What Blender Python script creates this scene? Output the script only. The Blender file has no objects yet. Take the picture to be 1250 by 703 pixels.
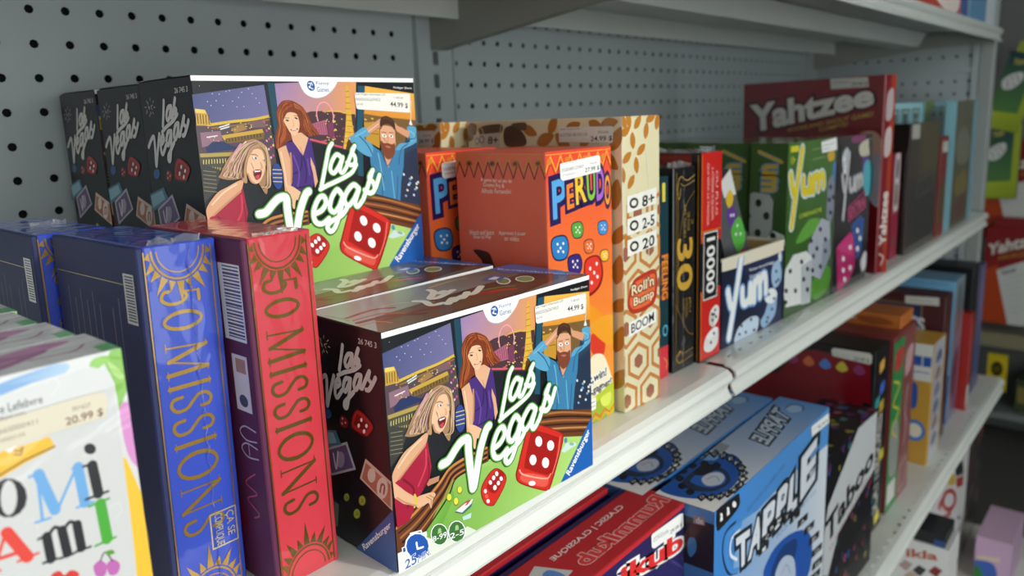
import bpy, math, random
from mathutils import Vector, Matrix
from mathutils.geometry import tessellate_polygon
scene=bpy.context.scene; COL=scene.collection
def link(o): COL.objects.link(o); return o
def lin(h,a=1.0):
    r=[]
    for i in (0,2,4):
        c=int(h[i:i+2],16)/255; r.append(c/12.92 if c<=.04045 else ((c+.055)/1.055)**2.4)
    return (*r,a)
# ------------------------------------------------------------------ camera, world, sun, exposure
YAW,PITCH,ROLL=0.8538,-0.1924,-0.0386
cp=math.cos(PITCH)
w_=Vector((math.sin(YAW)*cp,math.cos(YAW)*cp,math.sin(PITCH))); r_=Vector((math.cos(YAW),-math.sin(YAW),0)); u_=r_.cross(w_)
r2=r_*math.cos(ROLL)+u_*math.sin(ROLL); u2=-r_*math.sin(ROLL)+u_*math.cos(ROLL)
cam=bpy.data.cameras.new('camera'); co=link(bpy.data.objects.new('camera',cam)); scene.camera=co
co.matrix_world=Matrix(((r2.x,u2.x,-w_.x,0),(r2.y,u2.y,-w_.y,-0.66694),(r2.z,u2.z,-w_.z,0.23521),(0,0,0,1)))
cam.sensor_width=36; cam.sensor_fit='HORIZONTAL'; cam.lens=36*938.65/1250; cam.shift_y=-(351.5-323.6)/1250; cam.clip_start=.01; cam.clip_end=60
cam.dof.use_dof=True; cam.dof.focus_distance=.43; cam.dof.aperture_fstop=8.0
world=bpy.data.worlds.new('daylight'); scene.world=world; world.use_nodes=True
bg=world.node_tree.nodes['Background']; bg.inputs[0].default_value=(.93,.99,1.0,1); bg.inputs[1].default_value=2.55
sun=bpy.data.lights.new('sun','SUN'); so=link(bpy.data.objects.new('sun',sun)); sun.energy=1.5; sun.angle=math.radians(5); sun.color=(1.0,.97,.92)
SUN=Vector((.34,-1.0,.50)).normalized()      # towards the sun, outside the unseen shop window
so.location=SUN*6; so.rotation_euler=SUN.to_track_quat('Z','Y').to_euler()
vs=scene.view_settings; vs.view_transform='Standard'; vs.look='None'; vs.gamma=1; vs.use_curve_mapping=False; vs.exposure=0.0
# ------------------------------------------------------------------ materials
MATS={}
def nmat(name):
    m=bpy.data.materials.new(name); m.use_nodes=True; return m,m.node_tree.nodes,m.node_tree.links,m.node_tree.nodes['Principled BSDF']
def noise_bump(N,L,b,scale,strength,dist=.001,detail=3):
    tc=N.new('ShaderNodeTexCoord'); n=N.new('ShaderNodeTexNoise'); n.inputs['Scale'].default_value=scale; n.inputs['Detail'].default_value=detail
    L.new(tc.outputs['Object'],n.inputs['Vector']); bu=N.new('ShaderNodeBump'); bu.inputs['Strength'].default_value=strength; bu.inputs['Distance'].default_value=dist
    L.new(n.outputs['Fac'],bu.inputs['Height']); return bu,n
def mat(col,rough=.4,metal=0,coat=0,wrap=False,var=.06,key=None,spec=.5,scale=40):
    k=(col,rough,metal,coat,wrap,var,scale)
    if k in MATS: return MATS[k]
    m,N,L,b=nmat(('film_' if wrap else 'surface_')+col)
    tc=N.new('ShaderNodeTexCoord'); n=N.new('ShaderNodeTexNoise'); n.inputs['Scale'].default_value=scale; n.inputs['Detail'].default_value=4
    L.new(tc.outputs['Object'],n.inputs['Vector'])
    mx=N.new('ShaderNodeMix'); mx.data_type='RGBA'; c=lin(col)
    mx.inputs[6].default_value=tuple(x*(1-var) for x in c[:3])+(1,); mx.inputs[7].default_value=tuple(min(1,x*(1+var)+.002) for x in c[:3])+(1,)
    L.new(n.outputs['Fac'],mx.inputs[0]); L.new(mx.outputs[2],b.inputs['Base Color'])
    b.inputs['Roughness'].default_value=rough; b.inputs['Metallic'].default_value=metal; b.inputs['Specular IOR Level'].default_value=spec
    film(N,L,b,wrap,coat)
    MATS[k]=m; return m
def film(N,L,b,wrap,coat):
    if wrap:
        b.inputs['Coat Weight'].default_value=1.0; b.inputs['Coat Roughness'].default_value=.05; b.inputs['Coat IOR'].default_value=1.5
        bu,n=noise_bump(N,L,b,26,.35,.0025,2); n.inputs['Distortion'].default_value=1.5
        L.new(bu.outputs['Normal'],b.inputs['Coat Normal'])
    elif coat: b.inputs['Coat Weight'].default_value=coat; b.inputs['Coat Roughness'].default_value=.12
def print_mat(rough=.34,wrap=False,metal=False):
    k=('print',rough,wrap,metal)
    if k in MATS: return MATS[k]
    m,N,L,b=nmat('printed_card'+('_film' if wrap else ''))
    a=N.new('ShaderNodeAttribute'); a.attribute_name='Col'; L.new(a.outputs['Color'],b.inputs['Base Color'])
    b.inputs['Roughness'].default_value=rough
    if metal: b.inputs['Metallic'].default_value=.75
    film(N,L,b,wrap,.25)
    MATS[k]=m; return m
# ------------------------------------------------------------------ meshes
def mesh_obj(name,verts,faces,m,parent=None,smooth=False):
    me=bpy.data.meshes.new(name); me.from_pydata(verts,[],faces); me.update()
    if m: me.materials.append(m)
    if smooth:
        for p in me.polygons: p.use_smooth=True
    o=link(bpy.data.objects.new(name,me))
    if parent: o.parent=parent
    return o
class MB:
    def __init__(s): s.v=[]; s.f=[]
    def add(s,v,f): b=len(s.v); s.v+=[tuple(x) for x in v]; s.f+=[tuple(i+b for i in q) for q in f]; return s
    def box(s,x0,x1,y0,y1,z0,z1):
        return s.add([(x0,y0,z0),(x1,y0,z0),(x1,y1,z0),(x0,y1,z0),(x0,y0,z1),(x1,y0,z1),(x1,y1,z1),(x0,y1,z1)],[(0,3,2,1),(4,5,6,7),(0,1,5,4),(1,2,6,5),(2,3,7,6),(3,0,4,7)])
    def bbox(s,x0,x1,y0,y1,z0,z1,b=.0008):
        # chamfered box: 24 verts
        v=[];idx={}
        for i,X in enumerate((x0,x1)):
            for j,Y in enumerate((y0,y1)):
                for k,Z in enumerate((z0,z1)):
                    sx,sy,sz=(1,-1)[i],(1,-1)[j],(1,-1)[k]
                    idx[i,j,k,0]=len(v); v.append((X,Y+sy*b,Z+sz*b)); idx[i,j,k,1]=len(v); v.append((X+sx*b,Y,Z+sz*b)); idx[i,j,k,2]=len(v); v.append((X+sx*b,Y+sy*b,Z))
        f=[]
        def q(a): f.append(tuple(idx[t] for t in a))
        q([(0,0,0,0),(0,0,1,0),(0,1,1,0),(0,1,0,0)]); q([(1,0,0,0),(1,1,0,0),(1,1,1,0),(1,0,1,0)])
        q([(0,0,0,1),(1,0,0,1),(1,0,1,1),(0,0,1,1)]); q([(0,1,0,1),(0,1,1,1),(1,1,1,1),(1,1,0,1)])
        q([(0,0,0,2),(0,1,0,2),(1,1,0,2),(1,0,0,2)]); q([(0,0,1,2),(1,0,1,2),(1,1,1,2),(0,1,1,2)])
        for a in (0,1):
            for b_ in (0,1):
                q([(a,b_,0,0),(a,b_,1,0),(a,b_,1,1),(a,b_,0,1)]); q([(a,0,b_,0),(a,1,b_,0),(a,1,b_,2),(a,0,b_,2)]); q([(0,a,b_,1),(1,a,b_,1),(1,a,b_,2),(0,a,b_,2)])
                for c in (0,1): q([(a,b_,c,0),(a,b_,c,1),(a,b_,c,2)])
        s.add(v,f); return s
    def prism(s,prof,x0,x1):   # closed profile [(y,z)] extruded along x
        n=len(prof); v=[(x0,y,z) for y,z in prof]+[(x1,y,z) for y,z in prof]
        f=[(i,(i+1)%n,(i+1)%n+n,i+n) for i in range(n)]
        tri=tessellate_polygon([[Vector((y,z,0)) for y,z in prof]])
        f+=[tuple(t) for t in tri]+[tuple(i+n for i in reversed(t)) for t in tri]
        return s.add(v,f)
    def tube(s,p,q,r,n=8):
        p,q=Vector(p),Vector(q); d=(q-p).normalized(); a=d.orthogonal().normalized(); b=d.cross(a)
        c=[(math.cos(2*math.pi*i/n),math.sin(2*math.pi*i/n)) for i in range(n)]
        v=[p+a*x*r+b*y*r for x,y in c]+[q+a*x*r+b*y*r for x,y in c]
        return s.add(v,[(i,(i+1)%n,(i+1)%n+n,i+n) for i in range(n)]+[tuple(range(n))[::-1],tuple(range(n,2*n))])
    def build(s,name,m,parent=None,smooth=False):
        import bmesh
        o=mesh_obj(name,s.v,s.f,m,parent,smooth); bm=bmesh.new(); bm.from_mesh(o.data); bmesh.ops.recalc_face_normals(bm,faces=bm.faces); bm.to_mesh(o.data); bm.free(); return o
def tag(o,label=None,cat=None,group=None,kind=None):
    for k,v in (('label',label),('category',cat),('group',group),('kind',kind)):
        if v: o[k]=v
    return o
def empty(name,loc,rot=(0,0,0)):
    o=link(bpy.data.objects.new(name,None)); o.location=loc; o.rotation_euler=rot; o.empty_display_size=.02; return o
def copy_tree(o,parent=None):
    c=o.copy(); link(c); c.parent=parent
    for ch in o.children: copy_tree(ch,c)
    return c
# ------------------------------------------------------------------ flat print: polygons laid on a box face
TEXT={}
def text_mesh(s,bold,off=0):
    k=(s,bold,off)
    if k in TEXT: return TEXT[k]
    cu=bpy.data.curves.new('t','FONT'); cu.body=s; cu.size=1; cu.resolution_u=3; cu.fill_mode='FRONT'; cu.offset=bold*.011+off
    o=bpy.data.objects.new('t',cu); link(o); dg=bpy.context.evaluated_depsgraph_get(); ev=o.evaluated_get(dg); me=ev.to_mesh()
    v=[(p.co.x,p.co.y) for p in me.vertices]; tr=[]
    for p in me.polygons:
        q=list(p.vertices); tr+=[(q[0],q[i],q[i+1]) for i in range(1,len(q)-1)]
    ev.to_mesh_clear(); bpy.data.objects.remove(o); bpy.data.curves.remove(cu)
    TEXT[k]=(v,tr); return TEXT[k]
def smooth_pts(p,closed,n=5):
    out=[]; N=len(p)
    if N<3: return p
    for i in range(N if closed else N-1):
        g=(lambda j:p[j%N]) if closed else (lambda j:p[min(max(j,0),N-1)])
        a,b,c,d=g(i-1),g(i),g(i+1),g(i+2)
        for k in range(n):
            t=k/n; out.append(tuple(.5*(2*b[x]+(c[x]-a[x])*t+(2*a[x]-5*b[x]+4*c[x]-d[x])*t*t+(3*b[x]-a[x]-3*c[x]+d[x])*t**3) for x in (0,1)))
    if not closed: out.append(p[-1])
    return out
def clip(poly,W,H):
    for ax,lim,sg in ((0,0,1),(0,W,-1),(1,0,1),(1,H,-1)):
        out=[]
        for i in range(len(poly)):
            a,b=poly[i-1],poly[i]; da,db=sg*(a[ax]-lim),sg*(b[ax]-lim)
            if (da>=0)!=(db>=0):
                t=da/(da-db); out.append((a[0]+(b[0]-a[0])*t,a[1]+(b[1]-a[1])*t))
            if db>=0: out.append(b)
        poly=out
        if len(poly)<3: return []
    return poly
def tess(pts):
    return [[pts[i] for i in t] for t in tessellate_polygon([[Vector((x,y,0)) for x,y in pts]])]
def face_map(face,W,D,H):
    return {'front':(W,H,lambda u,v,e:(u,-e,v)),'left':(D,H,lambda u,v,e:(-e,D-u,v)),'top':(W,D,lambda u,v,e:(u,v,H+e)),'right':(D,H,lambda u,v,e:(W+e,u,v))}[face]
def draw(key,dims,parent,name,m,base=.0002,step=.000012):
    face,shapes=PRINTS[key]; FW,FH,mp=face_map(face,*dims)
    V=[];FA=[];CC=[];layers=[]
    def emit(tris,col,lift=0):
        tris=[t for t in (clip(t,FW,FH) for t in tris) if t]
        if not tris: return
        xs=[p[0] for t in tris for p in t]; ys=[p[1] for t in tris for p in t]; bb=(min(xs),min(ys),max(xs),max(ys))
        e=step+max([L for L,b in layers if not(b[2]<bb[0] or b[0]>bb[2] or b[3]<bb[1] or b[1]>bb[3])] or [base])
        for t in tris:
            e+=lift; b=len(V); V.extend(mp(x,y,e) for x,y in t); FA.append(tuple(range(b,b+len(t)))); CC.extend(col(x,y) if callable(col) else col for x,y in t)
        layers.append((e,bb))
    P=lambda a:[(a[i]*FW/1000,a[i+1]*FH/1000) for i in range(0,len(a),2)]
    for s in shapes:
        k=s[0]
        if k=='P': emit(tess(P(s[2])),lin(s[1]))
        elif k=='S': emit(tess(smooth_pts(P(s[2]),True)),lin(s[1]))
        elif k=='G':
            (a,b)=P(s[3]); c0,c1=lin(s[1]),lin(s[2]); d=(b[0]-a[0],b[1]-a[1]); dd=d[0]**2+d[1]**2+1e-12
            def g(x,y):
                t=min(1,max(0,((x-a[0])*d[0]+(y-a[1])*d[1])/dd)); return tuple(c0[i]*(1-t)+c1[i]*t for i in range(4))
            emit(tess(P(s[4])),g)
        elif k=='Q':
            c,a,b=P(s[2]); emit([[(c[0]+(a[0]-c[0])*math.cos(t)+(b[0]-c[0])*math.sin(t),c[1]+(a[1]-c[1])*math.cos(t)+(b[1]-c[1])*math.sin(t)) for t in [i*math.pi/7 for i in range(14)]]],lin(s[1]))
        elif k=='E':
            c=P(s[2])[0]; rx,ry=s[3]*FW/1000,s[4]*FH/1000; emit([[(c[0]+rx*math.cos(t),c[1]+ry*math.sin(t)) for t in [i*math.pi/8 for i in range(16)]]],lin(s[1]))
        elif k=='K':
            w=s[2]/10*.0005; pts=P(s[5]); pts=smooth_pts(pts,False) if s[3] else pts; tr=[]
            nr=[]
            pts=[q for i,q in enumerate(pts) if i==0 or math.hypot(q[0]-pts[i-1][0],q[1]-pts[i-1][1])>1e-7]
            sg=[]
            for a,b in zip(pts,pts[1:]):
                l=math.hypot(b[0]-a[0],b[1]-a[1]); sg.append((-(b[1]-a[1])/l,(b[0]-a[0])/l))
            if not sg: continue
            for i in range(len(pts)):
                n0,n1=sg[max(i-1,0)],sg[min(i,len(sg)-1)]; dt=n0[0]*n1[0]+n0[1]*n1[1]
                mx,my=n0[0]+n1[0],n0[1]+n1[1]; ml=mx*mx+my*my
                nr.append((mx*2/ml,my*2/ml) if dt>.3 else None)
            for i in range(len(pts)-1):
                a,b=pts[i],pts[i+1]; na=nr[i] or sg[i]; nb=nr[i+1] or sg[i]
                tr.append([(a[0]+na[0]*w,a[1]+na[1]*w),(a[0]-na[0]*w,a[1]-na[1]*w),(b[0]-nb[0]*w,b[1]-nb[1]*w),(b[0]+nb[0]*w,b[1]+nb[1]*w)])
            if w>.0003:
                for i,a in enumerate(pts):
                    if i in (0,len(pts)-1) or nr[i] is None: tr.append([(a[0]+w*math.cos(t),a[1]+w*math.sin(t)) for t in [i*math.pi/5 for i in range(10)]])
            emit(tr,lin(s[1]),6e-7)
        elif k=='T':
            _,tx,c,q,oc,ow,bold=s; bl,br,tr_,tl=P(q); v,t=text_mesh(tx,bold)
            if not v: continue
            x0,x1,y0,y1=min(p[0] for p in v),max(p[0] for p in v),min(p[1] for p in v),max(p[1] for p in v)
            def M(p):
                a,b=(p[0]-x0)/(x1-x0),(p[1]-y0)/(y1-y0); return tuple(bl[i]*(1-a)*(1-b)+br[i]*a*(1-b)+tr_[i]*a*b+tl[i]*(1-a)*b for i in (0,1))
            if oc:
                v2,t2=text_mesh(tx,bold,ow); emit([[M(v2[i]) for i in f] for f in t2],lin(oc))
            emit([[M(v[i]) for i in f] for f in t],lin(c))
    o=mesh_obj(name,V,FA,m,parent); at=o.data.color_attributes.new('Col','FLOAT_COLOR','POINT')
    at.data.foreach_set('color',[x for c in CC for x in c]); return o
# ------------------------------------------------------------------ the shelf bay
GREY='8b9496'; 
steel=mat('a9b1b1',.45,0,0,var=.05,scale=6); enamel=mat('e3e5dd',.22,0,.3,var=.02,scale=5); bracketm=mat('96968e',.5,var=.04,scale=8); dark=mat('17181a',.8); overhead=mat('c2c6c0',.35,var=.03,scale=5)  # overhead: darker copy of the shelf enamel, shade put into its colour
def pegboard(name,org,U,V,N,nu,nv,pitch,r,u0,u1,v0,v1,parent,m,back=.012):
    """plate with real round holes; (0,0) hole at org; margins out to u0..u1, v0..v1"""
    mb=MB(); h=pitch/2; K=8; sq=[(1,0),(1,1),(0,1),(-1,1),(-1,0),(-1,-1),(0,-1),(1,-1)]
    P=lambda a,b:tuple(org+U*a+V*b)
    for i in range(nu):
        for j in range(nv):
            cx,cy=i*pitch,j*pitch
            v=[P(cx+x*h,cy+y*h) for x,y in sq]+[P(cx+r*math.cos(k*math.pi/4),cy+r*math.sin(k*math.pi/4)) for k in range(K)]+[tuple(Vector(P(cx+r*math.cos(k*math.pi/4),cy+r*math.sin(k*math.pi/4)))-N*.0012) for k in range(K)]
            mb.add(v,[(k,(k+1)%K,(k+1)%K+K,k+K) for k in range(K)]+[(k+K,(k+1)%K+K,(k+1)%K+2*K,k+2*K) for k in range(K)])
    a0,a1,b0,b1=-h,(nu-1)*pitch+h,-h,(nv-1)*pitch+h
    for (x0,x1,y0,y1) in ((u0,a0,v0,v1),(a1,u1,v0,v1),(a0,a1,v0,b0),(a0,a1,b1,v1)):
        if x1>x0 and y1>y0: mb.add([P(x0,y0),P(x1,y0),P(x1,y1),P(x0,y1)],[(0,1,2,3)])
    o=mesh_obj(name,mb.v,mb.f,m,parent)
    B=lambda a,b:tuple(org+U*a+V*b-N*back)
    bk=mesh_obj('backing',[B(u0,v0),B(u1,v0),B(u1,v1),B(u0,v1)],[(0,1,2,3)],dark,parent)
    return o
wall=empty('wall_back',(0,0,0)); tag(wall,kind='structure')
X,Y,Z=Vector((1,0,0)),Vector((0,1,0)),Vector((0,0,1)); PT=.0254
def panel_back(x_first,z_row,x0,x1,z0,z1):
    i0=math.ceil((x0+.012-x_first)/PT); i1=math.floor((x1-.012-x_first)/PT); j0=math.ceil((z0+.012-z_row)/PT); j1=math.floor((z1-.012-z_row)/PT)
    ox,oz=x_first+i0*PT,z_row+j0*PT
    pegboard('peg_panel',Vector((ox,0,oz)),X,Z,Vector((0,-1,0)),i1-i0+1,j1-j0+1,PT,.0034,x0-ox,x1-ox,z0-oz,z1-oz,wall,steel)
panel_back(.22384,.3274,-.62,.6125,-.05,.62)
panel_back(.67708,.29856,.660,1.858,-.05,.62)
panel_back(.67708,.29856,.660,1.858,-.66,-.055)
MB().box(-.62,.6125,-.002,.0,-.80,-.052).build('lower_panel',steel,wall)
MB().box(-.62,1.86,.014,.03,-.80,.95).build('rear_sheet',steel,wall)
# slotted uprights
def upright(x,label,zs):
    r=empty('slotted_upright',(x,-.001,-.80)); tag(r,label,'upright','uprights of the shelf bay')
    mb=MB(); a,s=.0265,.0042
    z0,z1=0,1.75; slots=[z for z in zs]
    mb.box(-a,-s,-.004,.010,z0,z1); mb.box(s,a,-.004,.010,z0,z1)
    prev=z0
    for z in slots: mb.box(-s,s,-.004,.004,prev,z-.0078); prev=z+.0078
    mb.box(-s,s,-.004,.004,prev,z1)
    mb.box(-a-.003,-a,-.0065,.006,z0,z1); mb.box(a,a+.003,-.0065,.006,z0,z1)
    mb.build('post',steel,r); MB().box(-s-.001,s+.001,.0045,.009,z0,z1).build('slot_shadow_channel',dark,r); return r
zrow=[.80+.2985+ .0044 - .0254*k for k in range(-14,46)]
upright(.6394,'grey slotted steel upright between the two pegboard panels',sorted(z for z in zrow if z>.02 and z<1.7))
upright(1.834,'grey slotted steel upright in the far right corner of the bay',sorted(z for z in zrow if z>.02 and z<1.7))
# shelves: plate with rolled, hollowed front lip
def lip_profile(yf,t=.0016):
    outer=[(-.004,0),(yf+.012,0),(yf+.005,-.0012),(yf+.001,-.0045),(yf-.0005,-.009),(yf+.0012,-.0125),(yf+.0042,-.0155),(yf+.0048,-.019),(yf+.003,-.0235),(yf+.0005,-.0265),(yf+.001,-.0285),(yf+.006,-.0288)]
    inner=[(yf+.006,-.0272),(yf+.0022,-.0265),(yf+.005,-.023),(yf+.0066,-.019),(yf+.006,-.0150),(yf+.003,-.0115),(yf+.0018,-.009),(yf+.0028,-.0055),(yf+.006,-.0028),(yf+.012,-t),(-.004,-t)]
    return outer+inner
def slot_strip(mb,x0,x1,y0,y1,yc,first,pitch,z,hx,hy):
    xs=[]; x=first
    while x<x1-.012:
        if x>x0+.012: xs.append(x)
        x+=pitch
    a=x0
    for x in xs:
        l,r=x-pitch/2,x+pitch/2
        if l>a+1e-6: mb.add([(a,y0,z),(l,y0,z),(l,y1,z),(a,y1,z)],[(0,1,2,3)])
        o=[(l,y0,z),(r,y0,z),(r,y1,z),(l,y1,z)]; i=[(x-hx,yc-hy,z),(x+hx,yc-hy,z),(x+hx,yc+hy,z),(x-hx,yc+hy,z)]; d=[(p[0],p[1],z-.002) for p in i]
        mb.add(o+i+d,[(k,(k+1)%4,(k+1)%4+4,k+4) for k in range(4)]+[(k+4,(k+1)%4+4,(k+1)%4+8,k+8) for k in range(4)]); a=r
    if a<x1: mb.add([(a,y0,z),(x1,y0,z),(x1,y1,z),(a,y1,z)],[(0,1,2,3)])
def shelf(x0,x1,yf,z,label,slots=None,brackets=(),channels=True,m=enamel):
    if z>.2: m=overhead
    r=empty('shelf',(0,0,z)); tag(r,label,'shelf','steel shelves of the bay')
    if slots:
        yc,first,hx,hy=slots; y1,y0=yc+.010,yf+.012
        prof=lip_profile(yf); mb=MB()
        mb.prism([(yf+.012,0)]+prof[2:-2]+[(yf+.012,-.0016)],x0,x1); mb.build('front_lip',m,r,False)
        mb=MB(); slot_strip(mb,x0,x1,y0,y1,yc,first,PT,0,hx,hy); mb.add([(x0,y1,0),(x1,y1,0),(x1,-.004,0),(x0,-.004,0)],[(0,1,2,3)])
        mb.build('deck',m,r); MB().box(x0+.002,x1-.002,yc+.011,-.004,-.0035,-.0022).build('under_plate',dark if 0 else m,r)
    else: MB().prism(lip_profile(yf),x0,x1).build('deck',m,r)
    MB().box(x0+.002,x1-.002,-.052,-.048,-.030,-.002).build('back_flange',m,r)
    if channels:
        for yy in (-.215,):
            MB().prism([(yy-.035,-.0036),(yy-.022,-.030),(yy+.022,-.030),(yy+.035,-.0036)],x0+.02,x1-.06).build('stiffener_channel',m,r)
    for bx in brackets:
        MB().prism([(-.003,-.004),(-.003,-.059),(-.02,-.060),(-.235,-.0325),(yf+.02,-.030),(yf+.02,-.004)],bx-.0012,bx+.0012).build('bracket',bracketm,r)
    return r
GAP=.6390
shelf(-.62,GAP-.0040,-.376,0,'white steel shelf holding the red, blue and casino dice game boxes')
shelf(GAP+.0040,1.852,-.376,0,'white slotted steel shelf holding the green dice games and big red box',(-.3552,.670,.0048,.0019),(.6425,1.846))
shelf(-.62,GAP-.0040,-.376,.371,'steel shelf edge overhead above the black casino game boxes',brackets=(.6335,))
shelf(GAP+.0040,1.852,-.376,.371,'overhead steel shelf with tapered bracket above the hexagon patterned box',brackets=(.6440,1.846))
shelf(-.62,GAP-.0040,-.430,-.354,'lower white steel shelf under the red tile game boxes')
shelf(GAP+.0040,1.852,-.430,-.354,'lower slotted steel shelf under the blue letter wheel game boxes',(-.416,.670,.0045,.0022),(1.846,))
base=empty('base_deck',(0,0,-.80)); tag(base,'steel base deck near the floor under the lowest boxes','shelf')
MB().bbox(-.62,1.852,-.515,-.004,.075,.0995,.003).build('deck',enamel,base); MB().box(-.62,1.852,-.49,-.47,0,.075).build('kick_plate',bracketm,base)
# right end panel and front post
we=empty('wall_right',(0,0,0)); tag(we,kind='structure')
ox=Vector((1.862,-.040,-.0355)); pegboard('peg_panel',ox,Vector((0,-1,0)),Z,Vector((-1,0,0)),12,25,PT,.0031,-.03,.302,-.015,.66,we,steel)
pegboard('peg_panel',Vector((1.862,-.040,-.685)),Vector((0,-1,0)),Z,Vector((-1,0,0)),12,24,PT,.0031,-.03,.302,-.11,.615,we,steel)
MB().box(1.857,1.8625,-.332,-.006,.288,.297).build('seam_ledge',steel,we); MB().box(1.880,1.890,-.36,.02,-.80,.95).build('rear_sheet',steel,we)
pr=empty('end_post',(1.858,-.336,-.80)); tag(pr,'pale grey square post at the right end of the shelves','post'); mb=MB(); mb.bbox(0,.03,-.026,0,0,1.75,.002); mb.build('tube',mat('9a9e9a',.4,var=.04),pr); MB().box(.0,.03,0,.012,0,1.75).build('flange',steel,pr)
# ------------------------------------------------------------------ the shop around it, with unseen parts added to hold back light
floor=MB().box(-2.6,6,-3.2,.05,-.83,-.80).build('floor',None); m,N,L,b=nmat('floor_carpet'); bu,n=noise_bump(N,L,b,260,.5,.002,4); cr_=N.new('ShaderNodeValToRGB'); cr_.color_ramp.elements[0].color=lin('3c3b38'); cr_.color_ramp.elements[1].color=lin('5c5a55'); L.new(n.outputs['Fac'],cr_.inputs[0]); L.new(cr_.outputs[0],b.inputs['Base Color']); L.new(bu.outputs[0],b.inputs['Normal']); b.inputs['Roughness'].default_value=.9; floor.data.materials.append(m); tag(floor,kind='structure')
plaster=mat('b4b2ac',.8,var=.04,scale=3)
tag(MB().box(-1.4,6,-2.1,.05,1.35,1.40).build('added_ceiling',plaster),kind='structure')  # unseen, added to cut sky light; front edge lets the sun pass
wf=MB(); WX=1.9; wf.box(WX,6,-3.2,-3.1,-.80,2.0); tag(wf.build('added_wall_front',plaster),kind='structure')  # unseen wall, added as an occluder so the right side falls dark
wn=empty('unseen_window_1',(0,-3.15,0)); tag(wn,kind='structure'); fm=mat('4a4c4e',.4)  # unseen frame at the edge of that added wall
MB().box(WX-.06,WX,-.05,.05,-.80,2.0).build('unseen_window_frame',fm,wn)
ag=empty('added_aisle_shelving',(1.32,-2.1,-.80)); tag(ag,'unseen row of shelving added across the aisle to block light','shelving')  # unseen row, added to darken the right side and bound the sun
MB().box(0,3.6,0,.03,0,2.14).build('back_panel',steel,ag); MB().box(0,.03,-.5,.03,0,2.1).build('end_panel',steel,ag); MB().box(0,3.6,.03,.42,0,.12).build('base_deck',enamel,ag)
for zz in (.55,1.0,1.45): MB().box(.02,3.6,.03,.36,zz,zz+.03).build('shelf_board',enamel,ag)
tag(MB().box(6,6.1,-3.2,.05,-.80,2.05).build('added_wall_far',plaster),kind='structure')  # unseen end wall, added to lower the ambient light at right
tag(MB().box(-1.4,-1.3,-2.1,.05,-.80,1.40).build('added_wall_left',plaster),kind='structure')  # unseen side wall, added so light falls off towards the right
tag(MB().box(1.9,6,.03,.08,-.80,2.0).build('wall_rear',plaster),kind='structure')
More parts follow.
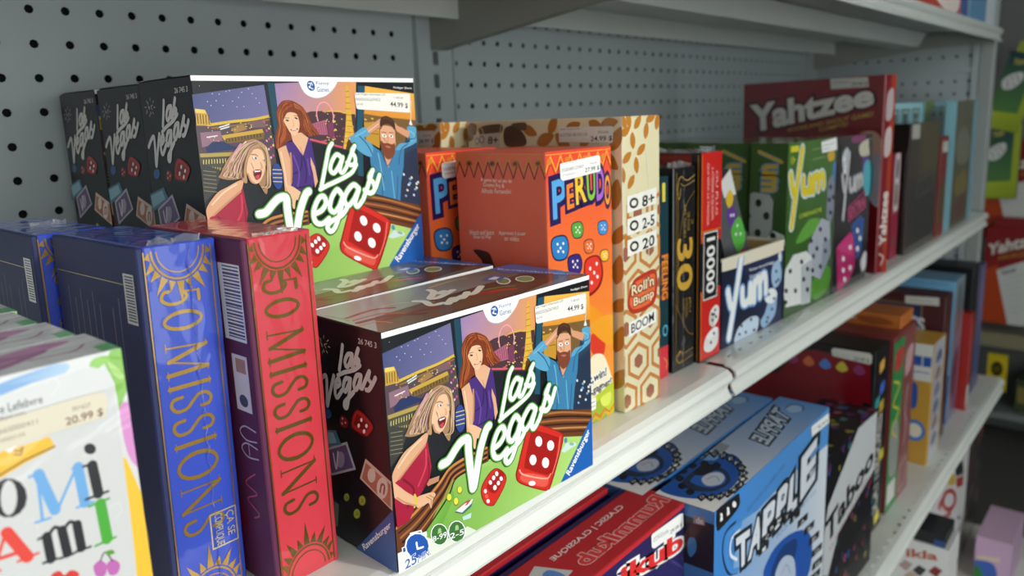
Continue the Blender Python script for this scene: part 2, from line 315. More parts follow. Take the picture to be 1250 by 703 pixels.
# face-local measurements of boxes (metres) and of their flat print (1/1000 of face width and height)
BOXES={
'romi':(-0.0203, -0.38, 0, 0, 0, 0, 0.13, 0.033, 0.157),
'blue':(0.1425, -0.317, 0, 0.02, 0.018, 0, 0.0383, 0.096, 0.1831),
'blue_b':(0.133, -0.218, 0, 0.0, 0.012, 0, 0.0383, 0.096, 0.1831),
'red':(0.185, -0.3385, 0, 0.0, 0.0, 0, 0.0382, 0.1, 0.1829),
'veg':(0.2336, -0.3753, 0, -0.052, 0, 0, 0.1661, 0.068, 0.1317),
'veg_b':(0.226, -0.3035, 0, -0.02, 0, 0, 0.1661, 0.068, 0.1317),
'vup':(0.2186, -0.2431, 0.132, -0.0037, 0, 0, 0.1661, 0.068, 0.1317),
'vup2':(0.228, -0.157, 0.132, 0.0, 0, 0, 0.1661, 0.068, 0.1317),
'vup3':(0.2295, -0.0835, 0.132, 0.0, 0, 0, 0.1661, 0.068, 0.1317),
'per':(0.4089, -0.3435, 0, -0.0158, 0, 0, 0.0774, 0.0865, 0.2098),
'per_b':(0.3965, -0.24, 0, -0.005, 0, 0, 0.0774, 0.08, 0.2098),
'boom':(0.4888, -0.3535, 0, -0.0674, 0, 0, 0.0486, 0.1694, 0.231),
'boom_b':(0.477, -0.174, 0, -0.03, 0, 0, 0.0486, 0.1694, 0.231),
'feel':(0.551, -0.336, 0, 0, 0, 0, 0.0365, 0.12, 0.179),
'thirty':(0.5925, -0.3385, 0, -0.045, 0, 0, 0.0365, 0.1, 0.185),
'ten':(0.6325, -0.3442, 0, -0.045, 0, 0, 0.0368, 0.1, 0.1955),
'tray':(0.6819, -0.3413, 0, -0.0432, 0, 0, 0.1385, 0.062, 0.0875),
'pad':(0.762, -0.325, 0.014, 0, -0.5, 0, 0.05, 0.012, 0.155),
'pad_b':(0.775, -0.302, 0.006, 0, -0.42, 0, 0.05, 0.012, 0.12),
'hg1':(2.6, -0.312, 0.13, 0.0, 0, 0, 0.02, 0.085, 0.215),
'hg2':(2.6, -0.322, -0.055, 0, 0, 0, 0.02, 0.085, 0.21),
'hr1':(2.6, -0.372, -0.425, 0, 0, 0, 0.025, 0.115, 0.285),
'hr0':(2.64, -0.352, -0.18, 0, 0, 0, 0.025, 0.115, 0.26),
'hr2':(2.61, -0.225, -0.42, 0, 0, 0, 0.025, 0.05, 0.25),
'htag':(2.6, -0.338, -0.635, 0, 0, 0, 0.006, 0.052, 0.115),
'ik2':(1.204, -0.456, -0.4268, 0, 0, 0, 0.062, 0.1, 0.02),
'yum':(0.823, -0.348, 0, -0.0294, 0, 0, 0.14, 0.042, 0.1944),
'yumx':(0.965, -0.3528, 0, -0.0319, 0, 0, 0.1235, 0.045, 0.1937),
'yah':(1.1144, -0.3613, 0, -0.3181, 0, 0, 0.0251, 0.2413, 0.2691),
'pink':(1.227, -0.35, 0, 0, 0, 0, 0.035, 0.15, 0.158),
'blk':(1.272, -0.358, 0, 0, 0, 0, 0.186, 0.055, 0.2),
'bookr':(1.466, -0.36, 0, 0, 0, 0, 0.05, 0.05, 0.172),
'lbC':(1.565, -0.36, 0, 0, 0, 0, 0.185, 0.018, 0.23),
'lbA':(1.33, -0.3, 0, 0, 0, 0, 0.26, 0.05, 0.23),
'lbB':(1.602, -0.3, 0, 0, 0, 0, 0.235, 0.05, 0.23),
'rum':(0.2625, -0.384, -0.354, 0, 0, 0, 0.27, 0.055, 0.27),
'rum_b':(0.243, -0.32, -0.354, 0, 0, 0, 0.27, 0.055, 0.27),
'tap':(0.529, -0.411, -0.354, 0.01, 0, 0, 0.2746, 0.054, 0.27),
'tap_b':(0.519, -0.3505, -0.354, 0.0, 0, 0, 0.2746, 0.054, 0.27),
'tab':(0.812, -0.406, -0.354, -0.02, 0, 0, 0.174, 0.07, 0.208),
'scat':(1.028, -0.392, -0.354, 0, 0, 0, 0.065, 0.26, 0.269),
'grn':(1.115, -0.392, -0.354, 0, 0, 0, 0.115, 0.24, 0.266),
'org':(1.16, -0.388, -0.0878, 0, 0, 0, 0.065, 0.2, 0.02),
'yel':(1.317, -0.4, -0.354, 0, 0, 0, 0.085, 0.2, 0.205),
'mots':(1.415, -0.393, -0.354, 0, 0, 0, 0.055, 0.26, 0.262),
'lbl':(1.517, -0.387, -0.354, 0, 0, 0, 0.08, 0.25, 0.269),
'rthin':(1.61, -0.4, -0.354, 0, 0, 0, 0.03, 0.2, 0.19),
'dkt':(1.65, -0.39, -0.354, 0, 0, 0, 0.065, 0.2, 0.27),
'prp':(1.725, -0.39, -0.354, 0, 0, 0, 0.06, 0.2, 0.26),
'qw':(1.38, -0.4, -0.7, 0, 0, 0, 0.315, 0.25, 0.3),
'qw_b':(1.7, -0.4, -0.7, 0, 0, 0, 0.14, 0.1, 0.3),
'ikla':(1.2, -0.4635, -0.7, 0, 0, 0, 0.07, 0.2, 0.273),
'pnk2':(1.604, -0.498, -0.7, 0, 0, 0, 0.15, 0.06, 0.1),
'utop1':(1.23, -0.36, 0.371, 0, 0, 0, 0.36, 0.15, 0.08),
'utop2':(1.61, -0.36, 0.371, 0, 0, 0, 0.24, 0.15, 0.09),
}
PRINTS={
'veg_front':('front',[
('G','464e7c','7a74a0',[8,921,278,746],[-7,919,276,962,296,675,8,781]),
('Q','cfd4ea',[29,956,30,956,29,958]),
('Q','cfd4ea',[73,923,75,922,73,925]),
('Q','cfd4ea',[98,921,100,921,99,923]),
('Q','cfd4ea',[125,933,127,932,125,935]),
('Q','cfd4ea',[145,890,147,889,145,892]),
('Q','cfd4ea',[170,906,172,905,170,908]),
('Q','cfd4ea',[187,866,189,866,187,868]),
('Q','cfd4ea',[225,923,227,922,225,925]),
('Q','cfd4ea',[238,902,240,901,238,904]),
('Q','cfd4ea',[212,944,214,943,213,946]),
('Q','cfd4ea',[160,865,162,864,160,867]),
('Q','cfd4ea',[84,893,86,892,84,895]),
('Q','cfd4ea',[52,890,54,890,52,892]),
('Q','cfd4ea',[108,872,110,871,108,874]),
('Q','cfd4ea',[138,936,140,935,138,938]),
('Q','cfd4ea',[250,881,252,880,251,883]),
('Q','cfd4ea',[184,928,186,928,184,930]),
('Q','cfd4ea',[63,873,65,873,64,875]),
('P','54424a',[-17,783,8,794,286,819,298,573,271,480,-17,604]),
('K','d9b440',16,1,0,[45,790,130,801,218,808,286,821]),
('K','8a6a24',10,1,0,[57,776,162,786,282,805]),
('P','caa040',[5,847,43,847,58,786,2,790]),
('P','e8c860',[4,861,40,855,42,840,4,844]),
('K','5a3c14',5,1,0,[10,839,10,797]),
('K','5a3c14',5,1,0,[20,838,20,796]),
('K','5a3c14',5,1,0,[30,836,29,795]),
('K','5a3c14',5,1,0,[40,835,39,794]),
('K','5a3c14',5,1,0,[50,833,49,793]),
('P','8e6a7a',[13,759,88,763,92,716,14,696]),
('K','f0e0e8',6,1,0,[34,738,75,743]),
('P','c9a140',[90,743,251,764,258,739,98,717]),
('P','7a5e30',[96,728,257,747,255,718,101,706]),
('K','3a2a1c',5,1,0,[105,727,106,712]),
('K','3a2a1c',5,1,0,[117,729,118,714]),
('K','3a2a1c',5,1,0,[129,730,130,715]),
('K','3a2a1c',5,1,0,[141,732,142,716]),
('K','3a2a1c',5,1,0,[154,733,154,718]),
('K','3a2a1c',5,1,0,[166,735,166,719]),
('K','3a2a1c',5,1,0,[178,736,179,721]),
('K','3a2a1c',5,1,0,[191,738,191,722]),
('K','3a2a1c',5,1,0,[203,739,204,724]),
('K','3a2a1c',5,1,0,[216,741,216,725]),
('K','3a2a1c',5,1,0,[228,742,229,726]),
('K','3a2a1c',5,1,0,[241,744,242,728]),
('P','a07848',[128,771,176,788,192,765,140,750]),
('P','7a5a60',[203,792,260,805,265,771,206,771]),
('K','d8e6ea',7,1,0,[86,779,123,790]),
('K','d8e6ea',7,1,0,[89,770,121,779]),
('P','20305c',[26,691,53,717,92,718,152,680,31,672]),
('P','b09a52',[3,670,141,667,140,650,4,654]),
('P','4a4636',[4,654,140,650,107,550,-5,598]),
('K','d8c878',5,1,0,[14,643,12,623]),
('K','d8c878',5,1,0,[24,643,22,623]),
('K','d8c878',5,1,0,[34,643,32,623]),
('K','d8c878',5,1,0,[44,643,43,623]),
('K','d8c878',5,1,0,[54,642,53,623]),
('K','d8c878',5,1,0,[64,642,63,622]),
('K','d8c878',5,1,0,[75,642,73,622]),
('K','d8c878',5,1,0,[85,642,84,622]),
('K','d8c878',5,1,0,[95,642,94,622]),
('K','d4c27a',4,1,0,[10,616,9,601]),
('K','d4c27a',4,1,0,[19,614,18,600]),
('K','d4c27a',4,1,0,[27,612,26,598]),
('K','d4c27a',4,1,0,[36,611,35,596]),
('K','d4c27a',4,1,0,[45,609,44,594]),
('K','d4c27a',4,1,0,[54,607,53,593]),
('K','d4c27a',4,1,0,[63,606,62,591]),
('K','d4c27a',4,1,0,[71,604,71,589]),
('K','d4c27a',4,1,0,[80,602,80,588]),
('K','d4c27a',4,1,0,[90,601,89,586]),
('Q','c84a80',[263,793,267,792,263,799]),
('Q','d8b0c8',[288,773,292,771,289,778]),
('Q','e0c050',[279,764,283,763,279,769]),
('Q','c84a80',[269,755,273,754,269,761]),
('Q','d8b0c8',[294,734,298,733,295,740]),
('Q','e0c050',[284,726,288,724,285,731]),
('Q','c84a80',[275,717,278,716,275,723]),
('Q','d8b0c8',[265,709,269,707,265,714]),
('Q','e0c050',[290,687,294,686,291,693]),
('Q','c84a80',[280,679,284,677,281,684]),
('Q','d8b0c8',[270,670,274,669,271,676]),
('Q','e0c050',[261,662,265,660,261,667]),
('Q','c84a80',[286,640,290,638,287,646]),
('Q','d8b0c8',[276,631,280,630,277,637]),
('P','16181e',[-29,609,2,604,109,579,173,623,291,576,329,455,316,372,228,345,-6,412]),
('P','3b3a36',[4,628,81,587,41,497,-3,455]),
('K','8a8262',4,0,0,[8,596,55,585]),
('K','8a8262',4,0,0,[7,579,54,567]),
('K','8a8262',4,0,0,[6,562,53,550]),
('K','8a8262',4,0,0,[4,545,52,532]),
('K','8a8262',4,0,0,[3,527,51,515]),
('K','8a8262',4,0,0,[2,510,50,498]),
('P','164659',[275,972,321,969,321,731,300,674]),
('P','0c1a22',[275,972,291,971,300,738,291,720]),
('G','9a80b0','eba052',[322,950,457,956],[320,968,709,988,690,722,402,784,325,729]),
('P','4b3038',[403,820,467,837,523,838,676,820,683,550,395,652]),
('K','e2b048',10,1,0,[523,836,590,836,624,826,676,821]),
('Q','e0a040',[490,815,495,813,490,819]),
('Q','d06070',[531,780,536,779,532,784]),
('Q','f0d070',[574,745,579,743,574,749]),
('Q','8a4a60',[618,708,623,707,618,712]),
('Q','e0a040',[663,671,668,669,663,675]),
('Q','d06070',[525,695,530,693,525,699]),
('Q','f0d070',[573,786,578,785,573,790]),
('Q','8a4a60',[617,750,622,749,617,754]),
('Q','e0a040',[662,714,667,712,662,717]),
('Q','d06070',[524,736,529,734,525,740]),
('Q','f0d070',[567,700,572,698,567,703]),
('Q','8a4a60',[611,663,616,661,611,666]),
('Q','e0a040',[661,756,666,754,661,760]),
('Q','d06070',[524,777,529,775,524,780]),
('Q','f0d070',[566,741,571,740,566,745]),
('Q','8a4a60',[610,705,615,703,610,709]),
('Q','e0a040',[655,667,660,666,655,671]),
('Q','d06070',[517,691,522,690,518,695]),
('Q','f0d070',[566,782,571,781,566,786]),
('Q','8a4a60',[609,747,614,745,609,750]),
('Q','e0a040',[654,710,659,708,654,714]),
('Q','d06070',[517,732,522,731,517,736]),
('Q','f0d070',[559,696,564,694,559,700]),
('Q','8a4a60',[603,659,608,657,603,663]),
('Q','e0a040',[653,752,658,751,653,756]),
('Q','d06070',[516,773,521,772,516,777]),
('K','f2a2ac',8,1,0,[495,791,492,829,504,866,532,880,557,858,569,813,562,774]),
('K','d88088',2,0,0,[531,828,500,871]),
('K','d88088',2,0,0,[531,828,514,874]),
('K','d88088',2,0,0,[531,828,528,878]),
('K','d88088',2,0,0,[531,828,541,859]),
('K','d88088',2,0,0,[531,828,556,862]),
('K','d88088',2,0,0,[531,828,570,866]),
('P','b06078',[466,778,530,795,536,721,476,726]),
('K','6a3048',3,0,0,[472,776,476,730]),
('K','6a3048',3,0,0,[482,778,487,730]),
('K','6a3048',3,0,0,[493,780,497,729]),
('K','6a3048',3,0,0,[504,782,508,729]),
('K','6a3048',3,0,0,[514,783,518,728]),
('K','6a3048',3,0,0,[525,785,529,728]),
('P','7a3a58',[537,778,566,784,567,700,538,702]),
('P','e2b23c',[641,961,651,959,655,872,658,779,666,698,665,628,604,649,620,729,632,817,637,892]),
('K','8a5a18',3,0,0,[638,930,654,932]),
('K','8a5a18',3,0,0,[635,902,655,903]),
('K','8a5a18',3,0,0,[632,874,656,873]),
('K','8a5a18',3,0,0,[630,846,657,844]),
('K','8a5a18',3,0,0,[627,817,658,814]),
('K','8a5a18',3,0,0,[624,789,659,785]),
('K','8a5a18',3,0,0,[621,761,660,755]),
('K','8a5a18',3,0,0,[618,732,661,725]),
('K','8a5a18',3,0,0,[615,704,662,695]),
('K','8a5a18',3,0,0,[612,675,663,665]),
('P','5a3a18',[616,644,629,695,648,688,654,631]),
('K','d85a68',12,1,0,[453,704,599,656]),
('P','1a1a22',[460,691,686,616,683,547,670,427,453,408,445,620]),
('P','1a5068',[693,979,737,974,706,717,695,497,655,512,672,727]),
('P','0e2a38',[693,979,703,978,679,725,667,508,655,512,671,728]),
('G','f3bc50','e08c2c',[856,961,851,785],[737,974,1015,955,1010,735,722,818]),
('P','7a5a30',[719,819,803,803,1011,773,1007,587,714,683]),
('Q','c89030',[725,821,732,819,725,825]),
('Q','e8c050',[762,792,769,790,762,796]),
('Q','8a5a20',[799,763,807,761,799,767]),
('Q','c89030',[839,781,847,779,839,785]),
('Q','e8c050',[878,751,886,749,878,755]),
('Q','8a5a20',[918,720,926,718,918,725]),
('Q','c89030',[960,739,968,736,960,743]),
('Q','e8c050',[726,789,733,787,726,793]),
('Q','8a5a20',[764,807,772,805,764,811]),
('Q','c89030',[802,778,809,775,802,782]),
('Q','e8c050',[840,748,847,745,840,752]),
('Q','8a5a20',[880,766,888,764,880,770]),
('Q','c89030',[920,735,928,733,920,740]),
('Q','e8c050',[961,704,969,702,961,708]),
('Q','8a5a20',[728,803,735,801,728,807]),
('Q','c89030',[765,774,772,772,765,778]),
('P','c4922e',[717,776,798,772,790,637,723,680]),
('K','e8c060',5,1,0,[720,740,792,732]),
('K','7a5a1c',5,1,0,[719,721,791,710]),
('P','28405a',[948,732,1011,748,1007,380,879,428]),
('P','23324a',[904,587,1008,630,1015,292,874,348]),
('Q','c8dce8',[913,487,919,485,913,494]),
('Q','7aa8c8',[948,458,955,455,948,465]),
('Q','e8e0c0',[984,428,991,425,984,435]),
('Q','c8dce8',[938,428,945,426,938,435]),
('Q','7aa8c8',[974,398,981,396,974,405]),
('Q','e8e0c0',[928,399,934,396,928,406]),
('Q','c8dce8',[964,368,970,366,964,375]),
('Q','7aa8c8',[918,369,924,367,918,376]),
('Q','e8e0c0',[957,465,963,463,957,472]),
('Q','c8dce8',[993,436,1000,433,993,442]),
('Q','7aa8c8',[946,436,953,433,947,443]),
('Q','e8e0c0',[983,406,989,403,983,413]),
('K','dfe8f0',5,1,0,[981,881,972,767]),
('P','e8eef4',[972,784,961,753,981,748]),
('P','101216',[697,999,1016,996,1015,916,737,958,699,960]),
('T','Rüdiger Dorn','f0f0ee',[886,944,988,938,989,953,887,956],None,0,1),
('P','6e3d20',[534,302,627,380,711,409,1015,298,1012,170,928,176,685,281]),
('K','b0743e',12,1,0,[689,396,818,359,1027,269]),
('K','2e160a',12,1,0,[676,382,817,339,1027,251]),
('K','a86a38',12,1,0,[663,368,817,319,1026,233]),
('K','3a1c0c',12,1,0,[650,354,816,299,1026,215]),
('K','c88a50',12,1,0,[638,340,815,279,1025,197]),
('K','4a2610',12,1,0,[625,326,815,259,1025,179]),
('G','b4dc78','6aa83a',[500,190,131,126],[229,282,312,290,414,297,564,320,686,292,814,233,940,183,1014,220,1020,-20,100,-20,75,82]),
('G','7ab648','5b9a34',[152,163,212,81],[238,280,192,209,120,94,185,105,249,209]),
('P','6a3a1e',[-22,175,7,205,76,237,178,302,232,348,306,367,417,361,414,292,312,290,238,284,182,204,117,115,66,87,5,76]),
('K','c98848',16,1,0,[5,199,79,223,183,295,235,342,310,357,407,358]),
('K','3a1a0c',10,1,0,[11,174,87,204,190,281,239,330,312,344,406,348]),
('K','a86a3a',14,1,0,[18,150,94,185,198,267,243,318,313,332,406,337]),
('K','2c1208',13,1,0,[25,126,102,165,205,252,247,307,314,320,405,326]),
('K','b87a44',10,1,0,[32,101,110,146,213,238,251,295,316,307,405,315]),
('K','3c1c0e',10,1,0,[39,76,118,126,221,223,256,283,317,295,404,304]),
('G','f0f1ea','dfe6d2',[0,0,209,23],[-20,-20,-7,92,31,88,120,94,181,34,299,43,360,-20]),
('S','7e3517',[382,890,341,885,316,839,318,782,303,737,300,670,332,680,365,704,443,711,430,723,494,724,464,779,454,819,421,862,448,827,419,868]),
('S','a85226',[351,871,326,822,335,769,314,726,308,685,343,716,350,771,337,811,365,852]),
('K','c8703a',10,1,0,[411,860,440,808,453,752,448,769]),
('K','5a2410',8,1,0,[396,865,424,805,443,725]),
('K','c8703a',8,1,0,[362,875,339,846,325,801]),
('K','5a2410',6,1,0,[328,793,333,748,313,712]),
('K','9a4420',4,1,0,[379,887,344,879,319,831,323,773,307,721,302,673]),
('K','b85a2a',4,1,0,[379,886,346,876,320,830,323,772,310,720,304,674]),
('K','6a2a10',4,1,0,[381,881,346,875,324,828,325,771,311,720,307,676]),
('K','cc7a40',4,1,0,[381,881,349,872,326,827,326,770,313,719,308,676]),
('K','7e3517',4,1,0,[381,880,348,873,329,825,330,768,315,719,310,678]),
('K','9a4420',4,1,0,[382,877,353,867,329,825,334,766,315,718,312,679]),
('K','b85a2a',4,1,0,[383,874,351,869,330,825,333,766,320,717,312,679]),
('K','6a2a10',4,1,0,[383,874,354,866,333,822,336,764,319,717,314,680]),
('K','cc7a40',4,1,0,[384,872,357,860,336,820,340,762,323,716,317,682]),
('K','7e3517',4,1,0,[384,870,356,862,339,819,342,760,325,715,317,682]),
('K','9a4420',4,1,0,[385,868,358,860,341,818,342,760,324,715,316,682]),
('K','b85a2a',4,1,0,[385,866,361,855,339,819,345,758,326,714,318,683]),
('K','9a4420',4,1,0,[391,883,432,855,453,795,449,805,471,761,491,727]),
('K','b85a2a',4,1,0,[391,878,430,849,449,791,448,803,466,759,488,727]),
('K','6a2a10',4,1,0,[391,880,430,851,450,791,442,797,460,757,479,725]),
('K','cc7a40',4,1,0,[392,874,429,847,448,788,442,796,457,756,475,724]),
('K','7e3517',4,1,0,[392,871,428,845,444,784,439,794,456,755,477,724]),
('K','9a4420',4,1,0,[392,871,427,843,441,780,436,790,452,754,472,723]),
('K','b85a2a',4,1,0,[393,867,424,837,440,777,434,788,449,753,467,722]),
('K','6a2a10',4,1,0,[393,866,423,835,441,779,435,788,443,750,467,722]),
('K','cc7a40',4,1,0,[393,867,421,831,439,776,432,785,443,750,460,720]),
('K','7e3517',4,1,0,[394,859,421,831,436,773,431,784,438,748,457,719]),
('K','9a4420',4,1,0,[394,861,418,824,435,771,427,780,433,746,455,719]),
('K','b85a2a',4,1,0,[394,860,418,825,431,766,425,777,435,747,449,717]),
('P','e2ac84',[305,668,343,685,360,608,352,522,361,429,319,447,319,550]),
('P','472a78',[339,693,374,701,411,629,443,711,439,743,456,677,465,583,468,516,426,446,369,417,301,465,328,443,357,520,357,609]),
('P','e4b08a',[367,737,413,739,443,711,412,629,372,701]),
('K','c08060',4,0,0,[402,673,411,633]),
('K','2c1850',10,1,0,[407,627,396,564,364,547]),
('K','6a48a0',10,1,0,[369,634,388,552,376,482]),
('K','6a48a0',9,1,0,[430,611,434,534]),
('K','241444',9,1,0,[368,478,432,482]),
('K','2a1850',8,1,0,[415,624,421,554,412,497]),
('P','e2ac84',[445,620,461,571,469,499,454,469,450,541,443,586]),
('S','efbf98',[351,832,372,842,399,835,409,792,404,752,386,727,368,736,352,769,341,801]),
('S','7e3517',[338,797,346,837,369,851,410,846,427,790,413,750,408,796,398,828,364,835,348,815]),
('Q','2a2a20',[357,798,364,796,357,802]),
('Q','2a2a20',[396,807,403,804,396,811]),
('K','4a2412',3,1,0,[346,810,366,809]),
('K','4a2412',3,1,0,[386,819,406,817]),
('K','d08a68',3,1,0,[379,801,384,774,376,771]),
('K','b03434',8,1,0,[369,754,384,752,398,757]),
('K','f8e8e0',4,1,0,[373,754,394,754]),
('Q','2c4690',[293,542,316,533,296,603]),
('K','e0c860',5,0,0,[275,575,314,570]),
('K','e0c860',5,0,0,[274,557,313,552]),
('K','e0c860',5,0,0,[273,538,312,533]),
('K','e0c860',5,0,0,[272,520,311,514]),
('P','c08a68',[131,340,189,333,184,311,138,311]),
('S','a88260',[216,718,168,708,127,669,94,627,68,576,60,562,95,547,143,547,176,561,210,523,239,464,252,515,267,549,270,627,253,685]),
('P','a81838',[145,534,153,446,158,388,144,333,117,304,96,282,56,205,6,196,3,307,8,394,71,442,132,511]),
('K','d03a54',12,1,0,[139,471,134,399,99,332]),
('K','7a0c24',12,1,0,[42,388,81,323,51,264]),
('K','7a0c24',8,1,0,[145,431,145,356,120,312]),
('S','e0a880',[131,537,153,540,137,490,89,452,22,396,1,397,5,437,48,494,89,516]),
('P','e6b48c',[1,401,47,335,93,281,87,249,36,287,3,330]),
('S','e6b48c',[86,285,132,283,160,273,167,258,155,243,145,209,136,238,113,237,88,244]),
('K','a87050',4,1,0,[127,271,148,246,144,224]),
('K','a87050',4,1,0,[140,272,159,250]),
('K','e0c830',13,1,0,[82,302,87,273,78,251]),
('S','efc09a',[205,672,238,667,247,608,238,561,212,520,181,527,170,578,183,636]),
('S','b89068',[216,717,178,705,154,658,144,606,147,542,167,527,168,597,188,645,218,683,252,670,259,632,260,681]),
('K','e2cc9e',12,1,0,[205,708,163,683,132,625,118,562]),
('K','cf95a4',16,1,0,[157,699,120,644,94,593,80,570]),
('K','cf95a4',10,1,0,[133,639,123,587,102,562]),
('K','6a4a30',9,1,0,[186,680,159,628,155,553]),
('K','e2cc9e',10,1,0,[256,675,263,601,252,534]),
('K','6a4a30',8,1,0,[248,593,255,532,232,495]),
('K','e8d4a8',8,1,0,[178,711,149,674,115,625]),
('K','e2cc9e',5,1,0,[219,714,174,701,134,661,102,614,79,571,79,562]),
('K','c8a878',5,1,0,[218,715,174,701,137,658,102,614,85,569,71,563]),
('K','8a6444',5,1,0,[219,713,174,701,136,659,105,612,76,572,77,562]),
('K','d8b888',5,1,0,[219,712,177,696,140,656,103,614,92,566,80,562]),
('K','cf95a4',5,1,0,[220,710,175,699,136,659,114,605,87,568,85,562]),
('K','6a4a30',5,1,0,[220,708,179,694,140,655,119,602,96,564,96,561]),
('K','e2cc9e',5,1,0,[220,710,181,692,145,651,122,599,105,560,94,561]),
('K','c8a878',5,1,0,[220,709,179,695,143,653,115,605,101,562,103,560]),
('K','8a6444',5,1,0,[220,709,182,691,147,650,121,600,113,557,105,560]),
('K','d8b888',5,1,0,[221,707,182,690,152,646,121,600,119,554,102,560]),
('K','cf95a4',5,1,0,[221,705,184,687,149,648,132,591,114,556,115,559]),
('K','6a4a30',5,1,0,[221,706,183,690,152,646,138,587,116,556,122,558]),
('K','e2cc9e',5,1,0,[222,703,187,684,155,643,134,590,125,552,126,558]),
('K','c8a878',5,1,0,[221,704,187,684,161,638,143,583,122,553,133,558]),
('K','8a6444',5,1,0,[222,703,187,684,161,637,147,580,130,549,137,557]),
('K','d8b888',5,1,0,[222,701,188,683,161,638,141,584,130,549,129,558]),
('K','cf95a4',5,1,0,[223,700,191,679,162,637,143,583,147,542,139,557]),
('K','6a4a30',5,1,0,[223,700,190,681,167,632,153,575,145,543,142,557]),
('K','e2cc9e',5,1,0,[228,705,253,674,265,614,263,551,259,502,243,491]),
('K','c8a878',5,1,0,[229,705,253,672,264,614,259,551,257,502,239,492]),
('K','8a6444',5,1,0,[229,702,253,672,262,612,258,551,255,502,238,493]),
('K','d8b888',5,1,0,[230,700,253,670,261,611,256,551,251,502,237,493]),
('K','cf95a4',5,1,0,[230,701,253,666,260,610,255,551,252,502,235,494]),
('K','6a4a30',5,1,0,[231,697,253,666,258,608,253,551,250,502,229,496]),
('K','e2cc9e',5,1,0,[231,696,253,661,257,607,252,551,246,502,226,498]),
('K','c8a878',5,1,0,[233,693,253,659,258,608,251,551,244,503,226,498]),
('K','8a6444',5,1,0,[233,692,253,660,255,605,248,551,244,503,221,500]),
('K','d8b888',5,1,0,[233,691,253,658,255,605,248,551,242,503,218,501]),
('K','d09a78',9,1,0,[173,566,181,535,196,519]),
('K','f8d4b4',8,1,0,[193,615,200,591]),
('Q','f4f0ea',[205,635,213,632,206,641]),
('Q','3a5a70',[208,634,212,632,208,639]),
('Q','f0ece6',[243,624,248,621,243,629]),
('Q','3a5a70',[244,623,247,622,244,628]),
('K','7a4a30',3,1,0,[192,652,208,651,219,641]),
('S','701818',[196,577,226,578,221,547,204,537]),
('P','f4ece6',[198,578,224,577,221,571,199,570]),
('S','c84a50',[200,552,218,557,209,537]),
('K','d09a78',3,1,0,[227,616,234,588,225,588]),
('P','3c80aa',[733,668,788,626,824,548,876,638,926,643,915,533,896,455,883,348,743,404,735,579]),
('S','5ca4c8',[718,751,663,719,637,696,682,630,742,597,753,654,712,695,744,713]),
('S','5ca4c8',[948,739,1005,732,1003,665,946,633,880,620,901,655,959,662]),
('K','2a628a',9,1,0,[689,706,724,663,750,607]),
('K','2a628a',9,1,0,[946,649,905,621,888,543]),
('K','255a80',10,1,0,[800,490,786,391]),
('K','6ab4d4',8,1,0,[845,511,852,365]),
('K','255a80',8,1,0,[878,480,865,359]),
('K','7cc0dc',7,1,0,[667,706,699,719,722,732]),
('P','d99c76',[725,742,793,786,820,798,809,749,746,714]),
('P','d99c76',[870,784,894,750,963,715,952,679,888,721]),
('P','d99c76',[802,621,867,608,829,530]),
('K','2f6a90',9,1,0,[796,624,824,540,870,611]),
('S','e2a884',[806,751,869,741,878,695,871,611,832,577,802,620,797,688]),
('S','7e4228',[797,676,813,663,834,662,856,653,874,655,867,598,831,575,802,615]),
('S','c06a5c',[819,647,835,647,850,638,834,635]),
('S','47291a',[799,736,805,790,840,803,878,773,876,729,855,758,821,760]),
('K','6a4228',6,1,0,[817,787,841,792,865,773]),
('Q','f6f2ec',[818,701,831,697,818,709]),
('Q','f6f2ec',[855,697,867,693,855,705]),
('Q','30404a',[819,701,824,699,819,705]),
('Q','30404a',[855,697,860,695,855,702]),
('K','4a2a18',4,1,0,[805,721,831,716]),
('K','4a2a18',4,1,0,[844,717,870,713]),
('K','b87858',4,1,0,[836,700,837,671,828,670]),
('K','c48a64',12,1,0,[358,645,357,579,350,508]),
('K','f4ccaa',10,1,0,[317,653,326,562,328,488]),
('K','c8906a',12,1,0,[137,490,89,452,26,398]),
('K','f4d0b0',10,1,0,[124,523,75,495,25,446]),
('K','c8906a',9,1,0,[13,325,44,288,85,253]),
('K','8a5a48',5,1,0,[814,691,823,672]),
('K','f0c4a0',7,1,0,[736,727,793,766]),
('K','b87a58',7,1,0,[746,715,803,749]),
('K','7cc0dc',8,1,0,[958,721,988,695,967,660]),
('K','2a628a',8,1,0,[947,674,988,678,997,701]),
('K','7cc0dc',7,1,0,[778,613,786,562,797,415]),
('Q','e8b848',[68,722,70,721,68,723]),
('Q','e8b848',[64,793,66,792,64,795]),
('Q','e8b848',[73,719,76,718,74,721]),
('Q','c88a38',[119,799,122,798,119,801]),
('Q','e8b848',[131,763,134,762,131,765]),
('Q','c88a38',[258,798,261,797,258,799]),
('Q','f6e0a0',[75,796,77,795,75,797]),
('Q','c88a38',[150,766,152,765,150,768]),
('Q','f0cc60',[208,783,211,782,208,785]),
('Q','c88a38',[287,814,289,813,287,816]),
('Q','e8b848',[42,790,44,789,42,792]),
('Q','e8b848',[199,789,201,788,199,790]),
('Q','f0cc60',[168,794,171,794,169,796]),
('Q','e8b848',[157,802,160,801,157,804]),
('Q','c88a38',[48,728,50,727,48,730]),
('Q','f6e0a0',[208,774,211,773,209,776]),
('Q','c88a38',[158,736,160,736,158,738]),
('Q','f0cc60',[45,735,47,735,45,737]),
('Q','f6e0a0',[154,779,156,779,154,781]),
('Q','e8b848',[273,781,275,780,273,783]),
('Q','f6e0a0',[93,771,95,770,93,773]),
('Q','e8b848',[149,798,151,798,149,800]),
('Q','f6e0a0',[100,728,102,727,100,730]),
('Q','c88a38',[103,779,105,778,103,781]),
('Q','c88a38',[79,774,81,774,79,776]),
('Q','e8b848',[58,765,60,764,58,767]),
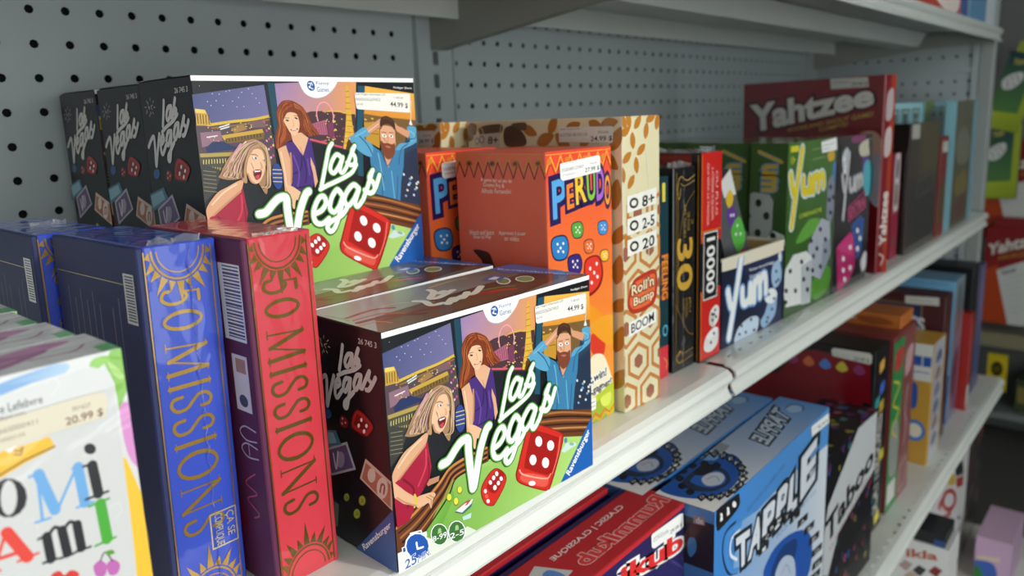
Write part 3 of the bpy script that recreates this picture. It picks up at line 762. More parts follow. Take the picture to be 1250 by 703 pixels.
('Q','f0cc60',[268,780,270,779,268,782]),
('Q','f6e0a0',[63,736,65,736,63,738]),
('Q','c88a38',[40,732,42,732,40,734]),
('Q','c88a38',[103,786,105,786,103,788]),
('Q','c88a38',[261,809,264,808,261,811]),
('Q','f0cc60',[121,795,123,794,121,797]),
('Q','f0cc60',[89,791,91,790,89,793]),
('Q','f6e0a0',[190,777,192,776,190,779]),
('Q','c88a38',[49,722,51,721,49,724]),
('Q','f0cc60',[202,769,205,768,202,771]),
('Q','f6e0a0',[59,725,61,724,59,727]),
('Q','f6e0a0',[113,755,115,755,113,757]),
('Q','f0cc60',[101,724,104,723,101,725]),
('Q','f0cc60',[186,787,188,787,186,789]),
('Q','e8b848',[253,812,255,811,253,814]),
('Q','c88a38',[55,720,57,719,55,722]),
('Q','e8b848',[44,779,47,778,45,781]),
('Q','e8b848',[143,766,146,765,144,768]),
('Q','c88a38',[114,792,116,791,114,794]),
('Q','f0cc60',[186,778,188,778,186,780]),
('Q','e86a70',[654,709,657,708,654,712]),
('Q','f4e0a0',[575,815,578,814,575,817]),
('Q','f0cc60',[573,807,576,806,573,809]),
('Q','e86a70',[496,755,499,754,496,757]),
('Q','f0cc60',[604,683,607,682,604,686]),
('Q','e86a70',[508,694,511,693,508,696]),
('Q','e86a70',[579,712,582,711,579,714]),
('Q','f0cc60',[581,771,584,770,581,773]),
('Q','f4e0a0',[621,707,624,706,621,709]),
('Q','f0cc60',[545,786,548,785,545,788]),
('Q','f0cc60',[619,663,622,662,619,665]),
('Q','f4e0a0',[534,789,537,789,534,792]),
('Q','e86a70',[564,710,567,709,564,712]),
('Q','e86a70',[641,721,644,720,641,724]),
('Q','e86a70',[638,747,641,746,638,750]),
('Q','f4e0a0',[608,796,611,795,608,798]),
('Q','f4e0a0',[554,680,557,679,554,682]),
('Q','f4e0a0',[530,775,533,774,530,777]),
('Q','f4e0a0',[638,695,641,694,638,698]),
('Q','e86a70',[617,681,620,680,617,683]),
('Q','e86a70',[593,712,596,711,593,714]),
('Q','f0cc60',[578,740,581,739,578,742]),
('Q','f0cc60',[543,822,546,821,543,824]),
('Q','e86a70',[640,646,643,645,640,648]),
('Q','f0cc60',[599,686,602,685,599,688]),
('Q','f4e0a0',[539,706,542,705,539,708]),
('Q','f4e0a0',[539,696,542,695,539,698]),
('Q','f4e0a0',[538,796,541,795,538,798]),
('Q','f0cc60',[628,688,631,687,629,691]),
('Q','f0cc60',[532,710,535,709,532,713]),
('S','ecbc94',[327,493,352,488,412,430,400,423,380,436,393,384,382,392,365,423,354,380,345,390,345,429,333,462]),
('Q','7a7a1c',[225,216,237,210,226,234]),
('Q','e2e04a',[225,218,235,213,226,233]),
('Q','7a7a1c',[273,226,285,219,274,244]),
('Q','e2e04a',[273,228,283,223,274,243]),
('Q','7a7a1c',[254,183,266,177,255,202]),
('Q','e2e04a',[254,185,264,180,255,201]),
('P','3a6a60',[245,137,304,150,330,151,323,125,282,110]),
('P','e8eeea',[250,141,305,158,331,156,324,138,278,119]),
('P','c84040',[257,150,300,160,325,159,304,142]),
('P','f0f0ec',[270,148,293,154,304,152,286,142]),
('P','bfe0d8',[278,99,321,96,316,73,281,81]),
('P','cfe6dc',[803,162,835,192,892,171,898,154,823,148]),
('Q','4a90b0',[833,207,843,203,834,221]),
('Q','8ab8a8',[869,172,884,165,869,180]),
('S','8a1410',[637,371,693,346,810,258,820,223,793,139,733,4,696,9,571,106,547,156,559,203,609,342]),
('S','d62a20',[641,364,691,343,805,257,814,224,788,147,729,12,697,14,575,109,554,155,565,198,614,338]),
('S','a8140f',[648,340,781,247,787,218,756,96,718,81,608,164,595,191,633,323]),
('S','e85a4a',[572,146,617,138,710,75,725,43,697,28,585,110]),
('K','f4a898',10,1,0,[568,176,592,141,709,65,738,75]),
('K','f08070',8,1,0,[801,241,783,151,747,71]),
('Q','ffffff',[677,270,696,261,678,296]),
('Q','ffffff',[743,220,763,211,744,246]),
('Q','ffffff',[642,193,661,185,643,219]),
('Q','ffffff',[711,146,731,137,712,173]),
('Q','ffffff',[632,79,651,70,633,91]),
('S','8a1410',[450,243,494,191,492,147,440,80,415,77,382,111,371,180,406,229]),
('S','d42a20',[450,240,490,190,489,150,438,85,415,81,385,112,374,179,408,225]),
('S','a8140f',[451,232,486,188,440,127,400,178]),
('Q','ffffff',[450,216,458,212,450,228]),
('Q','ffffff',[434,204,442,200,435,215]),
('Q','ffffff',[417,190,425,186,417,201]),
('Q','ffffff',[471,182,479,178,471,193]),
('Q','ffffff',[456,168,464,164,457,179]),
('Q','ffffff',[438,155,447,151,439,167]),
('Q','ffffff',[391,161,398,158,391,171]),
('Q','ffffff',[402,108,410,104,402,118]),
('Q','e86050',[396,134,404,130,396,144]),
('K','1c2a18',49,1,0,[548,677,531,651,510,575,482,471]),
('K','1c2a18',49,1,0,[476,459,505,472,582,500,633,526,659,564]),
('K','1c2a18',49,1,0,[590,604,565,622,539,587,530,550,546,532,573,564,594,606,576,547,589,530,610,558]),
('K','1c2a18',49,1,0,[610,558,634,612,656,656]),
('K','1c2a18',49,1,0,[658,659,641,633,654,603,653,575,634,563,613,577]),
('K','1c2a18',74,1,0,[201,377,230,382,265,419,292,440,320,436,321,379,328,258,337,208,373,356,405,438,422,455]),
('K','1c2a18',57,1,0,[437,342,473,354,497,388,488,422,463,413,436,354,441,303,470,287,505,309]),
('K','1c2a18',57,1,0,[576,419,554,447,525,410,513,361,532,337,560,365,582,415,563,340,532,263,508,243,494,266,510,290,566,315,595,348]),
('K','1c2a18',57,1,0,[662,440,636,463,601,430,585,390,602,360,633,387,662,436,639,374,650,349,680,381]),
('K','1c2a18',57,1,0,[680,381,710,449,738,524]),
('K','1c2a18',57,1,0,[741,526,720,491,740,459,743,426,721,409,691,428]),
('K','1c2a18',57,1,0,[750,435,774,497]),
('K','5aa83c',42,1,0,[548,677,531,651,510,575,482,471]),
('K','5aa83c',42,1,0,[476,459,505,472,582,500,633,526,659,564]),
('K','5aa83c',42,1,0,[590,604,565,622,539,587,530,550,546,532,573,564,594,606,576,547,589,530,610,558]),
('K','5aa83c',42,1,0,[610,558,634,612,656,656]),
('K','5aa83c',42,1,0,[658,659,641,633,654,603,653,575,634,563,613,577]),
('K','5aa83c',66,1,0,[201,377,230,382,265,419,292,440,320,436,321,379,328,258,337,208,373,356,405,438,422,455]),
('K','5aa83c',49,1,0,[437,342,473,354,497,388,488,422,463,413,436,354,441,303,470,287,505,309]),
('K','5aa83c',49,1,0,[576,419,554,447,525,410,513,361,532,337,560,365,582,415,563,340,532,263,508,243,494,266,510,290,566,315,595,348]),
('K','5aa83c',49,1,0,[662,440,636,463,601,430,585,390,602,360,633,387,662,436,639,374,650,349,680,381]),
('K','5aa83c',49,1,0,[680,381,710,449,738,524]),
('K','5aa83c',49,1,0,[741,526,720,491,740,459,743,426,721,409,691,428]),
('K','5aa83c',49,1,0,[750,435,774,497]),
('K','ffffff',28,1,0,[548,677,531,651,510,575,482,471]),
('K','ffffff',28,1,0,[476,459,505,472,582,500,633,526,659,564]),
('K','ffffff',28,1,0,[590,604,565,622,539,587,530,550,546,532,573,564,594,606,576,547,589,530,610,558]),
('K','ffffff',28,1,0,[610,558,634,612,656,656]),
('K','ffffff',28,1,0,[658,659,641,633,654,603,653,575,634,563,613,577]),
('K','ffffff',50,1,0,[201,377,230,382,265,419,292,440,320,436,321,379,328,258,337,208,373,356,405,438,422,455]),
('K','ffffff',33,1,0,[437,342,473,354,497,388,488,422,463,413,436,354,441,303,470,287,505,309]),
('K','ffffff',33,1,0,[576,419,554,447,525,410,513,361,532,337,560,365,582,415,563,340,532,263,508,243,494,266,510,290,566,315,595,348]),
('K','ffffff',33,1,0,[662,440,636,463,601,430,585,390,602,360,633,387,662,436,639,374,650,349,680,381]),
('K','ffffff',33,1,0,[680,381,710,449,738,524]),
('K','ffffff',33,1,0,[741,526,720,491,740,459,743,426,721,409,691,428]),
('K','ffffff',33,1,0,[750,435,774,497]),
('P','1d62b4',[796,2,1002,269,1015,290,1030,300,1030,-20,840,-20]),
('T','Ravensburger','ffffff',[857,2,995,181,967,213,828,38],None,0,2),
('P','fbfbf8',[-10,978,1010,978,1010,1010,-10,1010]),
('S','fbfbf8',[421,1009,475,1009,539,1008,601,996,583,948,543,912,494,901,453,915,432,949]),
('K','c8ccd0',4,1,0,[434,944,455,915,495,900,543,912,579,947]),
('T','Funny','2c5c9c',[500,958,560,958,561,979,501,979],None,0,0),
('T','Games','2c5c9c',[501,930,557,928,558,951,502,953],None,0,0),
('Q','2058a4',[476,958,494,954,477,982]),
('K','fbfbf8',6,1,0,[464,969,475,969,472,951,485,943]),
('K','fbfbf8',6,1,0,[478,974,484,959]),
('Q','fbfbf8',[469,952,473,951,469,957]),
('P','ffffff',[53,151,100,138,105,112,91,115,94,99,67,105,63,126,53,128]),
('P','1c50a0',[59,142,96,134,97,124,84,126,86,114,72,116,70,128,60,132]),
('P','ffffff',[17,106,34,105,36,76,19,77]),
('P','1c50a0',[22,101,32,101,34,83,22,82]),
('P','ffffff',[102,123,120,121,122,98,106,102]),
('Q','ffffff',[80,77,131,47,83,137]),
('Q','1f56ae',[80,77,125,51,83,130]),
('K','ffffff',12,0,0,[76,95,79,65,102,60]),
('T','25','2a5cae',[24,5,73,6,71,53,25,43],'ffffff',0.03,1),
('T','MIN.','2a5cae',[77,2,131,10,130,40,81,34],'ffffff',0.03,0),
('Q','ffffff',[174,75,212,53,177,124]),
('Q','3c7432',[174,75,208,55,177,120]),
('Q','a8c888',[175,93,182,90,176,104]),
('P','a8c888',[165,83,184,79,181,90,170,95]),
('T','8-99','ffffff',[143,58,204,46,205,73,144,82],'2c5c28',0.02,1),
('Q','ffffff',[250,46,289,24,253,96]),
('Q','3c7432',[250,46,285,26,253,92]),
('Q','a8c888',[251,65,259,61,252,76]),
('P','a8c888',[241,55,260,50,257,62,245,66]),
('T','2-5','ffffff',[217,28,281,16,283,43,219,53],'2c5c28',0.02,1),
]),
'veg_sticker':('front',[
('P','f3f0e6',[682,925,969,918,975,910,969,819,963,816,689,842,682,849,678,918]),
('T','Las Vegas classique (vf)','555555',[683,911,835,905,836,919,683,924],None,0,0),
('T','4005556267453','777777',[680,885,808,880,808,896,681,900],None,0,0),
('T','26745','888888',[683,863,717,861,717,872,683,873],None,0,0),
('T','118529','666666',[883,894,932,890,933,900,883,904],None,0,0),
('T','44.99 $','222222',[860,849,957,837,958,867,861,878],None,0,1),
]),
'veg_left':('left',[
('T','26 745 3','dcd8d2',[708,932,939,934,945,958,713,955],None,0,1),
('K','d6d2cc',26,1,0,[495,905,460,850,420,792]),
('K','d6d2cc',24,1,0,[393,767,483,789,624,815,714,844]),
('K','d6d2cc',26,1,0,[619,879,559,873,512,840,521,819,563,830,617,875,596,829,627,837]),
('K','d6d2cc',26,1,0,[627,838,707,910,671,878,704,862,662,845]),
('K','d6d2cc',26,1,0,[92,700,160,732,222,745,214,682,199,612,261,680,335,759]),
('K','d6d2cc',26,1,0,[336,708,408,730,404,754,352,730,333,681,360,668,436,707]),
('K','d6d2cc',26,1,0,[557,770,502,765,457,726,481,708,535,743,567,771,535,705,489,643,453,639,464,661,530,689,599,720]),
('K','d6d2cc',26,1,0,[703,803,654,793,610,752,629,733,678,760,717,803,691,753,718,749]),
('K','d6d2cc',26,1,0,[718,749,830,831,809,800,846,782,807,754,769,749]),
('K','d6d2cc',26,1,0,[823,761,870,789,903,813]),
('S','5c1412',[623,651,824,612,766,561,701,544,521,560]),
('S','b02420',[631,646,814,607,762,565,707,551,540,566]),
('P','7e1210',[623,632,785,602,725,568,560,576]),
('Q','f0eae6',[675,611,692,613,677,620]),
('Q','f0eae6',[631,581,649,584,634,591]),
('Q','f0eae6',[736,594,754,596,739,603]),
('Q','f0eae6',[699,566,717,569,702,576]),
('S','7e1a18',[406,595,487,580,459,548,382,544,364,569]),
('Q','d8b0a8',[407,581,418,582,409,586]),
('Q','d8b0a8',[444,568,455,570,446,573]),
('Q','d8b0a8',[396,558,407,559,397,563]),
('P','6a8a90',[132,463,227,488,251,441,150,417]),
('P','b8b0bc',[116,407,445,485,540,376,143,282]),
('P','6a5078',[146,402,423,468,506,379,174,300]),
('Q','a898b0',[328,387,389,397,339,426]),
('K','d8d0d8',15,1,0,[227,399,252,335,300,418]),
('P','e0c0a8',[686,447,1013,395,992,271,584,344]),
('P','b8745c',[685,429,990,383,968,282,614,349]),
('Q','e6d0c0',[750,384,805,393,757,417]),
('Q','e6d0c0',[879,350,953,363,889,398]),
('K','a05a48',13,1,0,[847,328,874,364,912,365,893,329]),
('Q','4a4a14',[369,222,417,230,375,243]),
('Q','a8a83c',[369,222,407,229,374,240]),
('K','5c5c1a',5,1,0,[355,227,385,225,354,211]),
('Q','4a4a14',[592,246,649,256,598,273]),
('Q','a8a83c',[592,246,637,254,597,268]),
('K','5c5c1a',5,1,0,[579,252,607,249,578,236]),
('Q','4a4a14',[500,170,558,181,506,197]),
('Q','a8a83c',[500,170,546,179,505,192]),
('K','5c5c1a',5,1,0,[486,175,515,173,485,160]),
('P','6a7a60',[81,177,243,167,200,57,34,15]),
('P','2c5a9e',[448,0,1004,279,1094,308,1027,-19]),
('T','Ravensburger','f2f2f2',[577,7,965,191,944,220,537,36],None,0,2),
('K','b8b4ae',8,0,0,[185,904,188,897]),
('K','b8b4ae',8,0,0,[219,859,222,851]),
('K','b8b4ae',8,0,0,[200,882,203,875]),
('K','b8b4ae',8,0,0,[148,869,151,862]),
('P','4a7a94',[-43,470,294,514,359,460,-16,384]),
('P','8ab4c0',[14,468,255,499,296,459,31,410]),
('P','8a7a6a',[-132,475,-53,466,-43,364,-146,390]),
('S','2c5a90',[145,591,228,597,245,570,171,550,123,564]),
('K','c8c4be',5,0,0,[286,880,316,879]),
('K','c8c4be',5,0,0,[254,860,271,849]),
('K','c8c4be',5,0,0,[200,852,192,838]),
('K','c8c4be',5,0,0,[154,862,126,852]),
('K','c8c4be',5,0,0,[145,882,113,883]),
('K','c8c4be',5,0,0,[177,902,160,913]),
('K','c8c4be',5,0,0,[231,909,239,924]),
('K','c8c4be',5,0,0,[276,900,303,910]),
('K','c8c4be',5,0,0,[182,892,202,870]),
('K','c8c4be',5,0,0,[276,891,233,884,257,869]),
]),
'veg_top':('top',[
('G','b8c0ba','4a3c30',[49,903,758,599],[-10,-10,1010,-10,1010,1010,-10,1010]),  # pale end of this ground is the glossy top's reflection, painted in
('G','8a6a4c','3c2a20',[3,440,535,356],[-10,0,600,-10,1010,200,1010,600,500,500,100,400]),
('K','a84830',30,1,0,[37,561,153,607,216,524]),
('K','c8603c',20,1,0,[34,454,143,447,199,257]),
('K','7a2a20',40,1,0,[26,364,138,339,226,162]),
('K','8a3028',30,1,0,[88,269,232,269,325,212]),
('K','d89048',15,1,0,[1,278,71,271,89,152]),
('K','d8d8c0',10,1,0,[202,639,272,605,351,402]),
('K','9ab070',16,1,0,[13,768,24,609,21,472]),
('K','c83a30',40,1,0,[555,286,611,246,654,173]),
('K','b03028',40,1,0,[478,326,532,288,574,216]),
('K','7a9a50',20,1,0,[577,370,644,327,691,259]),
('K','e0a050',16,1,0,[705,988,830,1040,909,962]),
('K','e8c870',12,1,0,[488,858,623,903,685,868]),
('K','f4f4e4',46,1,0,[462,783,446,674,378,527,402,486,512,602]),
('K','f4f4e4',46,1,0,[446,594,479,638,474,576,494,584]),
('K','f4f4e4',46,1,0,[317,550,332,470,313,324,358,304]),
('K','f4f4e4',46,1,0,[357,240,424,364,443,296,516,426]),
('K','f4f4e4',46,1,0,[389,269,468,361,517,340,613,492]),
('Q','f0f0e8',[728,482,744,423,771,584]),
('Q','6a8a50',[728,482,741,436,760,558]),
('Q','f0f0e8',[802,378,823,300,843,469]),
('Q','7a9a58',[802,378,820,313,834,449]),
('P','3a5ea8',[686,675,775,769,799,602,727,524]),
('P','e8ecf0',[711,658,764,693,770,629,726,584]),
('P','2c62a8',[860,1010,1010,1010,1010,-10,990,-10,840,750]),
('T','Ravensburger','e8eef6',[870,900,955,120,975,160,890,950],None,0,1),
]),
'red_front':('front',[
('K','7a6020',7,0,0,[80,985,80,15]),
('K','7a6020',7,0,0,[920,985,920,15]),
('K','7a6020',10,0,0,[830,985,822,968,797,952,758,937,706,925,643,916,573,910,500,908,427,910,357,916,294,925,242,937,203,952,178,968,170,985]),
('K','7a6020',6,0,0,[770,985,763,972,743,959,711,948,668,938,617,931,560,927,500,925,440,927,383,931,332,938,289,948,257,959,237,972,230,985]),
('P','7a6020',[860,984,920,969,847,962]),
('P','7a6020',[844,960,920,928,805,940]),
('P','7a6020',[800,939,870,910,739,922]),
('P','7a6020',[732,921,815,871,654,909]),
('P','7a6020',[645,908,638,875,556,902]),
('P','7a6020',[547,902,500,834,453,902]),
('P','7a6020',[444,902,362,875,355,908]),
('P','7a6020',[346,909,185,871,268,921]),
('P','7a6020',[261,922,130,910,200,939]),
('P','7a6020',[195,940,80,928,156,960]),
('P','7a6020',[153,962,80,969,140,984]),
('K','7a6020',10,0,0,[830,15,822,32,797,48,758,63,706,75,643,84,573,90,500,92,427,90,357,84,294,75,242,63,203,48,178,32,170,15]),
('K','7a6020',6,0,0,[770,15,763,28,743,41,711,52,668,62,617,69,560,73,500,75,440,73,383,69,332,62,289,52,257,41,237,28,230,15]),
('P','7a6020',[860,16,920,31,847,38]),
('P','7a6020',[844,40,920,72,805,60]),
('P','7a6020',[800,61,870,90,739,78]),
('P','7a6020',[732,79,815,129,654,91]),
('P','7a6020',[645,92,638,125,556,98]),
('P','7a6020',[547,98,500,166,453,98]),
('P','7a6020',[444,98,362,125,355,92]),
('P','7a6020',[346,91,185,129,268,79]),
('P','7a6020',[261,78,130,90,200,61]),
('P','7a6020',[195,60,80,72,156,40]),
('P','7a6020',[153,38,80,31,140,16]),
('K','7a6020',17,0,0,[710,846,710,871]),
('K','7a6020',9,0,0,[720,871,509,874]),
('K','7a6020',16,1,0,[509,874,557,861,480,847,336,846,240,859,264,876,336,879]),
('K','7a6020',15,0,0,[720,799,708,792,674,786,621,781,554,777,480,776,406,777,339,781,286,786,252,792,240,799,252,806,286,812,339,817,406,821,480,822,554,821,621,817,674,812,708,806,720,799]),
('K','7a6020',15,0,0,[720,799,708,793,674,787,621,782,554,779,480,778,406,779,339,782,286,787,252,793,240,799,252,805,286,811,339,816,406,819,480,820,554,819,621,816,674,811,708,805,720,799]),
('K','7a6020',9,0,0,[220,733,740,726]),
('K','7a6020',21,0,0,[740,726,246,696]),
('K','7a6020',9,0,0,[246,696,740,667]),
('K','7a6020',21,0,0,[740,665,220,660]),
('K','7a6020',5,0,0,[220,746,220,721]),
('K','7a6020',5,0,0,[220,672,220,647]),
('K','7a6020',5,0,0,[740,737,740,722]),
('K','7a6020',5,0,0,[740,669,740,654]),
('K','7a6020',21,0,0,[220,624,740,624]),
('K','7a6020',5,0,0,[220,635,220,613]),
('K','7a6020',5,0,0,[740,635,740,613]),
('K','7a6020',17,1,0,[605,560,704,562,740,577,688,592,584,593,496,578,407,562,282,561,220,577,251,593,366,596]),
('K','7a6020',17,1,0,[605,496,704,498,740,513,688,528,584,529,496,514,407,498,282,497,220,513,251,529,366,532]),
('K','7a6020',21,0,0,[220,464,740,464]),
('K','7a6020',5,0,0,[220,475,220,453]),
('K','7a6020',5,0,0,[740,475,740,453]),
('K','7a6020',16,0,0,[740,401,727,390,690,380,633,372,560,367,480,365,400,367,327,372,270,380,233,390,220,401,233,412,270,422,327,430,400,435,480,437,560,435,633,430,690,422,727,412,740,401]),
('K','7a6020',16,0,0,[740,401,727,391,690,382,633,374,560,370,480,368,400,370,327,374,270,382,233,391,220,401,233,411,270,420,327,428,400,432,480,434,560,432,633,428,690,420,727,411,740,401]),
('K','7a6020',9,0,0,[220,338,740,338]),
('K','7a6020',21,0,0,[740,338,220,278]),
('K','7a6020',9,0,0,[220,278,740,278]),
('K','7a6020',5,0,0,[220,349,220,327]),
('K','7a6020',5,0,0,[740,353,740,331]),
('K','7a6020',5,0,0,[740,289,740,267]),
('K','7a6020',17,1,0,[605,212,704,214,740,229,688,244,584,245,496,230,407,214,282,213,220,229,251,245,366,248]),
]),
'blue_front':('front',[
('K','b08a3a',7,0,0,[80,985,80,15]),
('K','b08a3a',7,0,0,[920,985,920,15]),
('K','b08a3a',10,0,0,[830,985,822,968,797,952,758,937,706,925,643,916,573,910,500,908,427,910,357,916,294,925,242,937,203,952,178,968,170,985]),
('K','b08a3a',6,0,0,[770,985,763,972,743,959,711,948,668,938,617,931,560,927,500,925,440,927,383,931,332,938,289,948,257,959,237,972,230,985]),
('P','b08a3a',[860,984,920,969,847,962]),
('P','b08a3a',[844,960,920,928,805,940]),
('P','b08a3a',[800,939,870,910,739,922]),
('P','b08a3a',[732,921,815,871,654,909]),
('P','b08a3a',[645,908,638,875,556,902]),
('P','b08a3a',[547,902,500,834,453,902]),
('P','b08a3a',[444,902,362,875,355,908]),
('P','b08a3a',[346,909,185,871,268,921]),
('P','b08a3a',[261,922,130,910,200,939]),
('P','b08a3a',[195,940,80,928,156,960]),
('P','b08a3a',[153,962,80,969,140,984]),
('K','b08a3a',10,0,0,[830,15,822,32,797,48,758,63,706,75,643,84,573,90,500,92,427,90,357,84,294,75,242,63,203,48,178,32,170,15]),
('K','b08a3a',6,0,0,[770,15,763,28,743,41,711,52,668,62,617,69,560,73,500,75,440,73,383,69,332,62,289,52,257,41,237,28,230,15]),
('P','b08a3a',[860,16,920,31,847,38]),
('P','b08a3a',[844,40,920,72,805,60]),
('P','b08a3a',[800,61,870,90,739,78]),
('P','b08a3a',[732,79,815,129,654,91]),
('P','b08a3a',[645,92,638,125,556,98]),
('P','b08a3a',[547,98,500,166,453,98]),
('P','b08a3a',[444,98,362,125,355,92]),
('P','b08a3a',[346,91,185,129,268,79]),
('P','b08a3a',[261,78,130,90,200,61]),
('P','b08a3a',[195,60,80,72,156,40]),
('P','b08a3a',[153,38,80,31,140,16]),
('K','b08a3a',17,0,0,[710,846,710,871]),
('K','b08a3a',9,0,0,[720,871,509,874]),
('K','b08a3a',16,1,0,[509,874,557,861,480,847,336,846,240,859,264,876,336,879]),
('K','b08a3a',15,0,0,[720,799,708,792,674,786,621,781,554,777,480,776,406,777,339,781,286,786,252,792,240,799,252,806,286,812,339,817,406,821,480,822,554,821,621,817,674,812,708,806,720,799]),
('K','b08a3a',15,0,0,[720,799,708,793,674,787,621,782,554,779,480,778,406,779,339,782,286,787,252,793,240,799,252,805,286,811,339,816,406,819,480,820,554,819,621,816,674,811,708,805,720,799]),
('K','b08a3a',9,0,0,[220,733,740,726]),
('K','b08a3a',21,0,0,[740,726,246,696]),
('K','b08a3a',9,0,0,[246,696,740,667]),
('K','b08a3a',21,0,0,[740,665,220,660]),
('K','b08a3a',5,0,0,[220,746,220,721]),
('K','b08a3a',5,0,0,[220,672,220,647]),
('K','b08a3a',5,0,0,[740,737,740,722]),
('K','b08a3a',5,0,0,[740,669,740,654]),
('K','b08a3a',21,0,0,[220,624,740,624]),
('K','b08a3a',5,0,0,[220,635,220,613]),
('K','b08a3a',5,0,0,[740,635,740,613]),
('K','b08a3a',17,1,0,[605,560,704,562,740,577,688,592,584,593,496,578,407,562,282,561,220,577,251,593,366,596]),
('K','b08a3a',17,1,0,[605,496,704,498,740,513,688,528,584,529,496,514,407,498,282,497,220,513,251,529,366,532]),
('K','b08a3a',21,0,0,[220,464,740,464]),
('K','b08a3a',5,0,0,[220,475,220,453]),
('K','b08a3a',5,0,0,[740,475,740,453]),
('K','b08a3a',16,0,0,[740,401,727,390,690,380,633,372,560,367,480,365,400,367,327,372,270,380,233,390,220,401,233,412,270,422,327,430,400,435,480,437,560,435,633,430,690,422,727,412,740,401]),
('K','b08a3a',16,0,0,[740,401,727,391,690,382,633,374,560,370,480,368,400,370,327,374,270,382,233,391,220,401,233,411,270,420,327,428,400,432,480,434,560,432,633,428,690,420,727,411,740,401]),
('K','b08a3a',9,0,0,[220,338,740,338]),
('K','b08a3a',21,0,0,[740,338,220,278]),
('K','b08a3a',9,0,0,[220,278,740,278]),
('K','b08a3a',5,0,0,[220,349,220,327]),
('K','b08a3a',5,0,0,[740,353,740,331]),
('K','b08a3a',5,0,0,[740,289,740,267]),
('K','b08a3a',17,1,0,[605,212,704,214,740,229,688,244,584,245,496,230,407,214,282,213,220,229,251,245,366,248]),
('K','e8d8a8',8,0,0,[560,245,560,145,920,145,920,245,560,245]),
('T','ÇA SE','e8d8a8',[760,238,760,165,890,165,890,238],None,0,1),
('T','COMPLIQUE','e8d8a8',[600,242,600,148,730,148,730,242],None,0,1),
]),
'red_left':('left',[
('P','f0ecea',[760,930,960,930,960,720,760,720]),
('P','1a1a20',[800,925,950,925,950,921,800,921]),
('P','1a1a20',[800,916,950,916,950,911,800,911]),
('P','1a1a20',[800,907,950,907,950,900,800,900]),
('P','1a1a20',[800,897,950,897,950,893,800,893]),
('P','1a1a20',[800,888,950,888,950,883,800,883]),
('P','1a1a20',[800,879,950,879,950,873,800,873]),
('P','1a1a20',[800,870,950,870,950,866,800,866]),
('P','1a1a20',[800,861,950,861,950,855,800,855]),
('P','1a1a20',[800,851,950,851,950,845,800,845]),
('P','1a1a20',[800,842,950,842,950,838,800,838]),
('P','1a1a20',[800,833,950,833,950,828,800,828]),
('P','1a1a20',[800,824,950,824,950,817,800,817]),
('P','1a1a20',[800,815,950,815,950,811,800,811]),
('P','1a1a20',[800,805,950,805,950,800,800,800]),
('P','1a1a20',[800,796,950,796,950,790,800,790]),
('P','1a1a20',[800,787,950,787,950,783,800,783]),
('P','1a1a20',[800,778,950,778,950,773,800,773]),
('P','1a1a20',[800,769,950,769,950,762,800,762]),
('P','1a1a20',[800,759,950,759,950,755,800,755]),
('P','1a1a20',[800,750,950,750,950,745,800,745]),
('P','1a1a20',[800,741,950,741,950,735,800,735]),
('P','1a1a20',[800,732,950,732,950,728,800,728]),
('K','b890b0',3,0,0,[600,930,600,500]),
('K','b890b0',3,0,0,[500,930,500,550]),
('K','b890b0',3,0,0,[400,930,400,600]),
('K','b890b0',3,0,0,[300,930,300,500]),
('K','b890b0',3,0,0,[200,930,200,550]),
('P','e8dcd8',[800,680,940,680,940,520,800,520]),
('E','2a2a2a',[870,550],40,18,0),
('P','b07a50',[830,670,920,670,920,630,830,630]),
('K','c8b8c0',8,1,0,[950,470,850,475,800,455,850,435,950,440]),
('K','c8b8c0',8,1,0,[950,420,850,425,800,405,850,385,950,390]),
('K','c8b8c0',6,0,0,[870,425,870,390]),
('K','c0506a',9,1,0,[900,340,800,300,900,280,800,250,900,220,850,200]),
('E','7a1c34',[500,180],280,100,0),
('E','b03850',[450,160],140,50,0),
]),
'blue_left':('left',[
('K','b08a3a',5,0,0,[40,900,960,900]),
('P','dcd8da',[840,930,950,930,950,800,840,800]),
('P','1a1a20',[855,925,940,925,940,921,855,921]),
('P','1a1a20',[855,917,940,917,940,913,855,913]),
('P','1a1a20',[855,910,940,910,940,906,855,906]),
('P','1a1a20',[855,902,940,902,940,898,855,898]),
('P','1a1a20',[855,895,940,895,940,891,855,891]),
('P','1a1a20',[855,887,940,887,940,883,855,883]),
('P','1a1a20',[855,879,940,879,940,875,855,875]),
('P','1a1a20',[855,872,940,872,940,868,855,868]),
('P','1a1a20',[855,864,940,864,940,860,855,860]),
('P','1a1a20',[855,857,940,857,940,853,855,853]),
('P','1a1a20',[855,849,940,849,940,845,855,845]),
('P','1a1a20',[855,841,940,841,940,837,855,837]),
('P','1a1a20',[855,834,940,834,940,830,855,830]),
('P','1a1a20',[855,826,940,826,940,822,855,822]),
('P','1a1a20',[855,819,940,819,940,815,855,815]),
('P','1a1a20',[855,811,940,811,940,807,855,807]),
('K','a8a4b8',3,0,0,[160,860,160,520]),
('K','a8a4b8',3,0,0,[235,830,235,580]),
('K','a8a4b8',3,0,0,[310,860,310,640]),
('K','c8a8a8',3,0,0,[385,830,385,520]),
('K','a8a4b8',3,0,0,[460,860,460,580]),
('K','a8a4b8',3,0,0,[535,830,535,640]),
('K','c8a8a8',3,0,0,[685,830,685,580]),
('K','a8a4b8',3,0,0,[760,860,760,640]),
('E','1c1c30',[550,350],220,90,0),
('E','8a3a50',[500,300],120,50,0),
('E','503048',[600,200],200,70,0),
('K','b0a040',6,1,0,[300,450,500,480,700,430]),
]),
'per_front':('front',[
('G','ee4a36','f6a030',[500,980,500,450],[-10,1010,1010,1010,1010,-10,-10,-10]),
('K','f4b838',9,0,0,[0,935,71,985,143,935,214,985,286,935,357,985,429,935,500,985,571,935,643,985,714,935,786,985,857,935,929,985,1000,935]),
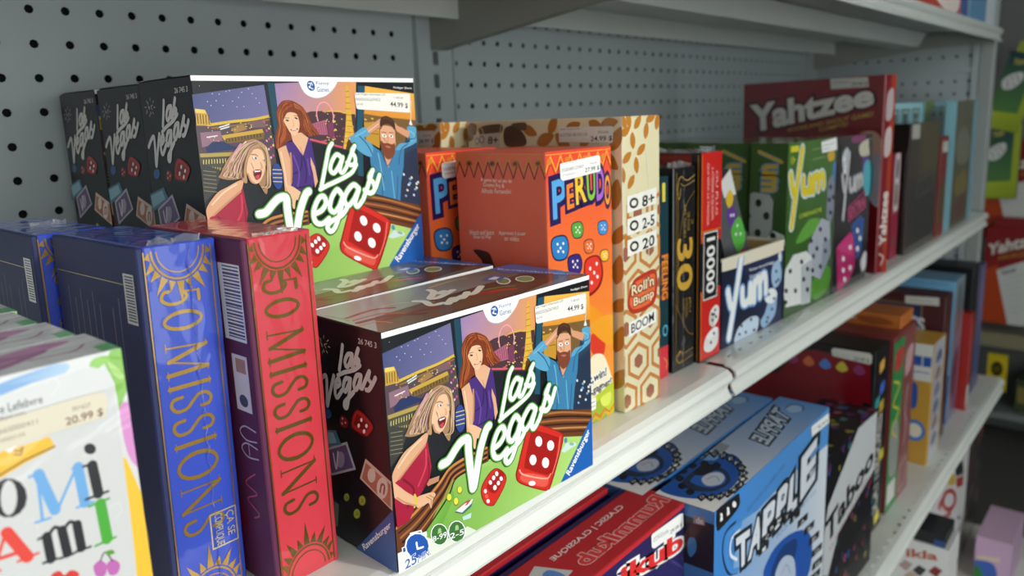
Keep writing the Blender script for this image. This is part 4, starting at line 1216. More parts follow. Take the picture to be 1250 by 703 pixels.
('K','7a2010',6,0,0,[0,915,71,965,143,915,214,965,286,915,357,965,429,915,500,965,571,915,643,965,714,915,786,965,857,915,929,965,1000,915]),
('K','f4b838',5,0,0,[0,990,1000,990]),
('Q','d8862a',[53,968,87,967,54,978]),
('Q','d8862a',[311,967,347,966,312,978]),
('Q','d8862a',[583,966,622,965,584,977]),
('Q','d8862a',[872,966,913,965,873,977]),
('T','P','5aa8e0',[87,777,291,784,281,913,79,904],'2a1850',0.11,2),
('T','E','f0862e',[293,801,417,807,413,893,290,886],'2a1850',0.11,2),
('T','R','f2cc30',[430,812,596,819,580,926,415,917],'2a1850',0.11,2),
('T','U','8ac43c',[608,816,740,822,736,930,592,920],'2a1850',0.11,2),
('T','D','a86ac8',[753,813,889,819,870,935,749,927],'2a1850',0.11,2),
('T','O','f2a030',[887,790,984,795,977,903,881,898],'2a1850',0.11,2),
('S','1c1440',[62,717,250,719,310,680,267,638,115,639,50,669]),
('S','2f7ec0',[77,713,242,714,295,680,257,643,123,644,66,670]),
('Q','f4f0ea',[140,694,155,693,140,699]),
('Q','f4f0ea',[223,692,238,691,223,697]),
('Q','f4f0ea',[148,669,163,668,149,674]),
('Q','f4f0ea',[220,664,235,663,220,669]),
('Q','f4f0ea',[182,679,198,678,183,684]),
('S','1c1440',[361,752,493,754,536,728,506,699,400,699,353,719]),
('S','58a83c',[371,749,488,751,525,728,499,703,405,702,365,720]),
('Q','f4f0ea',[416,737,427,736,417,740]),
('Q','f4f0ea',[475,735,485,735,475,739]),
('Q','f4f0ea',[422,720,433,719,423,723]),
('Q','f4f0ea',[473,716,484,716,473,720]),
('Q','f4f0ea',[446,726,457,726,447,730]),
('S','1c1440',[294,642,454,643,506,610,469,575,340,577,284,602]),
('S','3a2878',[306,638,447,639,492,610,461,579,347,580,298,603]),
('Q','f4f0ea',[360,622,374,622,361,627]),
('Q','f4f0ea',[431,620,444,619,432,624]),
('Q','f4f0ea',[368,602,381,601,368,606]),
('Q','f4f0ea',[429,597,442,596,429,601]),
('Q','f4f0ea',[397,609,410,609,397,614]),
('S','1c1440',[774,738,897,739,937,716,910,691,811,690,768,708]),
('S','3c90d0',[784,735,892,736,927,716,904,693,816,693,778,709]),
('Q','f4f0ea',[826,724,836,723,826,727]),
('Q','f4f0ea',[880,723,890,722,880,726]),
('Q','f4f0ea',[832,709,842,708,832,712]),
('Q','f4f0ea',[879,706,889,705,879,709]),
('Q','f4f0ea',[854,715,864,714,854,718]),
('S','1c1440',[807,633,911,633,944,613,922,591,838,592,802,608]),
('S','f2c02c',[815,630,906,630,936,613,916,594,843,595,810,608]),
('Q','f4f0ea',[851,620,859,620,851,623]),
('Q','f4f0ea',[896,619,905,619,897,622]),
('Q','f4f0ea',[856,608,864,607,856,610]),
('Q','f4f0ea',[895,605,904,604,896,607]),
('Q','f4f0ea',[874,612,883,612,875,615]),
('S','1c1440',[545,683,663,684,701,660,675,636,579,636,538,654]),
('S','e87030',[554,680,658,681,691,660,668,638,584,639,548,655]),
('Q','f4f0ea',[594,669,604,668,594,672]),
('Q','f4f0ea',[646,667,656,667,646,671]),
('Q','f4f0ea',[600,654,609,653,600,657]),
('Q','f4f0ea',[645,651,654,650,645,654]),
('Q','f4f0ea',[621,660,631,659,621,663]),
('S','8a1410',[551,614,765,619,843,560,784,504,592,482,531,537]),
('S','e03a2a',[564,608,751,614,815,559,757,512,607,493,558,538]),
('Q','f8ece6',[627,580,646,579,628,587]),
('Q','f8ece6',[736,591,755,590,736,598]),
('Q','f8ece6',[650,528,668,527,650,535]),
('Q','f8ece6',[745,543,764,541,746,550]),
('Q','f8ece6',[693,561,711,560,693,568]),
('S','f0961e',[590,452,817,395,912,334,714,321,556,371]),
('S','d83a24',[634,340,853,302,806,237,628,273]),
('S','f4e6c4',[599,245,793,251,903,196,985,110,924,85,560,107]),
('S','f0a028',[610,373,1001,383,1024,283,880,280]),
('T','t,win!','1c1c20',[577,149,871,155,874,193,580,189],'f8f8f4',0.1,2),
('T','t,gagnez!','1c1c20',[573,105,955,107,957,146,576,142],'f8f8f4',0.1,2),
('S','b8c830',[585,85,782,107,1014,114,1037,-14,578,-2]),
('S','98ac28',[583,60,794,74,860,-5,578,-2]),
('S','d8e060',[766,83,939,89,922,46,806,47]),
('P','f6f6f0',[572,96,683,96,679,52,569,52]),
('K','3a3a30',6,1,0,[585,82,668,82]),
('K','3a3a30',6,1,0,[583,66,666,66]),
('K','e0501c',13,0,0,[0,35,83,12,167,35,250,12,333,35,417,12,500,35,583,12,667,35,750,12,833,35,917,12,1000,35]),
('K','f0a030',10,0,0,[0,20,83,0,167,20,250,0,333,20,417,0,500,20,583,0,667,20,750,0,833,20,917,0,1000,20]),
]),
'per_sticker':('front',[
('P','f6f5f0',[204,959,778,973,804,968,808,920,789,916,228,901,195,910,190,955]),
('T','Perudo (Multi)','888888',[217,953,394,956,395,961,217,957],None,0,0),
('T','3558380125907','777777',[211,930,545,936,546,947,212,941],None,0,0),
('T','27.99 $','333333',[563,917,789,921,790,938,565,934],None,0,1),
('T','302301','888888',[640,944,757,946,757,952,640,950],None,0,0),
('T','ZYGPER01F','999999',[223,915,426,919,426,925,223,922],None,0,0),
]),
'per_left':('left',[
('K','c89030',9,0,0,[0,935,56,985,111,935,167,985,222,935,278,985,333,935,389,985,444,935,500,985,556,935,611,985,667,935,722,985,778,935,833,985,889,935,944,985,1000,935]),
('K','501010',7,0,0,[0,912,56,965,111,912,167,965,222,912,278,965,333,912,389,965,444,912,500,965,556,912,611,965,667,912,722,965,778,912,833,965,889,912,944,965,1000,912]),
('K','c89030',5,0,0,[0,992,1000,992]),
('Q','a87028',[171,960,210,960,173,971]),
('Q','7a2418',[171,960,196,960,173,967]),
('Q','a87028',[438,961,475,961,440,972]),
('Q','7a2418',[438,961,461,961,439,968]),
('Q','a87028',[691,962,726,962,692,973]),
('Q','7a2418',[691,962,713,962,692,969]),
('Q','a87028',[930,964,964,964,932,974]),
('Q','7a2418',[930,964,951,964,931,970]),
('T','A game by/ un jeu de','f4dccc',[297,895,647,894,649,910,299,912],None,0,1),
('T','Cosmo Fry &','f4dccc',[323,878,564,876,566,893,325,896],None,0,1),
('T','Alfredo Fernandini','f4dccc',[301,858,634,861,636,877,303,875],None,0,1),
('T','Watch and learn','f4dccc',[129,706,422,715,424,732,132,724],None,0,1),
('T','How to Play','f4dccc',[177,690,391,697,394,714,179,707],None,0,1),
('T','Apprenez à jouer','f4dccc',[478,714,777,720,779,737,480,731],None,0,1),
('T','en vidéo','f4dccc',[541,699,704,701,706,718,543,716],None,0,1),
('S','4a2418',[171,654,346,651,399,618,431,579,298,585,264,619]),
]),
'boom_front':('front',[
('K','c8813e',30,0,0,[-610,103,-350,72,-350,8,-610,-23,-870,8,-870,72,-610,103]),
('P','a0644a',[-610,67,-501,53,-501,27,-610,13,-719,27,-719,53]),
('K','c8813e',30,0,0,[50,103,310,72,310,8,50,-23,-210,8,-210,72,50,103]),
('P','a0644a',[50,67,159,53,159,27,50,13,-59,27,-59,53]),
('K','c8813e',30,0,0,[710,103,970,72,970,8,710,-23,450,8,450,72,710,103]),
('P','a0644a',[710,67,819,53,819,27,710,13,601,27,601,53]),
('K','c8813e',30,0,0,[1370,103,1630,72,1630,8,1370,-23,1110,8,1110,72,1370,103]),
('P','a0644a',[1370,67,1479,53,1479,27,1370,13,1261,27,1261,53]),
('K','c8813e',30,0,0,[-280,231,-20,200,-20,137,-280,105,-540,137,-540,200,-280,231]),
('P','a0644a',[-280,195,-171,181,-171,155,-280,142,-389,155,-389,181]),
('K','c8813e',30,0,0,[380,231,640,200,640,137,380,105,120,137,120,200,380,231]),
('P','a0644a',[380,195,489,181,489,155,380,142,271,155,271,181]),
('K','c8813e',30,0,0,[1040,231,1300,200,1300,137,1040,105,780,137,780,200,1040,231]),
('P','a0644a',[1040,195,1149,181,1149,155,1040,142,931,155,931,181]),
('K','c8813e',30,0,0,[1700,231,1960,200,1960,137,1700,105,1440,137,1440,200,1700,231]),
('P','a0644a',[1700,195,1809,181,1809,155,1700,142,1591,155,1591,181]),
('K','c8813e',30,0,0,[-610,359,-350,328,-350,265,-610,233,-870,265,-870,328,-610,359]),
('P','a0644a',[-610,323,-501,309,-501,283,-610,270,-719,283,-719,309]),
('K','c8813e',30,0,0,[50,359,310,328,310,265,50,233,-210,265,-210,328,50,359]),
('P','a0644a',[50,323,159,309,159,283,50,270,-59,283,-59,309]),
('K','c8813e',30,0,0,[710,359,970,328,970,265,710,233,450,265,450,328,710,359]),
('P','a0644a',[710,323,819,309,819,283,710,270,601,283,601,309]),
('K','c8813e',30,0,0,[1370,359,1630,328,1630,265,1370,233,1110,265,1110,328,1370,359]),
('P','a0644a',[1370,323,1479,309,1479,283,1370,270,1261,283,1261,309]),
('K','c8813e',30,0,0,[-280,487,-20,456,-20,393,-280,361,-540,393,-540,456,-280,487]),
('P','a0644a',[-280,451,-171,438,-171,411,-280,398,-389,411,-389,438]),
('K','c8813e',30,0,0,[380,487,640,456,640,393,380,361,120,393,120,456,380,487]),
('P','a0644a',[380,451,489,438,489,411,380,398,271,411,271,438]),
('K','c8813e',30,0,0,[1040,487,1300,456,1300,393,1040,361,780,393,780,456,1040,487]),
('P','a0644a',[1040,451,1149,438,1149,411,1040,398,931,411,931,438]),
('K','c8813e',30,0,0,[1700,487,1960,456,1960,393,1700,361,1440,393,1440,456,1700,487]),
('P','a0644a',[1700,451,1809,438,1809,411,1700,398,1591,411,1591,438]),
('K','c8813e',30,0,0,[50,616,310,584,310,521,50,489,-210,521,-210,584,50,616]),
('P','a0644a',[50,579,159,566,159,539,50,526,-59,539,-59,566]),
('K','c8813e',30,0,0,[710,616,970,584,970,521,710,489,450,521,450,584,710,616]),
('P','a0644a',[710,579,819,566,819,539,710,526,601,539,601,566]),
('K','c8813e',30,0,0,[1370,616,1630,584,1630,521,1370,489,1110,521,1110,584,1370,616]),
('P','a0644a',[1370,579,1479,566,1479,539,1370,526,1261,539,1261,566]),
('K','c8813e',30,0,0,[380,744,640,712,640,649,380,617,120,649,120,712,380,744]),
('P','a0644a',[380,707,489,694,489,667,380,654,271,667,271,694]),
('K','c8813e',30,0,0,[1040,744,1300,712,1300,649,1040,617,780,649,780,712,1040,744]),
('P','a0644a',[1040,707,1149,694,1149,667,1040,654,931,667,931,694]),
('K','c8813e',30,0,0,[1700,744,1960,712,1960,649,1700,617,1440,649,1440,712,1700,744]),
('P','a0644a',[1700,707,1809,694,1809,667,1700,654,1591,667,1591,694]),
('P','c07c2a',[144,1015,191,1008,226,995,235,981,218,968,191,959,151,965,113,977,99,991,111,1005]),
('P','c07c2a',[310,958,305,970,330,984,375,994,436,1000,484,1001,488,991,470,978,429,966,367,959]),
('P','c07c2a',[-48,940,-29,951,22,962,84,967,151,967,196,964,180,955,137,944,77,937,5,936]),
('P','c07c2a',[252,950,295,942,326,929,329,915,306,901,275,894,239,900,205,912,196,926,215,941]),
('P','c07c2a',[599,923,566,933,554,948,569,962,607,973,646,979,674,971,691,957,682,943,646,930]),
('P','c07c2a',[620,982,644,992,699,1002,763,1006,830,1005,873,1001,853,992,806,982,743,977,671,976]),
('P','c07c2a',[376,874,386,886,427,899,484,906,550,909,597,907,589,897,555,885,501,876,432,872]),
('P','c07c2a',[2,853,12,864,54,877,111,884,177,887,224,885,215,875,182,863,128,854,59,850]),
('P','c07c2a',[346,869,390,861,420,847,423,833,400,820,370,812,333,819,300,831,291,845,309,860]),
('P','c07c2a',[128,767,123,779,148,793,193,804,254,810,301,811,306,801,288,787,247,776,185,768]),
('P','c07c2a',[-32,843,18,837,59,825,73,811,62,797,38,788,-3,793,-47,804,-67,818,-61,833]),
('P','c07c2a',[-36,1008,19,1005,74,996,106,983,112,969,99,959,53,962,-2,970,-38,982,-51,997]),
('P','c07c2a',[903,950,870,960,858,974,872,988,910,1000,950,1006,977,997,994,984,985,970,950,957]),
('P','c07c2a',[56,574,32,585,32,599,57,612,103,622,144,626,164,617,170,603,150,590,106,579]),
('P','c07c2a',[87,674,141,677,209,674,264,667,301,656,313,646,268,644,204,645,146,651,102,662]),
('P','f2f0e6',[100,688,900,703,900,758,100,743]),
('T','8+','1c1c1c',[500,698,840,706,840,744,500,736],None,0,2),
('E','2a2a2a',[280,718],120,18,0),
('E','f2f0e6',[280,718],70,10,0),
('P','f2f0e6',[100,613,900,628,900,683,100,668]),
('T','2-5','1c1c1c',[500,623,840,631,840,669,500,661],None,0,2),
('E','2a2a2a',[280,643],120,18,0),
('E','f2f0e6',[280,643],70,10,0),
('P','f2f0e6',[100,543,900,558,900,613,100,598]),
('T','20','1c1c1c',[500,553,840,561,840,599,500,591],None,0,2),
('E','2a2a2a',[280,573],120,18,0),
('E','f2f0e6',[280,573],70,10,0),
('S','b8361e',[100,400,250,455,500,470,850,475,920,430,880,370,700,345,300,340,120,360]),
('S','e86a3a',[160,400,280,445,500,455,820,460,860,430,820,385,680,360,320,355,170,370]),
('T',"Roll'n",'f6e0b8',[200,405,820,420,820,458,200,442],'5a1408',0.07,2),
('T','Bump','f6e0b8',[250,358,820,370,820,408,250,396],'5a1408',0.07,2),
('P','f4f2ea',[120,265,880,285,880,335,120,315]),
('T','BOOM','161616',[180,275,820,292,820,325,180,308],None,0,1),
('K','f4f0dc',6,1,0,[600,900,720,700,660,500]),
]),
'boom_left':('left',[
('S','b0742c',[940,892,933,920,952,948,1000,968,1000,928,977,902]),
('S','b0742c',[884,888,923,888,957,870,976,832,921,839,891,860]),
('S','b0742c',[948,699,925,728,931,764,972,801,994,756,983,721]),
('S','b0742c',[941,586,941,615,967,640,1019,654,1009,614,980,591]),
('S','b0742c',[881,974,902,992,936,998,979,986,944,965,909,962]),
('S','b0742c',[817,988,849,993,880,981,903,952,857,952,828,966]),
('S','b0742c',[762,906,767,930,793,948,838,954,822,922,794,906]),
('S','b0742c',[800,898,837,888,860,862,860,822,812,842,793,870]),
('S','b0742c',[673,957,689,978,722,988,767,983,737,957,704,949]),
('S','b0742c',[614,948,653,948,687,930,706,892,651,899,621,920]),
('S','b0742c',[575,948,569,972,585,995,625,1012,625,978,606,956]),
('S','b0742c',[494,915,513,940,552,952,606,945,571,914,530,905]),
('S','b0742c',[958,449,935,478,941,514,982,551,1004,506,993,471]),
('S','b0742c',[928,358,941,385,977,402,1032,402,1004,367,967,353]),
('S','b0742c',[946,212,930,243,945,278,994,308,1005,262,986,229]),
('S','b0742c',[925,81,925,114,954,143,1015,159,1004,113,970,86]),
('S','b0742c',[403,973,434,981,467,973,497,947,452,942,419,952]),
('S','6a5440',[11,989,74,985,57,939,-1,927]),
('S','6a5440',[92,976,255,986,240,950,119,939]),
('S','5a4638',[277,968,357,979,422,937,409,908,284,908]),
('S','6a5440',[324,985,425,989,412,961]),
('K','d8c898',8,1,0,[80,988,121,957,55,915]),
('K','d8c898',8,1,0,[255,986,226,914]),
('P','cfc8b8',[48,948,240,956,239,905,47,906]),
('T','8+','1c1c1c',[152,913,228,916,230,943,155,942],None,0,2),
('Q','2a2a2a',[108,931,127,931,110,946]),
('Q','cfc8b8',[108,931,121,931,109,942]),
('Q','2a2a2a',[72,926,88,926,73,939]),
('Q','cfc8b8',[72,926,83,926,73,935]),
]),
'boom_sticker':('left',[
('P','d8d4c8',[642,971,949,971,957,967,953,921,945,917,640,920]),
('T','Rolln Bump (ml)','666660',[650,959,761,961,762,968,651,966],None,0,0),
('T','627581810110','66665f',[648,939,809,941,809,952,648,950],None,0,0),
('T','24.99 $','33332e',[829,921,949,923,950,941,829,939],None,0,1),
('T','302636','66665f',[870,948,929,949,929,957,870,956],None,0,0),
]),
'romi_front':('front',[
('P','d8d8d6',[-10,1010,1010,1010,1010,-10,-10,-10]),
('P','7db63c',[975,1005,1011,1008,1000,895,973,853,970,922,958,957,952,970]),
('S','8ac24a',[914,981,929,991,963,989,966,979,934,966,917,967]),
('S','a8d070',[961,976,984,955,999,931,987,926,966,951]),
('S','d890c8',[974,856,1003,865,1020,823,1022,717,1005,697,978,748]),
('S','f2c23a',[964,736,989,675,1011,581,1021,490,1013,408,952,434,957,569]),
('G','6a9cd0','a8c4dc',[755,979,855,992],[675,963,679,983,724,990,832,1001,859,995,866,986,852,974,773,971,697,961]),
('S','d2d2d0',[-200,900,661,959,696,958,810,965,901,974,930,967,949,955,959,937,962,900,963,818,964,736,961,568,953,396,931,226,407,306]),
('K','d2d2d0',3,1,0,[951,958,964,919,962,778,958,611,954,433]),
('K','dededb',3,1,0,[800,960,820,970,833,952,809,931]),
('K','dededb',3,1,0,[919,871,938,878,948,859,924,846]),
('K','dededb',3,1,0,[860,769,883,777,892,754,868,738]),
('K','dededb',3,1,0,[913,628,934,633,940,610,919,596]),
('K','dededb',3,1,0,[816,879,838,885,842,864]),
('K','dededb',3,1,0,[702,666,722,670,729,644]),
('T','e Lefebvre','4a4a4c',[690,922,788,921,789,940,691,942],None,0,1),
('P','f2bc3a',[657,840,790,843,801,814,725,800,647,780]),
('K','2c2c2c',5,0,0,[648,787,726,807,800,817]),
('K','2c2c2c',4,0,0,[703,840,714,830,727,837,719,821,703,827]),
('K','f6f6f4',16,0,0,[668,848,687,851,697,839,714,850]),
('Q','26262a',[677,736,717,723,685,779]),
('Q','d2d2d0',[677,736,695,730,684,774]),
('K','6fa8dc',10,0,0,[748,771,743,662]),
('K','6fa8dc',35,0,0,[751,767,776,671]),
('K','6fa8dc',10,0,0,[780,669,842,753]),
('K','6fa8dc',35,0,0,[846,753,850,662]),
('K','6fa8dc',9,0,0,[729,767,763,765]),
('K','6fa8dc',9,0,0,[726,660,762,658]),
('K','6fa8dc',9,0,0,[832,752,858,752]),
('K','6fa8dc',9,0,0,[828,659,872,658]),
('Q','26262a',[883,785,898,780,885,798]),
('K','26262a',35,0,0,[882,746,887,672]),
('K','26262a',9,0,0,[860,749,889,749]),
('K','26262a',9,0,0,[853,670,913,670]),
('K','e2463a',11,0,0,[655,659,618,590]),
('K','e2463a',37,0,0,[659,663,696,588]),
('K','e2463a',14,0,0,[635,611,679,608]),
('K','e2463a',9,0,0,[672,588,721,589]),
('K','e2463a',9,0,0,[605,588,631,584]),
('K','26262a',31,0,0,[746,620,748,562]),
('K','26262a',31,0,0,[784,621,788,560]),
('K','26262a',31,0,0,[822,620,824,559]),
('K','26262a',9,0,0,[726,620,750,622]),
('K','26262a',9,0,0,[728,561,763,558]),
('K','26262a',9,0,0,[769,556,803,554]),
('K','26262a',9,0,0,[807,556,847,554]),
('K','26262a',12,1,0,[749,618,768,633,781,620]),
('K','26262a',12,1,0,[787,618,806,632,820,619]),
('K','4ca83a',38,0,0,[888,648,892,555]),
('K','4ca83a',9,0,0,[858,651,912,652]),
('K','4ca83a',9,0,0,[859,551,914,552]),
('S','c06ab0',[846,503,865,511,880,493,872,470,851,475]),
('S','c06ab0',[880,493,899,500,915,480,905,461,885,465]),
('K','5a2a50',5,1,0,[865,508,881,526,897,496]),
('S','5a9a3a',[881,526,899,525,906,514,888,515]),
('S','d83a34',[741,525,762,528,772,513,789,518,808,502,792,484,744,497]),
]),
'romi_sticker':('front',[
('P','dcd4bc',[629,878,688,910,909,913,938,908,945,892,934,851,898,849,752,850,639,838]),
('T','301627','8a6a5c',[852,885,900,884,899,894,852,895],None,0,0),
('T','20.99 $','74483e',[832,854,927,853,929,874,832,875],None,0,1),
('T','Romi Rami (VF)','8a6a5c',[651,907,743,906,744,914,653,918],None,0,0),
('T','3665000411','8a7468',[668,881,767,880,767,891,669,893],None,0,0),
('T','RANRR01FR','9a8478',[658,862,735,861,737,870,659,872],None,0,0),
]),
'romi_top':('top',[
('P','dcdcdc',[-10,-10,1010,-10,1010,1010,-10,1010]),
('P','6cc07a',[955,0,1000,0,1000,350,955,300]),
('S','a8508e',[420,250,500,100,660,120,800,400,860,620,720,720,600,550,500,450]),
('S','c878b0',[740,750,840,600,940,800,850,920]),
('S','e2b040',[250,500,400,350,600,600,500,750]),
('S','8ab4dc',[100,100,300,50,400,250,200,350]),
('K','7a7a7e',12,1,0,[200,300,400,200,480,100]),
('K','a8508e',10,1,0,[800,350,900,300,950,500]),
('K','f4e4f0',5,1,0,[500,200,600,250,700,400,780,500]),
]),
'thirty_front':('front',[
('K','b08a3c',5,0,0,[120,980,120,40]),
('K','b08a3c',5,0,0,[200,950,200,300]),
('K','c8a050',8,1,0,[950,955,600,935,300,955,150,900,250,850,320,900]),
('K','c8a050',6,1,0,[950,930,500,910,300,925]),
('K','b08a3c',5,1,0,[950,880,500,800,280,660,200,500]),
('T','DES TOURS','b08a3c',[450,820,450,660,560,660,560,820],None,0,0),
('T','DE FOLIE','b08a3c',[620,780,620,690,730,690,730,780],None,0,0),
('T','DANS','b08a3c',[790,740,790,720,900,720,900,740],None,0,0),
('T','30','d8a83c',[150,660,150,400,880,400,880,660],None,0,2),
('T','CARTES QUI SE','b08a3c',[400,360,400,240,500,240,500,360],None,0,0),
('T','AU PROCHAIN','b08a3c',[560,360,560,260,660,260,660,360],None,0,0),
('T','JEU','b08a3c',[720,360,720,280,820,280,820,360],None,0,0),
('K','b08a3c',5,1,0,[100,340,400,260,700,180,950,160]),
('K','c8a050',8,1,0,[300,100,150,70,300,40,450,60,350,100,250,80]),
('K','b08a3c',6,0,0,[400,80,950,90]),
('K','b08a3c',6,0,0,[400,40,950,55]),
]),
'ten_front':('front',[
('P','d8241e',[0,10,1010,10,1010,1010,0,1010]),
('K','e89a30',8,0,0,[30,990,30,10]),
('T','QUI SERA LE PREMIER','f0d0c4',[260,950,260,660,380,660,380,950],None,0,0),
('T','A ATTEINDRE 10 000 POINTS','f0d0c4',[480,930,480,680,600,680,600,930],None,0,0),
('T','OU PLUS','f0d0c4',[700,910,700,700,820,700,820,910],None,0,0),
('P','121212',[0,580,1010,580,1010,350,0,350]),
('P','181818',[100,630,860,630,860,300,100,300]),
('K','f4f0ea',12,0,0,[140,625,820,625,820,305,140,305,140,625]),
('T','10000','f8f6f0',[280,600,280,330,700,330,700,600],None,0,2),
('K','e8a040',7,0,0,[30,635,1000,635]),
('K','e8a040',7,0,0,[30,330,90,330]),
('S','f2f0ec',[500,235,780,260,950,235,900,180,660,155,450,180]),
('S','d8d4cc',[500,235,450,180,660,155,700,200]),
('S','eceae6',[300,120,700,150,920,130,880,60,500,35,200,60]),
('S','fafaf8',[300,120,700,150,920,130,550,100]),
('E','20201e',[600,220],50,8,0),
('E','20201e',[750,235],50,8,0),
('E','20201e',[620,190],50,8,0),
('E','20201e',[800,200],50,8,0),
('E','20201e',[700,215],50,8,0),
('E','20201e',[550,80],50,8,0),
('E','20201e',[700,120],50,8,0),
]),
'ten_left':('left',[
('P','8a1a1a',[0,20,900,20,900,990,0,990]),
('P','141414',[900,0,1010,0,1010,1010,900,1010]),
('K','d08a2a',8,0,0,[970,990,970,10]),
]),
'feel_front':('front',[
('P','d8343e',[-10,-10,1010,-10,1010,160,-10,160]),
('P','163a42',[-10,160,1010,160,1010,1010,-10,1010]),
('T','FEELING','f0a040',[700,620,700,400,980,400,980,620],'a02818',0.08,2),
('P','e8d84a',[720,970,860,970,860,880,720,880]),
('E','5ab0d0',[860,240],120,30,0),
('E','163a42',[860,240],80,20,0),
('K','e8a040',10,1,0,[800,100,950,70,900,40]),
]),
'tray_front':('front',[
('P','1c2038',[-10,-10,1010,-10,1010,1010,-10,1010]),
('G','2c345c','161a2e',[600,900,200,200],[300,900,1010,900,1010,0,600,0]),
('S','eadfc8',[-10,900,500,885,1010,900,1010,1010,-10,1010]),
('S','c8d8ea',[201,-7,262,160,443,223,583,174,553,1,382,-13]),
('S','9ab8d8',[621,108,690,190,774,375,885,393,877,126,696,1]),
('S','f2f4f6',[680,457,826,465,905,360,833,275,703,331]),
('S','a8c4e0',[815,759,926,783,973,556,864,453,792,581]),
('S','dfe8f0',[903,868,952,883,964,773,918,785]),
('Q','22283c',[311,168,329,161,310,187]),
('Q','22283c',[461,191,480,184,461,210]),
('Q','22283c',[517,40,537,33,517,60]),
('Q','22283c',[280,77,298,70,280,96]),
('Q','22283c',[380,65,399,58,380,85]),
('Q','22283c',[747,117,767,110,746,137]),
('Q','22283c',[817,200,838,193,817,220]),
('Q','22283c',[730,69,750,62,729,89]),
('Q','22283c',[754,407,775,401,754,427]),
('Q','22283c',[850,324,871,317,849,344]),
('Q','22283c',[874,664,895,658,873,684]),
('Q','22283c',[917,545,938,539,916,565]),
('Q','22283c',[879,529,900,523,879,549]),
('K','6aa0d8',130,1,0,[92,651,133,475,185,427]),
('K','6aa0d8',130,1,0,[286,994,230,669,179,410,116,95]),
('K','6aa0d8',130,1,0,[309,607,320,454,374,423,426,470,435,625]),
('K','6aa0d8',130,1,0,[435,625,448,419]),
('K','6aa0d8',130,1,0,[503,406,502,638]),
('K','6aa0d8',130,1,0,[504,587,550,659,586,619,599,429]),
('K','6aa0d8',130,1,0,[594,593,640,683,684,643,698,454]),
('K','f6f6f2',88,1,0,[92,651,133,475,185,427]),
('K','f6f6f2',88,1,0,[286,994,230,669,179,410,116,95]),
('K','f6f6f2',88,1,0,[309,607,320,454,374,423,426,470,435,625]),
('K','f6f6f2',88,1,0,[435,625,448,419]),
('K','f6f6f2',88,1,0,[503,406,502,638]),
('K','f6f6f2',88,1,0,[504,587,550,659,586,619,599,429]),
('K','f6f6f2',88,1,0,[594,593,640,683,684,643,698,454]),
('T','Fiches de pointage','f0f0f0',[420,777,833,768,831,813,419,820],None,0,1),
('T','Score Sheets','f0f0f0',[423,701,708,694,706,736,421,744],None,0,1),
]),
'yum_front':('front',[
('G','4c7a2e','2c5420',[300,900,700,300],[-10,-10,1010,-10,1010,1010,-10,1010]),
('S','5a9a34',[503,104,769,214,982,171,939,60,682,14]),
('S','6ab040',[202,420,449,532,728,507,515,433]),
('P','b8bcc8',[543,431,726,520,917,482,957,340,751,135,490,201,458,377]),
('P','9aa0b0',[751,135,777,359,951,373,967,273]),
('P','f2f2ee',[-31,194,18,292,159,357,418,351,561,295,493,185,457,31,41,63]),
('P','c8ccd0',[322,269,562,287,541,18,350,31]),
('P','8a90a0',[838,735,919,777,1013,748,1024,562,936,472,830,514]),
('Q','1c1c22',[707,454,742,450,705,469]),
('Q','1c1c22',[833,377,869,373,830,393]),
('Q','1c1c22',[519,402,553,398,517,417]),
('Q','1c1c22',[576,301,610,297,574,317]),
('Q','1c1c22',[649,341,684,337,647,356]),
('Q','1c1c22',[740,218,775,213,737,234]),
('Q','1c1c22',[571,215,605,210,569,230]),
('Q','1c1c22',[843,303,880,299,841,319]),
('Q','1c1c22',[108,268,139,265,107,283]),
('Q','1c1c22',[330,296,362,292,328,311]),
('Q','1c1c22',[40,161,71,157,39,176]),
('Q','1c1c22',[224,136,255,131,222,151]),
('Q','1c1c22',[37,94,68,89,36,108]),
('Q','1c1c22',[459,237,492,232,457,252]),
('Q','1c1c22',[385,183,418,179,383,199]),
('Q','1c1c22',[475,108,509,103,473,124]),
('Q','1c1c22',[902,699,938,697,899,715]),
('Q','1c1c22',[884,621,920,618,882,637]),
('Q','1c1c22',[926,538,963,535,924,553]),
('Q','1c1c22',[971,631,1008,628,969,646]),
('K','d8e8f4',150,1,0,[60,820,112,728,170,704]),
('K','d8e8f4',150,1,0,[270,954,214,817,164,695,105,530]),
('K','d8e8f4',150,1,0,[305,783,320,716,381,704,438,723,446,782]),
('K','d8e8f4',150,1,0,[446,782,463,704]),
('K','d8e8f4',150,1,0,[525,700,522,783]),
('K','d8e8f4',150,1,0,[524,765,575,787,616,772,632,711]),
('K','d8e8f4',150,1,0,[625,763,677,788,727,774,742,721]),
('K','f4dc2c',102,1,0,[60,820,112,728,170,704]),
('K','f4dc2c',102,1,0,[270,954,214,817,164,695,105,530]),
('K','f4dc2c',102,1,0,[305,783,320,716,381,704,438,723,446,782]),
('K','f4dc2c',102,1,0,[446,782,463,704]),
('K','f4dc2c',102,1,0,[525,700,522,783]),
('K','f4dc2c',102,1,0,[524,765,575,787,616,772,632,711]),
('K','f4dc2c',102,1,0,[625,763,677,788,727,774,742,721]),
('P','e8e030',[43,981,199,981,203,946,47,947]),
('T','10+','e8e030',[54,878,141,880,136,926,49,925],None,0,1),
('T','COMBINAISONS','c8d83a',[248,558,720,563,716,590,245,584],None,0,1),
('K','a8c080',8,1,0,[476,945,749,949]),
('K','a8c080',8,1,0,[484,885,757,892]),
('S','e0b030',[812,908,944,918,964,870,848,860]),
('S','4a8ac8',[939,839,1075,848,1089,767,986,726]),
]),
'yum_sticker':('front',[
('P','eeeeea',[638,983,979,1001,1003,923,670,917]),
('K','888888',6,0,0,[675,959,948,967]),
('K','888888',6,0,0,[689,938,836,941]),
]),
